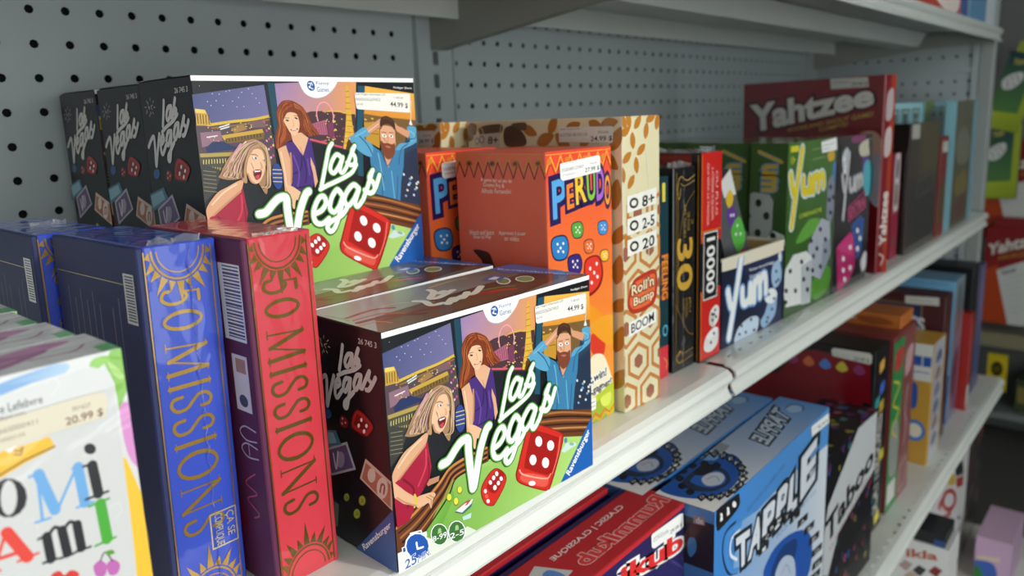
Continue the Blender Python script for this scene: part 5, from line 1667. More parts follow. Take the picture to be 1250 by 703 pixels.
'yum_left':('left',[
('G','3c5a2c','20381c',[500,1000,500,300],[-10,-10,1010,-10,1010,1010,-10,1010]),
('P','9aa09a',[-94,698,87,723,539,713,642,677,631,518,394,429,-23,451]),
('P','b8bcb8',[349,429,654,509,966,486,1018,429,307,399]),
('Q','1c221c',[240,662,326,663,237,684]),
('Q','1c221c',[465,591,551,592,462,614]),
('Q','1c221c',[-55,584,33,586,-57,607]),
('Q','1c221c',[241,489,328,490,239,512]),
('Q','1c221c',[659,477,743,478,656,499]),
('K','7a8a9a',50,0,0,[250,950,800,900]),
('K','b89a30',32,0,0,[220,955,850,895]),
('T','um','b89a30',[330,880,330,730,720,730,720,880],'7a8a9a',0.08,3),
]),
'yumx_front':('front',[
('P','17141a',[-10,-10,1010,-10,1010,1010,-10,1010]),
('S','8a2a6a',[408,993,752,1000,760,960,415,955]),
('P','c01c6a',[87,293,166,319,446,370,585,349,650,114,512,41,169,-5]),
('P','e23a86',[87,293,376,351,585,349,572,193]),
('P','2a52a0',[475,411,731,460,882,421,827,203,680,155]),
('S','cfd4da',[145,880,262,932,345,872,296,759,175,798]),
('S','e8e0e4',[819,132,951,191,1035,109,901,50]),
('S','5a2a88',[718,874,868,902,941,761,768,718]),
('S','48b8c8',[776,786,953,813,1032,615,844,592]),
('S','d8d0b8',[628,936,973,968,1020,871,683,858]),
('S','2a2a2e',[892,970,1125,911,1089,824,961,847]),
('Q','f4eef0',[295,204,338,200,291,223]),
('Q','f4eef0',[482,263,526,259,478,282]),
('Q','f4eef0',[310,125,353,120,307,144]),
('Q','f4eef0',[511,120,556,115,507,140]),
('Q','f4eef0',[360,59,403,53,356,78]),
('Q','f4eef0',[676,359,721,355,671,378]),
('Q','f4eef0',[767,298,813,294,762,318]),
('Q','f4eef0',[702,233,748,229,698,253]),
('Q','f4eef0',[191,862,231,861,187,880]),
('Q','f4eef0',[257,811,298,809,254,828]),
('Q','f4eef0',[220,780,262,778,217,797]),
('K','7a90a8',95,1,0,[169,756,221,667,274,644]),
('K','7a90a8',95,1,0,[335,887,301,754,269,636,234,476]),
('K','7a90a8',95,1,0,[380,722,399,658,451,647,498,666,498,723]),
('K','7a90a8',95,1,0,[498,723,520,648]),
('K','7a90a8',95,1,0,[572,645,561,725]),
('K','7a90a8',95,1,0,[565,707,605,729,640,715,659,656]),
('K','7a90a8',95,1,0,[648,707,688,732,730,719,748,667]),
('K','d8d0cc',64,1,0,[169,756,221,667,274,644]),
('K','d8d0cc',64,1,0,[335,887,301,754,269,636,234,476]),
('K','d8d0cc',64,1,0,[380,722,399,658,451,647,498,666,498,723]),
('K','d8d0cc',64,1,0,[498,723,520,648]),
('K','d8d0cc',64,1,0,[572,645,561,725]),
('K','d8d0cc',64,1,0,[565,707,605,729,640,715,659,656]),
('K','d8d0cc',64,1,0,[648,707,688,732,730,719,748,667]),
('P','c83a78',[353,539,852,626,896,500,388,438]),
('P','1c1018',[384,534,824,611,862,510,415,450]),
('T','EXTRA','e84a88',[427,463,844,518,828,589,414,528],None,0,2),
]),
'yah_left':('left',[
('G','8a1420','6a0c18',[500,1000,500,0],[-10,-10,1010,-10,1010,1010,-10,1010]),
('T','Yahtzee','eae4dc',[69,714,944,852,937,964,50,876],'4a0810',0.07,4),
('T','SCORE,AND SHOUT GAME!','c8a83c',[364,719,942,796,940,824,363,742],None,0,1),
('T','COMPTE!','c8a83c',[592,723,784,752,783,773,591,745],None,0,1),
('S','c8a090',[815,685,916,727,994,694,1002,565,872,603]),
('S','a8a4b0',[906,562,1014,606,1010,359,937,396]),
('S','48a8b8',[917,541,957,563,956,418,925,416]),
]),
'yah_sticker':('left',[
('P','d8d4cc',[656,998,900,994,908,945,665,944]),
('T','29.99 $','555555',[799,950,897,950,896,970,798,971],None,0,1),
('K','888888',8,0,0,[674,977,777,976]),
]),
'yah_front':('front',[
('P','a83a24',[600,-10,1010,-10,1010,1010,600,1010]),
('T','Yahtzee','e0d8d0',[850,140,850,420,250,420,250,140],None,0,3),
('S','b8a8a8',[300,900,800,930,800,800,300,780]),
('S','c8b8b4',[300,720,800,740,800,620,300,600]),
('K','d8c8c0',20,1,0,[300,100,700,80,500,40]),
]),
'pink_front':('front',[
('P','9a2440',[-10,-10,1010,-10,1010,700,-10,700]),
('S','d8d2d0',[200,980,800,1000,850,550,600,450,200,500]),
('S','202024',[350,930,650,930,650,780,350,780]),
('S','202024',[350,700,650,700,650,520,350,520]),
('S','c8862a',[450,660,550,660,550,570,450,570]),
('P','7a5030',[300,220,700,220,700,120,300,120]),
]),
'blk_front':('front',[
('P','3a2c20',[0,0,1000,0,1000,1000,0,1000]),
('P','20180f',[80,40,940,40,940,550,80,550]),
('P','544822',[350,600,1000,600,1000,1000,350,1000]),
('P','c8c4b8',[60,990,300,990,300,880,60,880]),
('P','4a4844',[300,550,900,600,900,450,300,400]),
('P','2a2824',[340,530,860,575,860,475,340,425]),
('K','5a2018',20,0,0,[100,900,100,100]),
]),
'lbA_front':('front',[
('P','7aa83a',[0,840,300,840,300,1000,0,1000]),
('P','20302a',[180,955,380,955,380,835,180,835]),
('P','9ab8b4',[200,945,360,945,360,845,200,845]),
('P','33443f',[230,920,330,920,330,870,230,870]),
('P','20302a',[440,955,640,955,640,835,440,835]),
('P','9ab8b4',[460,945,620,945,620,845,460,845]),
('P','33443f',[490,920,590,920,590,870,490,870]),
('P','20302a',[700,955,900,955,900,835,700,835]),
('P','9ab8b4',[720,945,880,945,880,845,720,845]),
('P','33443f',[750,920,850,920,850,870,750,870]),
('K','d4ecf0',15,0,0,[970,0,970,1000]),
('S','5a8a94',[200,600,500,700,800,500,600,200,300,300]),
]),
'lbB_front':('front',[
('P','7aa83a',[0,840,300,840,300,1000,0,1000]),
('P','20302a',[180,955,380,955,380,835,180,835]),
('P','9ab8b4',[200,945,360,945,360,845,200,845]),
('P','33443f',[230,920,330,920,330,870,230,870]),
('P','20302a',[440,955,640,955,640,835,440,835]),
('P','9ab8b4',[460,945,620,945,620,845,460,845]),
('P','33443f',[490,920,590,920,590,870,490,870]),
('P','20302a',[700,955,900,955,900,835,700,835]),
('P','9ab8b4',[720,945,880,945,880,845,720,845]),
('P','33443f',[750,920,850,920,850,870,750,870]),
('K','d4ecf0',15,0,0,[970,0,970,1000]),
('S','5a8a94',[200,600,500,700,800,500,600,200,300,300]),
]),
'lbC_front':('front',[
('G','6a6a50','4a4020',[500,900,500,200],[0,0,780,0,780,1000,0,1000]),
('S','8a8a70',[100,700,400,800,700,650,600,500,200,520]),
('S','8a7a20',[100,350,500,450,700,300,400,200]),
('S','6a3a1c',[200,200,600,250,600,50,200,50]),
('K','7a6a30',30,1,0,[200,900,500,600,300,400]),
]),
'bookr_front':('front',[
('P','c8c4bc',[200,950,900,950,900,840,200,840]),
('P','5a4a20',[100,500,900,600,900,200,100,100]),
]),
'rum_top':('top',[
('T','Rummikub','d43a3c',[974,199,532,192,526,439,970,492],'e8b8b0',0.035,3),
('T','THE ORIGINAL','8a2a2a',[893,162,811,191,817,234,896,202],None,0,0),
('T','CLASSIC | CLASSIQUE','f0e4e0',[855,605,495,582,498,695,856,736],None,0,1),
('P','c8c8c4',[447,742,493,283,426,229,368,602]),
('S','5a8ac8',[452,550,464,435,459,290,425,510]),
]),
'rum_front':('front',[
('P','2c2258',[-10,-10,1010,-10,1010,985,-10,985]),
('P','c02a30',[-10,985,1010,985,1010,1010,-10,1010]),
('T','ikub','e0302c',[629,904,981,848,981,912,630,961],'f6f2ee',0.09,3),
('K','4a3a78',20,1,0,[908,843,982,779,957,765]),
('K','4a3a78',20,1,0,[969,826,1007,780,995,752]),
]),
'rum_sticker':('front',[
('P','f2f1ec',[794,987,956,977,975,971,978,927,961,924,805,935,790,946,788,983]),
('T','29.99 $','555555',[896,936,968,931,968,944,896,951],None,0,1),
('T','0294508','999999',[798,957,884,949,884,960,798,970],None,0,0),
('K','aaaaaa',4,0,0,[800,971,850,967]),
]),
'rumb_front':('front',[
('P','2c2258',[-10,-10,1010,-10,1010,985,-10,985]),
('S','f0eeea',[930,940,990,945,990,910,930,900]),
('S','f0eeea',[720,930,760,935,770,900,720,900]),
]),
'tap_top':('top',[
('G','e8e6e2','5a94d4',[455,773,982,226],[-10,-10,1010,-10,1010,1010,-10,1010]),
('S','1d55a8',[38,1044,144,1037,325,969,393,628,324,285,170,115,60,306,20,699]),
('S','22324a',[104,817,245,845,274,503,205,231,121,280,84,543]),
('S','2a62b8',[132,742,225,720,250,481,197,284,132,379]),
('P','7aa8d8',[291,925,359,938,384,763,316,753]),
('P','9aa0a8',[382,994,458,979,451,803,388,773]),
('S','1a1c22',[186,807,252,863,282,746,266,631,202,625]),
('P','17181c',[306,1179,355,1182,338,1048,289,1044]),
('T','A','e8e8e4',[307,1117,319,1074,339,1120,326,1164],None,0,0),
('P','17181c',[332,1076,381,1076,364,944,314,941]),
('T','B','e8e8e4',[332,1014,344,970,364,1016,352,1060],None,0,0),
('P','17181c',[347,942,396,941,379,811,329,810]),
('T','C','e8e8e4',[347,881,359,837,380,882,367,926],None,0,0),
('P','17181c',[351,791,400,787,383,659,333,661]),
('T','D','e8e8e4',[351,730,363,686,383,729,371,774],None,0,0),
('P','17181c',[343,633,391,627,375,502,326,506]),
('T','E','e8e8e4',[343,573,355,529,375,571,363,615],None,0,0),
('P','17181c',[325,480,372,473,356,351,308,357]),
('T','F','e8e8e4',[325,422,337,378,356,418,344,462],None,0,0),
('P','17181c',[297,345,344,336,328,217,281,224]),
('T','G','e8e8e4',[298,288,310,244,329,283,317,326],None,0,0),
('P','17181c',[264,235,309,224,294,109,248,117]),
('T','H','e8e8e4',[264,179,276,136,294,173,283,216],None,0,0),
('P','17181c',[226,157,270,146,256,32,211,42]),
('T','I','e8e8e4',[227,102,238,60,256,96,244,138],None,0,0),
('P','17181c',[187,114,230,103,216,-8,172,2]),
('T','J','e8e8e4',[187,60,198,19,216,54,205,96],None,0,0),
('P','17181c',[149,109,191,97,177,-13,135,-3]),
('T','K','e8e8e4',[149,55,160,14,177,49,166,90],None,0,0),
('P','17181c',[114,139,155,127,142,18,100,28]),
('T','L','e8e8e4',[115,86,125,45,142,80,131,120],None,0,0),
('P','17181c',[84,201,125,191,112,82,71,91]),
('T','M','e8e8e4',[85,149,96,108,112,143,101,184],None,0,0),
('P','17181c',[61,293,102,284,90,175,49,182]),
('T','N','e8e8e4',[63,240,73,200,89,236,78,276],None,0,0),
('P','17181c',[47,409,87,401,75,290,34,296]),
('T','O','e8e8e4',[48,355,58,315,74,352,64,392],None,0,0),
('S','14161c',[61,637,89,630,78,522,50,529]),
('S','14161c',[82,831,110,826,98,714,70,720]),
('S','14161c',[123,987,152,983,140,867,111,872]),
('S','14161c',[176,1063,207,1060,194,941,164,945]),
('S','14161c',[228,1036,260,1033,246,912,215,916]),
('S','14161c',[265,909,296,904,282,784,251,790]),
('S','14161c',[275,714,307,708,293,591,261,598]),
('S','c8ccd8',[166,627,217,624,242,499,219,351,166,319,137,463]),
('K','9aa4c0',12,1,0,[176,559,211,499,186,365]),
('K','1c2430',12,1,0,[895,668,954,633,952,442,912,348]),
('S','a8c4e0',[897,652,939,584,937,435,895,378,861,499]),
('T','TAPPLE','c8d4e0',[825,430,528,276,548,634,894,877],'1c2836',0.09,3),
]),
'tap_front':('front',[
('G','5a9ad8','e6ecf2',[253,939,790,662],[-10,-10,1010,-10,1010,1010,-10,1010]),
('G','3f86d0','5c9cdc',[65,936,867,995],[-41,1035,1011,1011,1063,838,565,874,319,864,13,909,-36,811]),
('P','3f86d0',[-39,968,139,901,160,837,128,709,-35,796]),
('S','1a1a1e',[11,986,28,1000,154,992,173,979,167,941,47,927,16,937]),
('Q','f0f0ee',[136,966,151,959,136,977]),
('Q','f0f0ee',[46,972,54,968,46,978]),
('P','f0f0ee',[38,952,57,950,53,965,39,968]),
('Q','f0f0ee',[92,971,101,967,92,977]),
('P','f0f0ee',[84,950,104,948,100,964,85,967]),
('T','ÉDITION QUÉBÉCOISE','3a5a80',[240,889,547,927,545,945,235,911],None,0,0),
('T','POUR LES ESPRITS VIFS','6a8ab0',[497,673,886,686,884,700,489,693],None,0,0),
('K','1c2836',25,1,0,[148,901,75,896,59,834,98,751,165,716]),
('K','4a90d8',50,1,0,[188,874,106,881,83,831,117,751,175,720]),
('K','e8eef4',30,1,0,[179,855,122,856,115,806,163,763]),
('T','T','e4eaf0',[165,716,257,715,259,826,153,841],'1c2836',0.1,4),
('T','A','e4eaf0',[245,712,353,713,367,840,279,836],'1c2836',0.1,4),
('T','P','e4eaf0',[359,716,464,714,482,849,367,842],'1c2836',0.1,4),
('T','P','e4eaf0',[471,716,592,720,590,868,491,855],'1c2836',0.1,4),
('T','L','e4eaf0',[578,717,715,719,694,887,603,858],'1c2836',0.1,4),
('T','E','e4eaf0',[709,720,865,750,875,924,709,897],'1c2836',0.1,4),
('S','1d5cb8',[402,561,442,641,609,635,800,560,867,449,792,352]),
('S','17407e',[447,557,537,613,690,580,671,504,547,484]),
('S','c8d4e8',[497,510,517,562,590,561,671,504,679,413]),
('K','8aa4d0',15,1,0,[545,505,593,522,635,468]),
('P','1a1b20',[333,685,419,679,424,705,338,712]),
('T','I','e8e8e4',[363,687,394,683,396,697,365,700],None,0,1),
('P','1a1b20',[357,717,444,712,449,738,362,744]),
('T','C','e8e8e4',[388,719,419,716,420,730,389,733],None,0,1),
('P','1a1b20',[400,733,489,729,494,754,405,760]),
('T','R','e8e8e4',[431,735,463,732,464,746,432,749],None,0,1),
('P','1a1b20',[459,732,551,727,556,753,464,759]),
('T','M','e8e8e4',[491,734,524,730,526,745,493,748],None,0,1),
('P','1a1b20',[531,712,627,706,632,733,536,740]),
('T','T','e8e8e4',[565,713,599,709,600,724,566,728],None,0,1),
('P','1a1b20',[611,673,711,667,716,694,616,702]),
('T','L','e8e8e4',[646,674,682,670,683,686,647,690],None,0,1),
('P','1a1b20',[691,619,797,610,802,638,696,648]),
('T','A','e8e8e4',[728,620,766,615,767,630,729,635],None,0,1),
('P','1a1b20',[765,552,875,542,881,571,771,583]),
('T','S','e8e8e4',[804,553,844,547,845,563,805,569],None,0,1),
('P','1a1b20',[825,480,939,467,945,496,830,511]),
('T','P','e8e8e4',[865,479,906,473,907,489,866,496],None,0,1),
('P','1a1b20',[863,409,980,394,985,423,868,440]),
('T','D','e8e8e4',[903,407,946,400,947,417,904,424],None,0,1),
('P','1a1b20',[873,347,991,330,997,360,879,378]),
('T','H','e8e8e4',[914,345,957,337,958,354,916,362],None,0,1),
('P','1a1b20',[856,301,973,283,979,313,861,333]),
('T','O','e8e8e4',[896,299,939,290,940,307,898,316],None,0,1),
]),
'tap_sticker':('front',[
('P','f2f1ec',[795,991,985,982,996,938,805,946]),
('K','999999',5,0,0,[814,972,898,967]),
('T','36.99 $','666666',[872,951,977,947,975,960,870,965],None,0,1),
]),
'tap_left':('left',[
('P','201820',[-10,800,1010,800,1010,960,-10,960]),
('P','7a6a70',[664,969,851,975,853,947,665,943]),
('T','de','b8b0b4',[708,946,827,949,826,971,707,968],None,0,2),
('S','3a6aa0',[584,886,693,893,716,860,630,828,572,841]),
]),
'tab_front':('front',[
('S','8a2440',[209,103,228,122,263,114,249,95,257,76,223,90]),
('S','30508a',[128,67,147,85,182,77,168,58,176,40,142,53]),
('S','8a7e26',[887,800,909,822,949,813,934,791,943,769,902,785]),
('S','4a3064',[197,537,214,554,247,547,235,529,242,511,209,524]),
('S','2c6a74',[148,106,165,123,197,116,185,99,192,82,160,94]),
('S','8a3a64',[896,829,918,851,959,842,943,819,953,797,912,813]),
('S','8a2440',[775,193,793,211,826,204,813,186,821,168,788,181]),
('S','30508a',[595,732,617,754,659,745,643,722,653,700,611,716]),
('S','8a7e26',[851,87,871,107,909,98,895,78,903,57,865,72]),
('S','4a3064',[648,506,664,523,696,516,684,499,691,482,660,494]),
('S','2c6a74',[440,89,464,113,507,103,490,79,500,56,457,73]),
('S','8a3a64',[840,548,858,566,891,558,878,540,886,522,853,535]),
('S','8a2440',[876,572,899,595,941,585,925,563,935,540,893,556]),
('S','30508a',[821,508,840,527,875,519,862,500,870,481,835,495]),
('S','8a7e26',[575,431,592,448,623,441,611,424,618,407,587,419]),
('S','4a3064',[283,813,298,828,328,822,316,806,323,790,294,801]),
('S','2c6a74',[21,626,39,644,72,636,59,619,67,601,34,614]),
('S','8a3a64',[509,471,527,490,561,482,548,463,556,445,522,458]),
('S','8a2440',[970,196,989,214,1024,206,1011,187,1019,169,984,182]),
('S','30508a',[177,633,195,650,228,643,215,625,223,607,190,620]),
('S','8a7e26',[330,747,348,765,382,757,369,739,377,721,343,734]),
('S','4a3064',[535,904,552,921,582,914,570,897,577,881,547,893]),
('S','2c6a74',[30,229,52,251,93,241,77,220,87,198,46,213]),
('S','8a3a64',[589,237,608,256,641,248,628,230,636,211,602,224]),
('S','8a2440',[155,459,171,475,200,468,189,452,196,437,166,448]),
('S','30508a',[664,896,687,919,731,909,714,886,724,862,681,879]),
('S','8a7e26',[713,960,728,975,757,969,746,953,753,938,724,949]),
('S','4a3064',[258,966,280,988,320,979,305,957,314,935,273,950]),
('S','2c6a74',[381,943,402,964,440,955,425,934,434,914,396,929]),
('S','8a3a64',[794,293,811,310,842,303,830,286,837,269,806,281]),
('S','8a2440',[418,136,436,155,471,147,457,128,465,110,431,123]),
('S','30508a',[940,331,955,347,984,340,973,325,980,309,951,320]),
('S','8a7e26',[13,170,35,192,76,182,60,160,70,138,29,154]),
('S','4a3064',[340,290,356,307,386,300,374,283,381,267,351,279]),
('S','2c6a74',[957,424,974,441,1006,434,994,417,1001,399,970,412]),
('S','8a3a64',[35,55,52,72,83,65,71,48,79,31,47,43]),
('S','8a2440',[654,150,670,165,699,159,688,143,695,127,666,138]),
('S','30508a',[457,249,480,273,525,263,508,239,518,215,474,232]),
('S','8a7e26',[91,529,113,551,154,542,138,520,147,498,107,514]),
('S','4a3064',[382,988,401,1007,437,999,423,979,432,960,395,974]),
('S','2c6a74',[219,411,235,426,264,420,253,404,260,388,231,399]),
('S','8a3a64',[389,249,411,271,454,262,438,239,447,216,405,232]),
('S','8a2440',[809,499,824,514,853,508,842,492,849,476,820,487]),
('S','30508a',[230,242,247,260,279,252,267,235,274,218,242,230]),
('S','8a7e26',[208,870,224,886,255,879,243,863,250,846,220,858]),
('S','4a3064',[22,928,43,948,80,940,66,919,74,899,37,914]),
('S','2c6a74',[958,403,981,426,1023,416,1007,393,1017,370,974,387]),
('S','8a3a64',[623,791,645,813,685,803,669,782,679,760,639,775]),
('S','8a2440',[470,93,487,110,519,103,507,86,514,68,482,81]),
('S','30508a',[841,900,864,923,907,913,890,890,900,867,857,883]),
('S','8a7e26',[305,657,327,679,368,670,352,647,362,625,321,641]),
('S','4a3064',[614,815,634,835,671,826,657,806,665,786,628,801]),
('S','2c6a74',[630,686,647,704,680,696,667,678,675,661,642,673]),
('S','8a3a64',[900,956,916,972,946,965,934,949,941,933,911,945]),
('S','8a2440',[941,962,962,983,1001,974,986,953,995,932,956,947]),
('S','30508a',[21,899,37,915,68,908,56,892,63,875,33,887]),
('S','8a7e26',[946,667,962,683,991,676,980,660,987,644,957,656]),
('S','4a3064',[138,635,159,655,196,647,182,627,190,606,153,621]),
('S','2c6a74',[722,927,739,945,771,937,759,920,766,903,734,915]),
('S','8a3a64',[-19,922,-3,938,25,931,14,916,21,900,-8,911]),
('P','ced0d0',[-91,352,-18,480,44,701,583,1007,718,1001,973,996,987,620,264,463,100,270]),
('T','Taboo','141416',[30,461,949,667,940,805,18,619],None,0,3),
('T','Le jeu des mots interdits','a83a4a',[129,405,818,599,814,623,105,443],None,0,0),
('P','0d0d10',[595,1000,718,1001,801,1000,750,1033,602,1020]),
]),
'tab_top':('top',[
('S','8a2440',[846,116,867,176,906,152,900,38,861,80]),
('S','30508a',[780,783,801,843,840,819,834,705,795,747]),
('S','8a7e26',[848,551,869,611,908,587,902,473,863,515]),
('S','4a3064',[849,202,870,262,909,238,903,124,864,166]),
('S','2c6a74',[641,331,662,391,701,367,695,253,656,295]),
('S','8a3a64',[862,774,883,834,922,810,916,696,877,738]),
('S','8a2440',[442,526,463,586,502,562,496,448,457,490]),
('S','30508a',[-4,34,17,94,56,70,50,-44,11,-2]),
('S','8a7e26',[564,489,585,549,624,525,618,411,579,453]),
('S','4a3064',[835,608,856,668,895,644,889,530,850,572]),
('S','2c6a74',[109,363,130,423,169,399,163,285,124,327]),
('S','8a3a64',[738,523,759,583,798,559,792,445,753,487]),
('S','8a2440',[-19,838,2,898,41,874,35,760,-4,802]),
('S','30508a',[798,85,819,145,858,121,852,7,813,49]),
('S','8a7e26',[513,381,534,441,573,417,567,303,528,345]),
('S','4a3064',[757,311,778,371,817,347,811,233,772,275]),
('S','2c6a74',[204,487,225,547,264,523,258,409,219,451]),
('S','8a3a64',[936,95,957,155,996,131,990,17,951,59]),
('S','8a2440',[84,621,105,681,144,657,138,543,99,585]),
('S','30508a',[855,512,876,572,915,548,909,434,870,476]),
('S','8a7e26',[404,858,425,918,464,894,458,780,419,822]),
('S','4a3064',[747,67,768,127,807,103,801,-11,762,31]),
('S','2c6a74',[851,196,872,256,911,232,905,118,866,160]),
('S','8a3a64',[272,836,293,896,332,872,326,758,287,800]),
('S','8a2440',[392,798,413,858,452,834,446,720,407,762]),
('S','30508a',[137,874,158,934,197,910,191,796,152,838]),
('S','8a7e26',[146,149,167,209,206,185,200,71,161,113]),
('S','4a3064',[464,339,485,399,524,375,518,261,479,303]),
('S','2c6a74',[512,904,533,964,572,940,566,826,527,868]),
('S','8a3a64',[681,6,702,66,741,42,735,-72,696,-30]),
('S','8a2440',[282,545,303,605,342,581,336,467,297,509]),
('S','30508a',[457,716,478,776,517,752,511,638,472,680]),
('S','8a7e26',[454,76,475,136,514,112,508,-2,469,40]),
('S','4a3064',[215,848,236,908,275,884,269,770,230,812]),
('S','2c6a74',[327,767,348,827,387,803,381,689,342,731]),
('S','8a3a64',[956,627,977,687,1016,663,1010,549,971,591]),
('S','8a2440',[647,610,668,670,707,646,701,532,662,574]),
('S','30508a',[283,913,304,973,343,949,337,835,298,877]),
('S','8a7e26',[437,911,458,971,497,947,491,833,452,875]),
('S','4a3064',[276,868,297,928,336,904,330,790,291,832]),
]),
'scat_left':('left',[
('P','7a0c1c',[411,698,623,943,708,964,978,938,988,731,788,774]),
('P','7a0c1c',[0,0,950,0,950,800,0,800]),
('S','8a2440',[720,365,732,377,744,370,737,353]),
('S','30508a',[399,176,411,188,423,181,416,164]),
('S','8a7e26',[705,265,717,277,729,270,722,253]),
('S','4a3064',[604,173,616,185,628,178,621,161]),
('S','2c6a74',[65,178,77,190,89,183,82,166]),
('S','8a3a64',[740,191,752,203,764,196,757,179]),
('S','8a2440',[827,269,839,281,851,274,844,257]),
('S','30508a',[524,260,536,272,548,265,541,248]),
('S','8a7e26',[565,157,577,169,589,162,582,145]),
('S','4a3064',[362,494,374,506,386,499,379,482]),
('S','2c6a74',[155,382,167,394,179,387,172,370]),
('S','8a3a64',[292,240,304,252,316,245,309,228]),
('S','8a2440',[10,128,22,140,34,133,27,116]),
('S','30508a',[871,452,883,464,895,457,888,440]),
('S','8a7e26',[733,443,745,455,757,448,750,431]),
('S','4a3064',[875,183,887,195,899,188,892,171]),
('S','2c6a74',[531,318,543,330,555,323,548,306]),
('S','8a3a64',[522,495,534,507,546,500,539,483]),
('S','8a2440',[695,507,707,519,719,512,712,495]),
('S','30508a',[97,381,109,393,121,386,114,369]),
('S','8a7e26',[616,418,628,430,640,423,633,406]),
('S','4a3064',[563,453,575,465,587,458,580,441]),
('S','2c6a74',[270,491,282,503,294,496,287,479]),
('S','8a3a64',[366,360,378,372,390,365,383,348]),
('S','8a2440',[822,401,834,413,846,406,839,389]),
('S','30508a',[276,212,288,224,300,217,293,200]),
('S','c86a3a',[300,890,330,925,360,890,330,870]),
('S','4a7ac8',[385,890,415,925,445,890,415,870]),
('S','c8b83a',[470,890,500,925,530,890,500,870]),
('S','8a3a6a',[555,890,585,925,615,890,585,870]),
('S','c86a3a',[640,890,670,925,700,890,670,870]),
('S','4a7ac8',[725,890,755,925,785,890,755,870]),
('S','c8b83a',[810,890,840,925,870,890,840,870]),
('S','8a3a6a',[895,890,925,925,955,890,925,870]),
]),
'scat_sticker':('left',[
('P','d2d0c8',[785,977,796,989,973,991,985,978,984,943,973,934,792,947]),
('T','39.99 $','666660',[897,937,971,938,970,962,896,961],None,0,1),
('K','999990',6,0,0,[796,960,885,959]),
]),
'scat_front':('front',[
('T','SCATTERGORIES','d0ccc0',[700,100,700,640,250,640,250,100],None,0,2),
('P','e8b050',[340,865,660,880,640,935,320,920]),
('P','4a6ac8',[440,745,760,760,740,815,420,800]),
('P','3a9a9a',[140,685,460,700,440,755,120,740]),
('P','c8a83a',[440,645,760,660,740,715,420,700]),
('P','d88a5a',[40,465,360,480,340,535,20,520]),
('P','d8c83a',[640,365,960,380,940,435,620,420]),
('P','8ac83a',[40,165,360,180,340,235,20,220]),
('P','e8d83a',[540,25,860,40,840,95,520,80]),
('P','3a9ab0',[90,265,410,280,390,335,70,320]),
]),
'grn_front':('front',[
('P','2c8a4a',[0,0,480,0,480,970,0,970]),
('P','8a4a4a',[480,0,1000,0,1000,970,480,970]),
('S','9a9a94',[50,450,300,520,450,400,400,200,100,220]),
('K','d8c83a',40,1,0,[100,750,350,700,100,620,400,550,100,480,350,400]),
('P','d8d4d0',[50,160,400,160,400,40,50,40]),
('S','c8a0a0',[600,850,900,880,850,750,600,720]),
('K','d8c8c8',30,1,0,[750,650,700,500,800,400,700,300]),
('K','e0d0d0',15,0,0,[600,180,900,200,900,40,600,30,600,180]),
('S','c03a3a',[100,900,400,920,400,820,120,800]),
]),
'org_left':('left',[
('S','c8a0a0',[300,500,500,800,700,500,500,200]),
('S','8a4a20',[700,600,850,800,950,400,800,200]),
]),
'yel_left':('left',[
('P','dcdcd8',[-10,700,1010,700,1010,1010,-10,1010]),
('P','2a5aa8',[860,900,920,900,920,820,860,820]),
('P','2a5aa8',[930,900,990,900,990,820,930,820]),
('K','2a5aa8',15,0,0,[860,770,980,770]),
('S','2a5aa8',[840,660,900,660,900,480,840,480]),
('E','3a7ac8',[900,280],80,90,0),
('E','e8e0c8',[900,280],55,60,0),
('K','c88a2a',20,1,0,[300,400,600,500,800,400]),
]),
'yel_front':('front',[
('P','b8b8bc',[100,0,900,0,900,1000,100,1000]),
('S','7a7a90',[300,120,700,140,600,220,300,200]),
('S','9a7a70',[300,260,700,280,600,360,300,340]),
('S','5a6a8a',[300,400,700,420,600,500,300,480]),
('S','7a7a90',[300,540,700,560,600,640,300,620]),
('S','9a7a70',[300,680,700,700,600,780,300,760]),
('S','5a6a8a',[300,820,700,840,600,920,300,900]),
]),
'mots_left':('left',[
('P','24365c',[0,500,860,500,860,930,0,930]),
('K','a88a4a',15,0,0,[0,935,865,935,865,300]),
('T','MOTS','cfd4dc',[616,798,892,750,886,847,611,883],None,0,3),
]),
'mots_sticker':('left',[
('P','c8c8c2',[760,986,962,996,966,942,763,935]),
('K','888888',10,0,0,[779,961,927,964]),
]),
'lbl_left':('left',[
('P','3a62a0',[700,0,1010,0,1010,350,700,350]),
('P','7ab4dc',[-10,350,1010,350,1010,1010,-10,1010]),
('K','4a4a50',10,0,0,[0,975,950,975]),
]),
'lbl_front':('front',[
('G','9ab0bc','3a4a78',[500,900,500,200],[100,0,1010,0,1010,1000,100,1000]),
('S','6a6a6a',[300,900,700,950,800,700,400,600]),
('S','2a3050',[300,400,800,500,700,200,300,150]),
]),
'rthin_front':('front',[
('P','c8c8c4',[100,250,900,250,900,30,100,30]),
('K','e8d0c8',15,0,0,[500,800,500,400]),
]),
'prp_front':('front',[
('S','7a6a9a',[200,900,800,950,800,600,200,500]),
('S','4a5a8a',[200,400,800,500,700,100,200,100]),
]),
'dkt_front':('front',[
('K','5a4a3a',30,1,0,[500,800,400,500,600,200]),
('P','3a2a24',[200,600,800,600,800,400,200,400]),
]),
'qw_front':('front',[
('P','e2e0de',[-10,-10,1010,-10,1010,1010,-10,1010]),
('T','Qwirkle','b8342c',[185,854,94,259,620,-35,714,623],'f2d8d0',0.03,2),
('P','2a2a30',[555,849,803,782,865,664,634,738]),
('P','d8b83a',[364,852,575,785,624,697,433,757]),
('P','b83a30',[638,725,870,650,869,580,688,635]),
('K','8a8aa8',20,0,0,[84,878,11,443]),
('K','8a8aa8',20,0,0,[1,914,-71,487]),
('P','3a3434',[661,205,843,136,851,34,667,107]),
('P','c8863a',[619,120,831,20,835,-68,621,36]),
('Q','3a4a8a',[819,365,874,339,813,382]),
]),
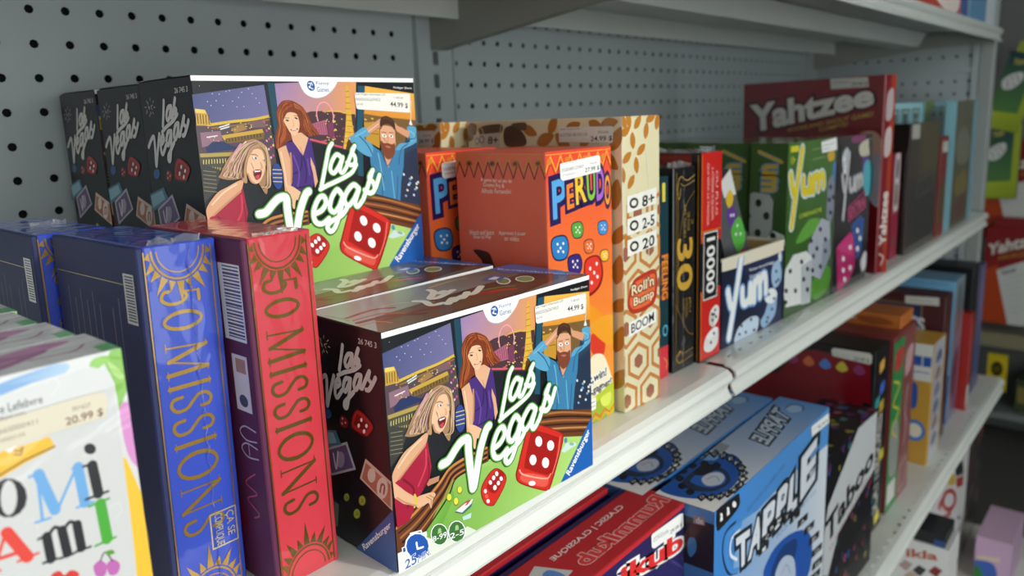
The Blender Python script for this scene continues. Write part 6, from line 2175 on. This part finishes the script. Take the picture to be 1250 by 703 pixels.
'qwb_front':('front',[
('P','3e3638',[0,0,1000,0,1000,1000,0,1000]),
('S','7a3a3a',[227,627,327,677,427,647,387,577,267,587]),
('S','4a4a6a',[896,899,996,949,1096,919,1056,849,936,859]),
('S','8a7a5a',[300,401,400,451,500,421,460,351,340,361]),
('S','3a5a6a',[717,284,817,334,917,304,877,234,757,244]),
('S','a85a4a',[312,13,412,63,512,33,472,-37,352,-27]),
('S','7a3a3a',[84,540,184,590,284,560,244,490,124,500]),
('S','4a4a6a',[593,615,693,665,793,635,753,565,633,575]),
('S','8a7a5a',[264,951,364,1001,464,971,424,901,304,911]),
('S','3a5a6a',[523,156,623,206,723,176,683,106,563,116]),
('S','a85a4a',[-32,974,68,1024,168,994,128,924,8,934]),
('S','7a3a3a',[888,920,988,970,1088,940,1048,870,928,880]),
('S','4a4a6a',[504,312,604,362,704,332,664,262,544,272]),
('S','8a7a5a',[-9,258,91,308,191,278,151,208,31,218]),
('S','3a5a6a',[122,928,222,978,322,948,282,878,162,888]),
('S','a85a4a',[793,778,893,828,993,798,953,728,833,738]),
('S','7a3a3a',[49,238,149,288,249,258,209,188,89,198]),
('S','4a4a6a',[199,948,299,998,399,968,359,898,239,908]),
('S','8a7a5a',[63,790,163,840,263,810,223,740,103,750]),
('S','3a5a6a',[581,547,681,597,781,567,741,497,621,507]),
('S','a85a4a',[859,262,959,312,1059,282,1019,212,899,222]),
('S','7a3a3a',[424,158,524,208,624,178,584,108,464,118]),
('S','4a4a6a',[-3,32,97,82,197,52,157,-18,37,-8]),
('S','8a7a5a',[217,122,317,172,417,142,377,72,257,82]),
('S','3a5a6a',[-39,993,61,1043,161,1013,121,943,1,953]),
('S','a85a4a',[189,890,289,940,389,910,349,840,229,850]),
('S','7a3a3a',[602,731,702,781,802,751,762,681,642,691]),
]),
'ikla_left':('left',[
('P','e6e4e2',[-10,-10,1010,-10,1010,1010,-10,1010]),
('T','ikla','b85a3c',[710,889,926,923,925,974,706,944],None,0,3),
('P','b89a98',[658,824,704,869,759,855,718,801]),
('P','3a3634',[758,819,802,863,856,849,816,795]),
('P','8a2a28',[867,843,910,887,963,873,924,820]),
('P','c8b09a',[701,769,746,814,801,800,760,746]),
]),
'pnk_left':('left',[
('P','c8a8c8',[-10,-10,1010,-10,1010,1010,-10,1010]),
('S','3a62b8',[-232,366,119,502,537,497,602,193,-192,3]),
('S','2c7a3c',[-267,125,12,376,233,289,253,110,-252,-11]),
('P','d8c8b0',[48,591,691,677,703,580,57,515]),
]),
'utop1_front':('front',[
('P','b83224',[0,0,1000,0,1000,1000,0,1000]),
('S','e8d8d0',[300,900,750,950,800,100,400,150]),
('P','3a5a9a',[850,0,1000,0,1000,1000,850,1000]),
('S','f0b040',[100,600,280,700,250,200,80,200]),
('S','d84a30',[450,700,650,750,650,300,450,300]),
]),
'utop2_front':('front',[
('P','d4dade',[600,0,950,0,950,1000,600,1000]),
('P','5a90b8',[0,0,580,0,580,1000,0,1000]),
]),
'pad_front':('front',[
('P','5a5c60',[-10,-10,1010,-10,1010,1010,-10,1010]),
('P','e8e4e0',[500,880,1000,800,1000,1000,500,1000]),
('S','e8c030',[550,860,800,880,850,800,600,770]),
('S','6a3a98',[450,770,750,760,800,660,500,640]),
('S','5cb84a',[450,620,900,640,980,460,550,420]),
('P','c82a4a',[-10,460,820,400,820,240,-10,280]),
('T','EXTRA','f4e8ea',[20,300,800,260,800,380,20,430],None,0,3),
('S','4a90d0',[600,200,950,220,950,50,650,30]),
('E','f4f4f0',[600,720],40,12,0),
('E','f4f4f0',[700,700],40,12,0),
('E','f4f4f0',[620,560],40,12,0),
('E','f4f4f0',[800,520],40,12,0),
('E','f4f4f0',[750,600],40,12,0),
]),
'hg1_left':('left',[
('G','20404c','5a8a4a',[500,750,500,300],[-10,220,800,220,800,1010,-10,1010]),
('P','a8b838',[800,220,1010,220,1010,1010,800,1010]),
('G','b8c83a','8aa028',[300,200,600,0],[-10,-10,1010,-10,1010,250,-10,220]),
('T','Yum','d8c85a',[180,830,500,860,500,940,180,910],None,0,2),
('S','d8dad8',[50,620,250,720,550,760,600,660,400,540,150,520]),
('E','3a4444',[200,620],30,12,0),
('E','3a4444',[300,670],30,12,0),
('E','3a4444',[420,700],30,12,0),
('E','3a4444',[400,600],30,12,0),
('E','3a4444',[250,570],30,12,0),
('E','3a4444',[500,660],30,12,0),
]),
'hg2_left':('left',[
('G','20404c','5a8a4a',[500,750,500,300],[-10,220,800,220,800,1010,-10,1010]),
('P','a8b838',[800,220,1010,220,1010,1010,800,1010]),
('G','b8c83a','8aa028',[300,200,600,0],[-10,-10,1010,-10,1010,250,-10,220]),
('T','Yum','d8c85a',[180,830,500,860,500,940,180,910],None,0,2),
('S','d8dad8',[50,620,250,720,550,760,600,660,400,540,150,520]),
('E','3a4444',[200,620],30,12,0),
('E','3a4444',[300,670],30,12,0),
('E','3a4444',[420,700],30,12,0),
('E','3a4444',[400,600],30,12,0),
('E','3a4444',[250,570],30,12,0),
('E','3a4444',[500,660],30,12,0),
]),
'hr1_left':('left',[
('P','b8461c',[-10,-10,600,-10,300,620,-10,550]),
('T','Yahtzee','e8e0d4',[50,700,1200,860,1200,1000,50,820],'5a0c14',0.05,3),
('T','SHAKE AND SHOUT','c8a84a',[300,660,1000,740,1000,790,300,710],None,0,0),
('P','d4d6d2',[280,560,1010,700,1010,0,620,0]),
('T','Yahtzee','2a2a2a',[380,500,700,560,700,620,380,550],None,0,1),
('K','9a9c98',8,0,0,[440,460,1000,560]),
('K','9a9c98',8,0,0,[470,400,1000,500]),
('K','9a9c98',8,0,0,[500,340,1000,440]),
('K','9a9c98',8,0,0,[530,280,1000,380]),
('K','9a9c98',8,0,0,[560,220,1000,320]),
('K','9a9c98',8,0,0,[590,160,1000,260]),
('K','9a9c98',8,0,0,[620,100,1000,200]),
('K','b0342a',20,0,0,[0,600,300,660]),
]),
'hr0_left':('left',[
('P','b8461c',[-10,-10,600,-10,300,620,-10,550]),
('T','Yahtzee','e8e0d4',[50,700,1200,860,1200,1000,50,820],'5a0c14',0.05,3),
('T','SHAKE AND SHOUT','c8a84a',[300,660,1000,740,1000,790,300,710],None,0,0),
('P','d4d6d2',[280,560,1010,700,1010,0,620,0]),
('T','Yahtzee','2a2a2a',[380,500,700,560,700,620,380,550],None,0,1),
('K','9a9c98',8,0,0,[440,460,1000,560]),
('K','9a9c98',8,0,0,[470,400,1000,500]),
('K','9a9c98',8,0,0,[500,340,1000,440]),
('K','9a9c98',8,0,0,[530,280,1000,380]),
('K','9a9c98',8,0,0,[560,220,1000,320]),
('K','9a9c98',8,0,0,[590,160,1000,260]),
('K','9a9c98',8,0,0,[620,100,1000,200]),
('K','b0342a',20,0,0,[0,600,300,660]),
]),
'htag_left':('left',[
('E','1c1c18',[500,600],300,200,0),
('E','6a5c10',[500,600],200,100,0),
('K','1c1c18',12,0,0,[300,680,700,550]),
]),
'ik2_left':('left',[
('P','2a4a8a',[850,0,1000,0,1000,500,850,500]),
]),
}
# ------------------------------------------------------------------ game boxes
def gbox(key,name,label,cat,body,prints=(),group=None,wrap=False,rough=.36,split=None,bevel=.0007,edge=None):
    X0,Y0,Z0,yaw,lean,pitch,W,D,H=BOXES[key]
    r=empty(name,(X0,Y0,Z0+.0002),(pitch,lean,yaw)); tag(r,label,cat,group)
    bm=mat(body,rough,wrap=wrap,var=.04); em=mat(edge,.5,var=.04) if edge else bm; g=.0008
    if split=='y':      # lid covers the front, tray shows behind it
        top=MB().bbox(0,W,0,D*.90,0,H,bevel).build('lid',bm,r); MB().bbox(g,W-g,D*.88,D,g,H-g,bevel).build('tray',em,r)
    elif split=='x':    # lid opens to the right, tray is the left strip
        top=MB().bbox(W*.085,W,0,D,0,H,bevel).build('lid',bm,r); MB().bbox(0,W*.09,.0005,D-.0005,.0004,H-.0004,bevel).build('tray',em,r)
    elif split=='z':    # lid on top
        top=MB().bbox(0,W,0,D,H*.35,H,bevel).build('lid',bm,r); MB().bbox(g,W-g,g,D-g,0,H*.36,bevel).build('tray',em,r)
    else: top=MB().bbox(0,W,0,D,0,H,bevel).build('body',bm,r)
    for pn,k in prints:
        st='sticker' in pn
        draw(k,(W,D,H),top,pn,print_mat(.55 if st else (.30 if wrap else .33),wrap and not st),.0010 if st else .0002)
    return r
def at(o,key,label):
    X0,Y0,Z0,yaw,lean,pitch=BOXES[key][:6]; c=copy_tree(o); c.location=(X0,Y0,Z0+.0002); c.rotation_euler=(pitch,lean,yaw); c['label']=label; return c
def seam(r,pts,w,jit,name='film_seam',seed=1):
    rd=random.Random(seed); v=[];f=[]
    for i,(p,n) in enumerate(pts):
        p=Vector(p); n=Vector(n); s=Vector((rd.uniform(-1,1),rd.uniform(-1,1),rd.uniform(-.4,.4)))*jit
        v+=[tuple(p-n*.0004),tuple(p+n*w*rd.uniform(.4,1.2)+s)]
    f=[(2*i,2*i+2,2*i+3,2*i+1) for i in range(len(pts)-1)]
    return mesh_obj(name,v,f,FILM,r)
m,N,L,b=nmat('clear_film'); b.inputs['Base Color'].default_value=(.9,.92,.95,1); b.inputs['Roughness'].default_value=.12; b.inputs['Transmission Weight'].default_value=.85; b.inputs['IOR'].default_value=1.2; bu,n=noise_bump(N,L,b,300,.6,.001); L.new(bu.outputs[0],b.inputs['Normal']); FILM=m
# casino dice game: stack at left centre
G1='casino dice games stacked on the middle shelf'
VP=[('cover_print','veg_front'),('side_print','veg_left'),('top_print','veg_top'),('price_sticker','veg_sticker')]
veg=gbox('veg','board_game_box','black casino dice game box at the very front, whole cover and price sticker in view','game box','14161a',VP,G1,split='y',rough=.28)
at(veg,'veg_b','casino dice game box directly behind the front one, only its printed top showing')
up=at(veg,'vup','casino dice game box on the upper tier, cover with price sticker facing out')
at(veg,'vup2','black side of second casino dice box on the upper tier, middle of three')
at(veg,'vup3','black side of casino dice box on the upper tier nearest the pegboard')
for yy in (-.2330,-.1625,-.0920):
    c=at(veg,'veg_b','casino dice game box hidden in the lower tier beneath the upper stack'); c.location=(.2275,yy,.0002); c.rotation_euler=(0,0,0)
# mission card games
G2='shrink-wrapped mission card games'
GOLD=print_mat(.3,True,True)
red=gbox('red','mission_game_box','red shrink-wrapped card game box with gold lettering on its spine','game box','cc3440',[('barcode_print','red_left')],G2,True,.34,'x',edge='5a2044')
draw('red_front',BOXES['red'][6:9],red.children[0],'gold_spine_print',GOLD)
blu=gbox('blue','mission_game_box','blue shrink-wrapped card game box with gold sun spine, standing beside the red one','game box','2c46b4',[('back_print','blue_left')],G2,True,.34,'x',edge='232a58')
draw('blue_front',BOXES['blue'][6:9],blu.children[0],'gold_spine_print',GOLD)
bw,bd,bh=BOXES['blue'][6:9]
bl2=at(blu,'blue_b','second blue shrink-wrapped card game box, standing further back at left')
rd=random.Random(3)
seam(blu,[((bw*(.15+.7*i/13),bd*(.02+.04*math.sin(i)),bh+.0002),(0,0,1)) for i in range(14)],.0028,.0014,seed=2)
seam(blu,[((bw*.62+.0006*math.sin(i*1.7),-.0008,bh*(.995-.98*i/60)),(0,-1,0)) for i in range(61)],.0012,.0007,seed=5)
seam(bl2,[((bw*(.4+.5*i/9),bd*(.5+.03*math.sin(i)),bh+.0002),(0,0,1)) for i in range(10)],.003,.0016,seed=7)
seam(red,[((bw*(.2+.6*i/11),bd*(.03+.03*math.sin(i)),bh+.0002),(0,0,1)) for i in range(12)],.0014,.0012,seed=9)
# white card games bottom left
G3='white card games in a row'
rom=gbox('romi','card_game_box','white card game box at the front of its row, coloured letters and price sticker','game box','eeeeec',[('cover_print','romi_front'),('top_print','romi_top'),('price_sticker','romi_sticker')],G3,True,.35,'y')
rW=BOXES['romi'][6]
for i,(xr,yy) in enumerate(((.1072,-.3455),(.1052,-.3110),(.1075,-.2765),(.106,-.242))):
    c=copy_tree(rom); c.location=(xr-rW,yy,.0002); c['label']=['second white card game box from the front of its row','third white card game box from the front of its row','fourth white card game box from the front of its row','rearmost white card game box of its row'][i]
# dice bluff game
G4='orange dice bluffing games'
per=gbox('per','dice_game_box','orange and red dice game box with price sticker on its front','game box','e4664e',[('cover_print','per_front'),('side_print','per_left'),('price_sticker','per_sticker')],G4,rough=.38,split='z')
o=at(per,'per_b','second orange dice game box, half hidden behind the first at left')
# hexagon patterned box
G5='cream hexagon patterned games'
bo=gbox('boom','dice_game_box','tall cream box with brown hexagons and petals, spine facing out','game box','e2d8b0',[('spine_print','boom_front'),('side_print','boom_left'),('price_sticker','boom_sticker')],G5,True,.36)
at(bo,'boom_b','second cream petal patterned box behind the dice bluffing games')
# narrow spines
gbox('feel','game_box','dark teal and red game box squeezed right of the hexagon patterned box','game box','15383f',[('spine_print','feel_front')],rough=.35)
th=gbox('thirty','game_box','black shrink-wrapped game box with gold number thirty on its spine','game box','141314',[('spine_print','thirty_front')],wrap=True,rough=.3)
tn=gbox('ten','game_box','red game box with ten thousand in a black label on its spine','game box','5c1216',[('spine_print','ten_front'),('side_print','ten_left')],wrap=True,rough=.3)
for o,k,sd in ((th,'thirty',3),(tn,'ten',4)):
    W,D,H=BOXES[k][6:9]; seam(o,[((W*(.0+.9*i/9),D*(.05+.1*(i%3)/3),H),(0,0,1)) for i in range(10)],.0045,.003,seed=sd)
    seam(o,[((W*(.3+.3*i/9),D*i/12,H),(0,0,1)) for i in range(10)],.003,.003,seed=sd+20)
W,D,H=BOXES['thirty'][6:9]; seam(th,[((W*.42+.0005*math.sin(i*2.1),-.0008,H*(.99-.97*i/50)),(0,-1,0)) for i in range(51)],.0012,.0007,seed=8)
# open display tray of score pads
X0,Y0,Z0,yaw,_,_,W,D,H=BOXES['tray']
tr=empty('display_tray',(X0,Y0,Z0+.0002),(0,0,yaw)); tag(tr,'navy open display tray of score pads on the slotted shelf','display tray')
nv=mat('1c2038',.4); kr=mat('c8a064',.7); cream=mat('e6dcc4',.6); t=.0018
MB().box(0,W,0,t,0,H).build('front_panel',nv,tr); MB().box(0,W,D-t,D,0,H*.9).build('back_panel',kr,tr)
for x in (0,W-t): MB().box(x,x+t,t,D-t,0,H).build('side_panel',kr,tr)
MB().box(t,W-t,t,D-t,0,t).build('bottom_panel',kr,tr); MB().box(-.0006,W+.0006,-.0006,t+.0006,H,H+.003).build('rim',cream,tr); 
for x in (-.0006,W-t-.0006): MB().box(x,x+t+.0012,t+.0006,D,H,H+.003).build('rim',cream,tr)
draw('tray_front',(W,D,H),tr,'front_print',print_mat(.36))
gbox('pad','score_pad_pack','colourful score pad pack leaning to the left in the navy display tray','score pad','4a4c50',[('front_print','pad_front')],'score pads in the display tray')
gbox('pad_b','score_pad_pack','score pad pack at the back of the navy display tray','score pad','52555a',[('front_print','pad_front')],'score pads in the display tray')
# green dice games
G6='green dice games'
yu=gbox('yum','dice_game_box','green dice game box with yellow title, front of its row','game box','35602a',[('cover_print','yum_front'),('side_print','yum_left'),('price_sticker','yum_sticker')],G6,True,.34)
for i,(x,y) in enumerate(((.8290,-.3035),(.8420,-.2605),(.8570,-.2175),(.8700,-.1745))):
    c=copy_tree(yu); c.location=(x,y,.0002); c.rotation_euler=(0,0,-.01); c['label']=['second','third','fourth','fifth'][i]+' green dice game box from the front, only its side and top showing'
yx=gbox('yumx','dice_game_box','black dice game box with a pink die, right of the green ones','game box','1a161c',[('cover_print','yumx_front')],wrap=True,rough=.3)
ya=gbox('yah','dice_game_box','large red upright dice game box with big white title','game box','7c1420',[('cover_print','yah_left'),('spine_print','yah_front'),('price_sticker','yah_sticker')],wrap=True,rough=.32,split='x',edge='96221e')
gbox('pink','game_box','small crimson box standing right of the large red dice game','game box','96223c',[('spine_print','pink_front')])
gbox('blk','game_box','dark brown game box with grey label, right of the crimson one','game box','17130f',[('front_print','blk_front')],wrap=True)
gbox('bookr','game_box','narrow maroon game box with white sticker near the shelf end','game box','7a2a24',[('spine_print','bookr_front')])
lb=gbox('lbA','game_box','light blue game box with three icons, behind the dark brown box','game box','9accd4',[('cover_print','lbA_front')],'light blue icon games')
gbox('lbB','game_box','light blue game box with three icons, nearest the right end panel','game box','9accd4',[('cover_print','lbB_front')],'light blue icon games')
gbox('lbC','game_box','yellow-brown picture game box with light blue sides at the shelf end','game box','8cc0cc',[('front_print','lbC_front')],wrap=True)
# lower shelf
G7='red tile games'
ru=gbox('rum','tile_game_box','red tile game box with purple front on the lower shelf, price sticker at its corner','game box','b8282e',[('front_print','rum_front'),('top_print','rum_top'),('price_sticker','rum_sticker')],G7,split='y',edge='2a2054')
gbox('rum_b','tile_game_box','second red and purple tile game box, behind the first','game box','b8282e',[('front_print','rumb_front')],G7,split='y',edge='2a2054')
G8='blue letter wheel games'
ta=gbox('tap','word_game_box','light blue letter wheel game box at the front of the lower shelf','game box','3f6ea8',[('front_print','tap_front'),('top_print','tap_top'),('side_print','tap_left'),('price_sticker','tap_sticker')],G8,rough=.3)
at(ta,'tap_b','second light blue letter wheel game box, just behind the first')
gbox('tab','word_game_box','black word game box with slanted white title band on the lower shelf','game box','101014',[('front_print','tab_front'),('top_print','tab_top')])
gbox('scat','word_game_box','black and dark red word game box, spine lettered upwards, right of the slanted title','game box','131214',[('cover_print','scat_left'),('spine_print','scat_front'),('price_sticker','scat_sticker')])
gbox('grn','game_box','green and mauve spined game box on the lower shelf','game box','7a3434',[('spine_print','grn_front')])
gbox('org','game_box','flat orange box lying on top of the green and mauve box','game box','b8682c',[('side_print','org_left')],split='z')
gbox('yel','game_box','yellow game box with white end on the lower shelf','game box','c8983c',[('cover_print','yel_left'),('end_print','yel_front')])
gbox('mots','word_game_box','maroon word game box with navy title panel on the lower shelf','game box','4a2226',[('cover_print','mots_left'),('price_sticker','mots_sticker')])
gbox('lbl','game_box','tall pale blue game box behind the maroon word game','game box','7ab0d4',[('cover_print','lbl_left'),('spine_print','lbl_front')],wrap=True)
gbox('rthin','game_box','thin bright red box near the right end of the lower shelf','game box','a82a24',[('spine_print','rthin_front')])
gbox('dkt','game_box','tall black box near the right end of the lower shelf','game box','18161a',[('spine_print','dkt_front')])
gbox('prp','game_box','tall purple-grey box at the right end of the lower shelf','game box','5a5678',[('spine_print','prp_front')])
# base deck
gbox('qw','tile_game_box','tall white box with red upright letters on the base deck','game box','dcdad6',[('spine_print','qw_front')])
gbox('qw_b','tile_game_box','dark patterned box beside the white red-lettered box on the base deck','game box','4a3f40',[('front_print','qwb_front')],wrap=True)
gbox('ikla','tile_game_box','white box with brown lettering low on the base deck','game box','dedcd8',[('side_print','ikla_left')])
gbox('ik2','game_box','small black box lying on the white brown-lettered box','game box','14161e',[('side_print','ik2_left')])
gbox('pnk2','game_box','pink box with blue picture at the front of the base deck','game box','caaac4',[('side_print','pnk_left')])
# overhead shelf
gbox('utop1','game_box','red box at the edge of the overhead shelf','game box','b83224',[('front_print','utop1_front')])
gbox('utop2','game_box','pale blue box at the right end of the overhead shelf','game box','8ab0c4',[('front_print','utop2_front')])
# ------------------------------------------------------------------ hanging display beyond the post
fx=empty('peg_display',(2.80,-.9,-.80)); tag(fx,'dark peg display stand beyond the end post','display stand')
MB().box(0,.05,0,.90,.0,1.75).build('back_panel',mat('6a6c6a',.6),fx); MB().box(-.21,0,0,.90,.335,.350).build('ledge',mat('7c7a6c',.5),fx); MB().box(-.235,-.21,0,.90,.312,.352).build('ledge_label_strip',mat('8a8468',.5),fx); MB().box(-.05,0,0,.90,.0,.08).build('kick_plate',mat('5e6260',.6),fx); MB().box(-.20,0,0,.90,.08,.10).build('bottom_ledge',mat('7e8482',.5),fx)
def pack(key,label,body,foil,pr,group):
    r=gbox(key,'hanging_game_pack',label,'game pack',body,pr,group,rough=.35); X0,Y0,Z0,_,_,_,W,D,H=BOXES[key]
    MB().box(W*.3,W*.5,D*.15,D*.85,H,H+.03).build('hang_tab',mat(foil,.4),r)
    hk=MB().tube((X0+W*.4-2.80,Y0+D*.5+.9,Z0+H+.018+.80),(0,Y0+D*.5+.9,Z0+H+.024+.80),.0022).build('peg_hook',mat('9a9c9c',.3,.8),fx); return r
G9='green dice game packs on the peg display'
h=pack('hg1','green and yellow dice game pack tilted on its hook, upper of two','24404a','9aa838',[('front_print','hg1_left')],G9); h.rotation_euler=(.24,0,0)
pack('hg2','green and yellow dice game pack hanging straight, lower of two','24404a','9aa838',[('front_print','hg2_left')],G9)
G10='red dice game packs on the peg display'
pack('hr1','red and orange score pad pack hanging lowest on the peg display','8a1c20','8a1c20',[('front_print','hr1_left')],G10)
pack('hr0','red and orange score pad pack behind the green packs','8a1c20','8a1c20',[('front_print','hr0_left')],G10)
pack('hr2','dark red pack at the left edge of the peg display','6a141c','6a141c',(),G10)
gbox('htag','hanging_card','yellow card with a black disc hanging under the ledge','card','d8c020',[('front_print','htag_left')])
for i,(y,c,w,hh) in enumerate(((-.42,'3a4a2c',.06,.10),(-.50,'2c3440',.07,.13),(-.58,'4a3a1c',.06,.09))):
    r=empty('small_box',(2.63,y,-.6998)); tag(r,['mossy green','slate','brown'][i]+' small box on the bottom ledge of the peg display','box','small boxes on the bottom ledge'); MB().bbox(0,.12,0,w,0,hh,.001).build('body',mat(c,.5),r); MB().bbox(-.001,.0,.005,w-.005,hh*.3,hh*.8,.0002).build('front_label',mat('8a7a3a',.5),r)
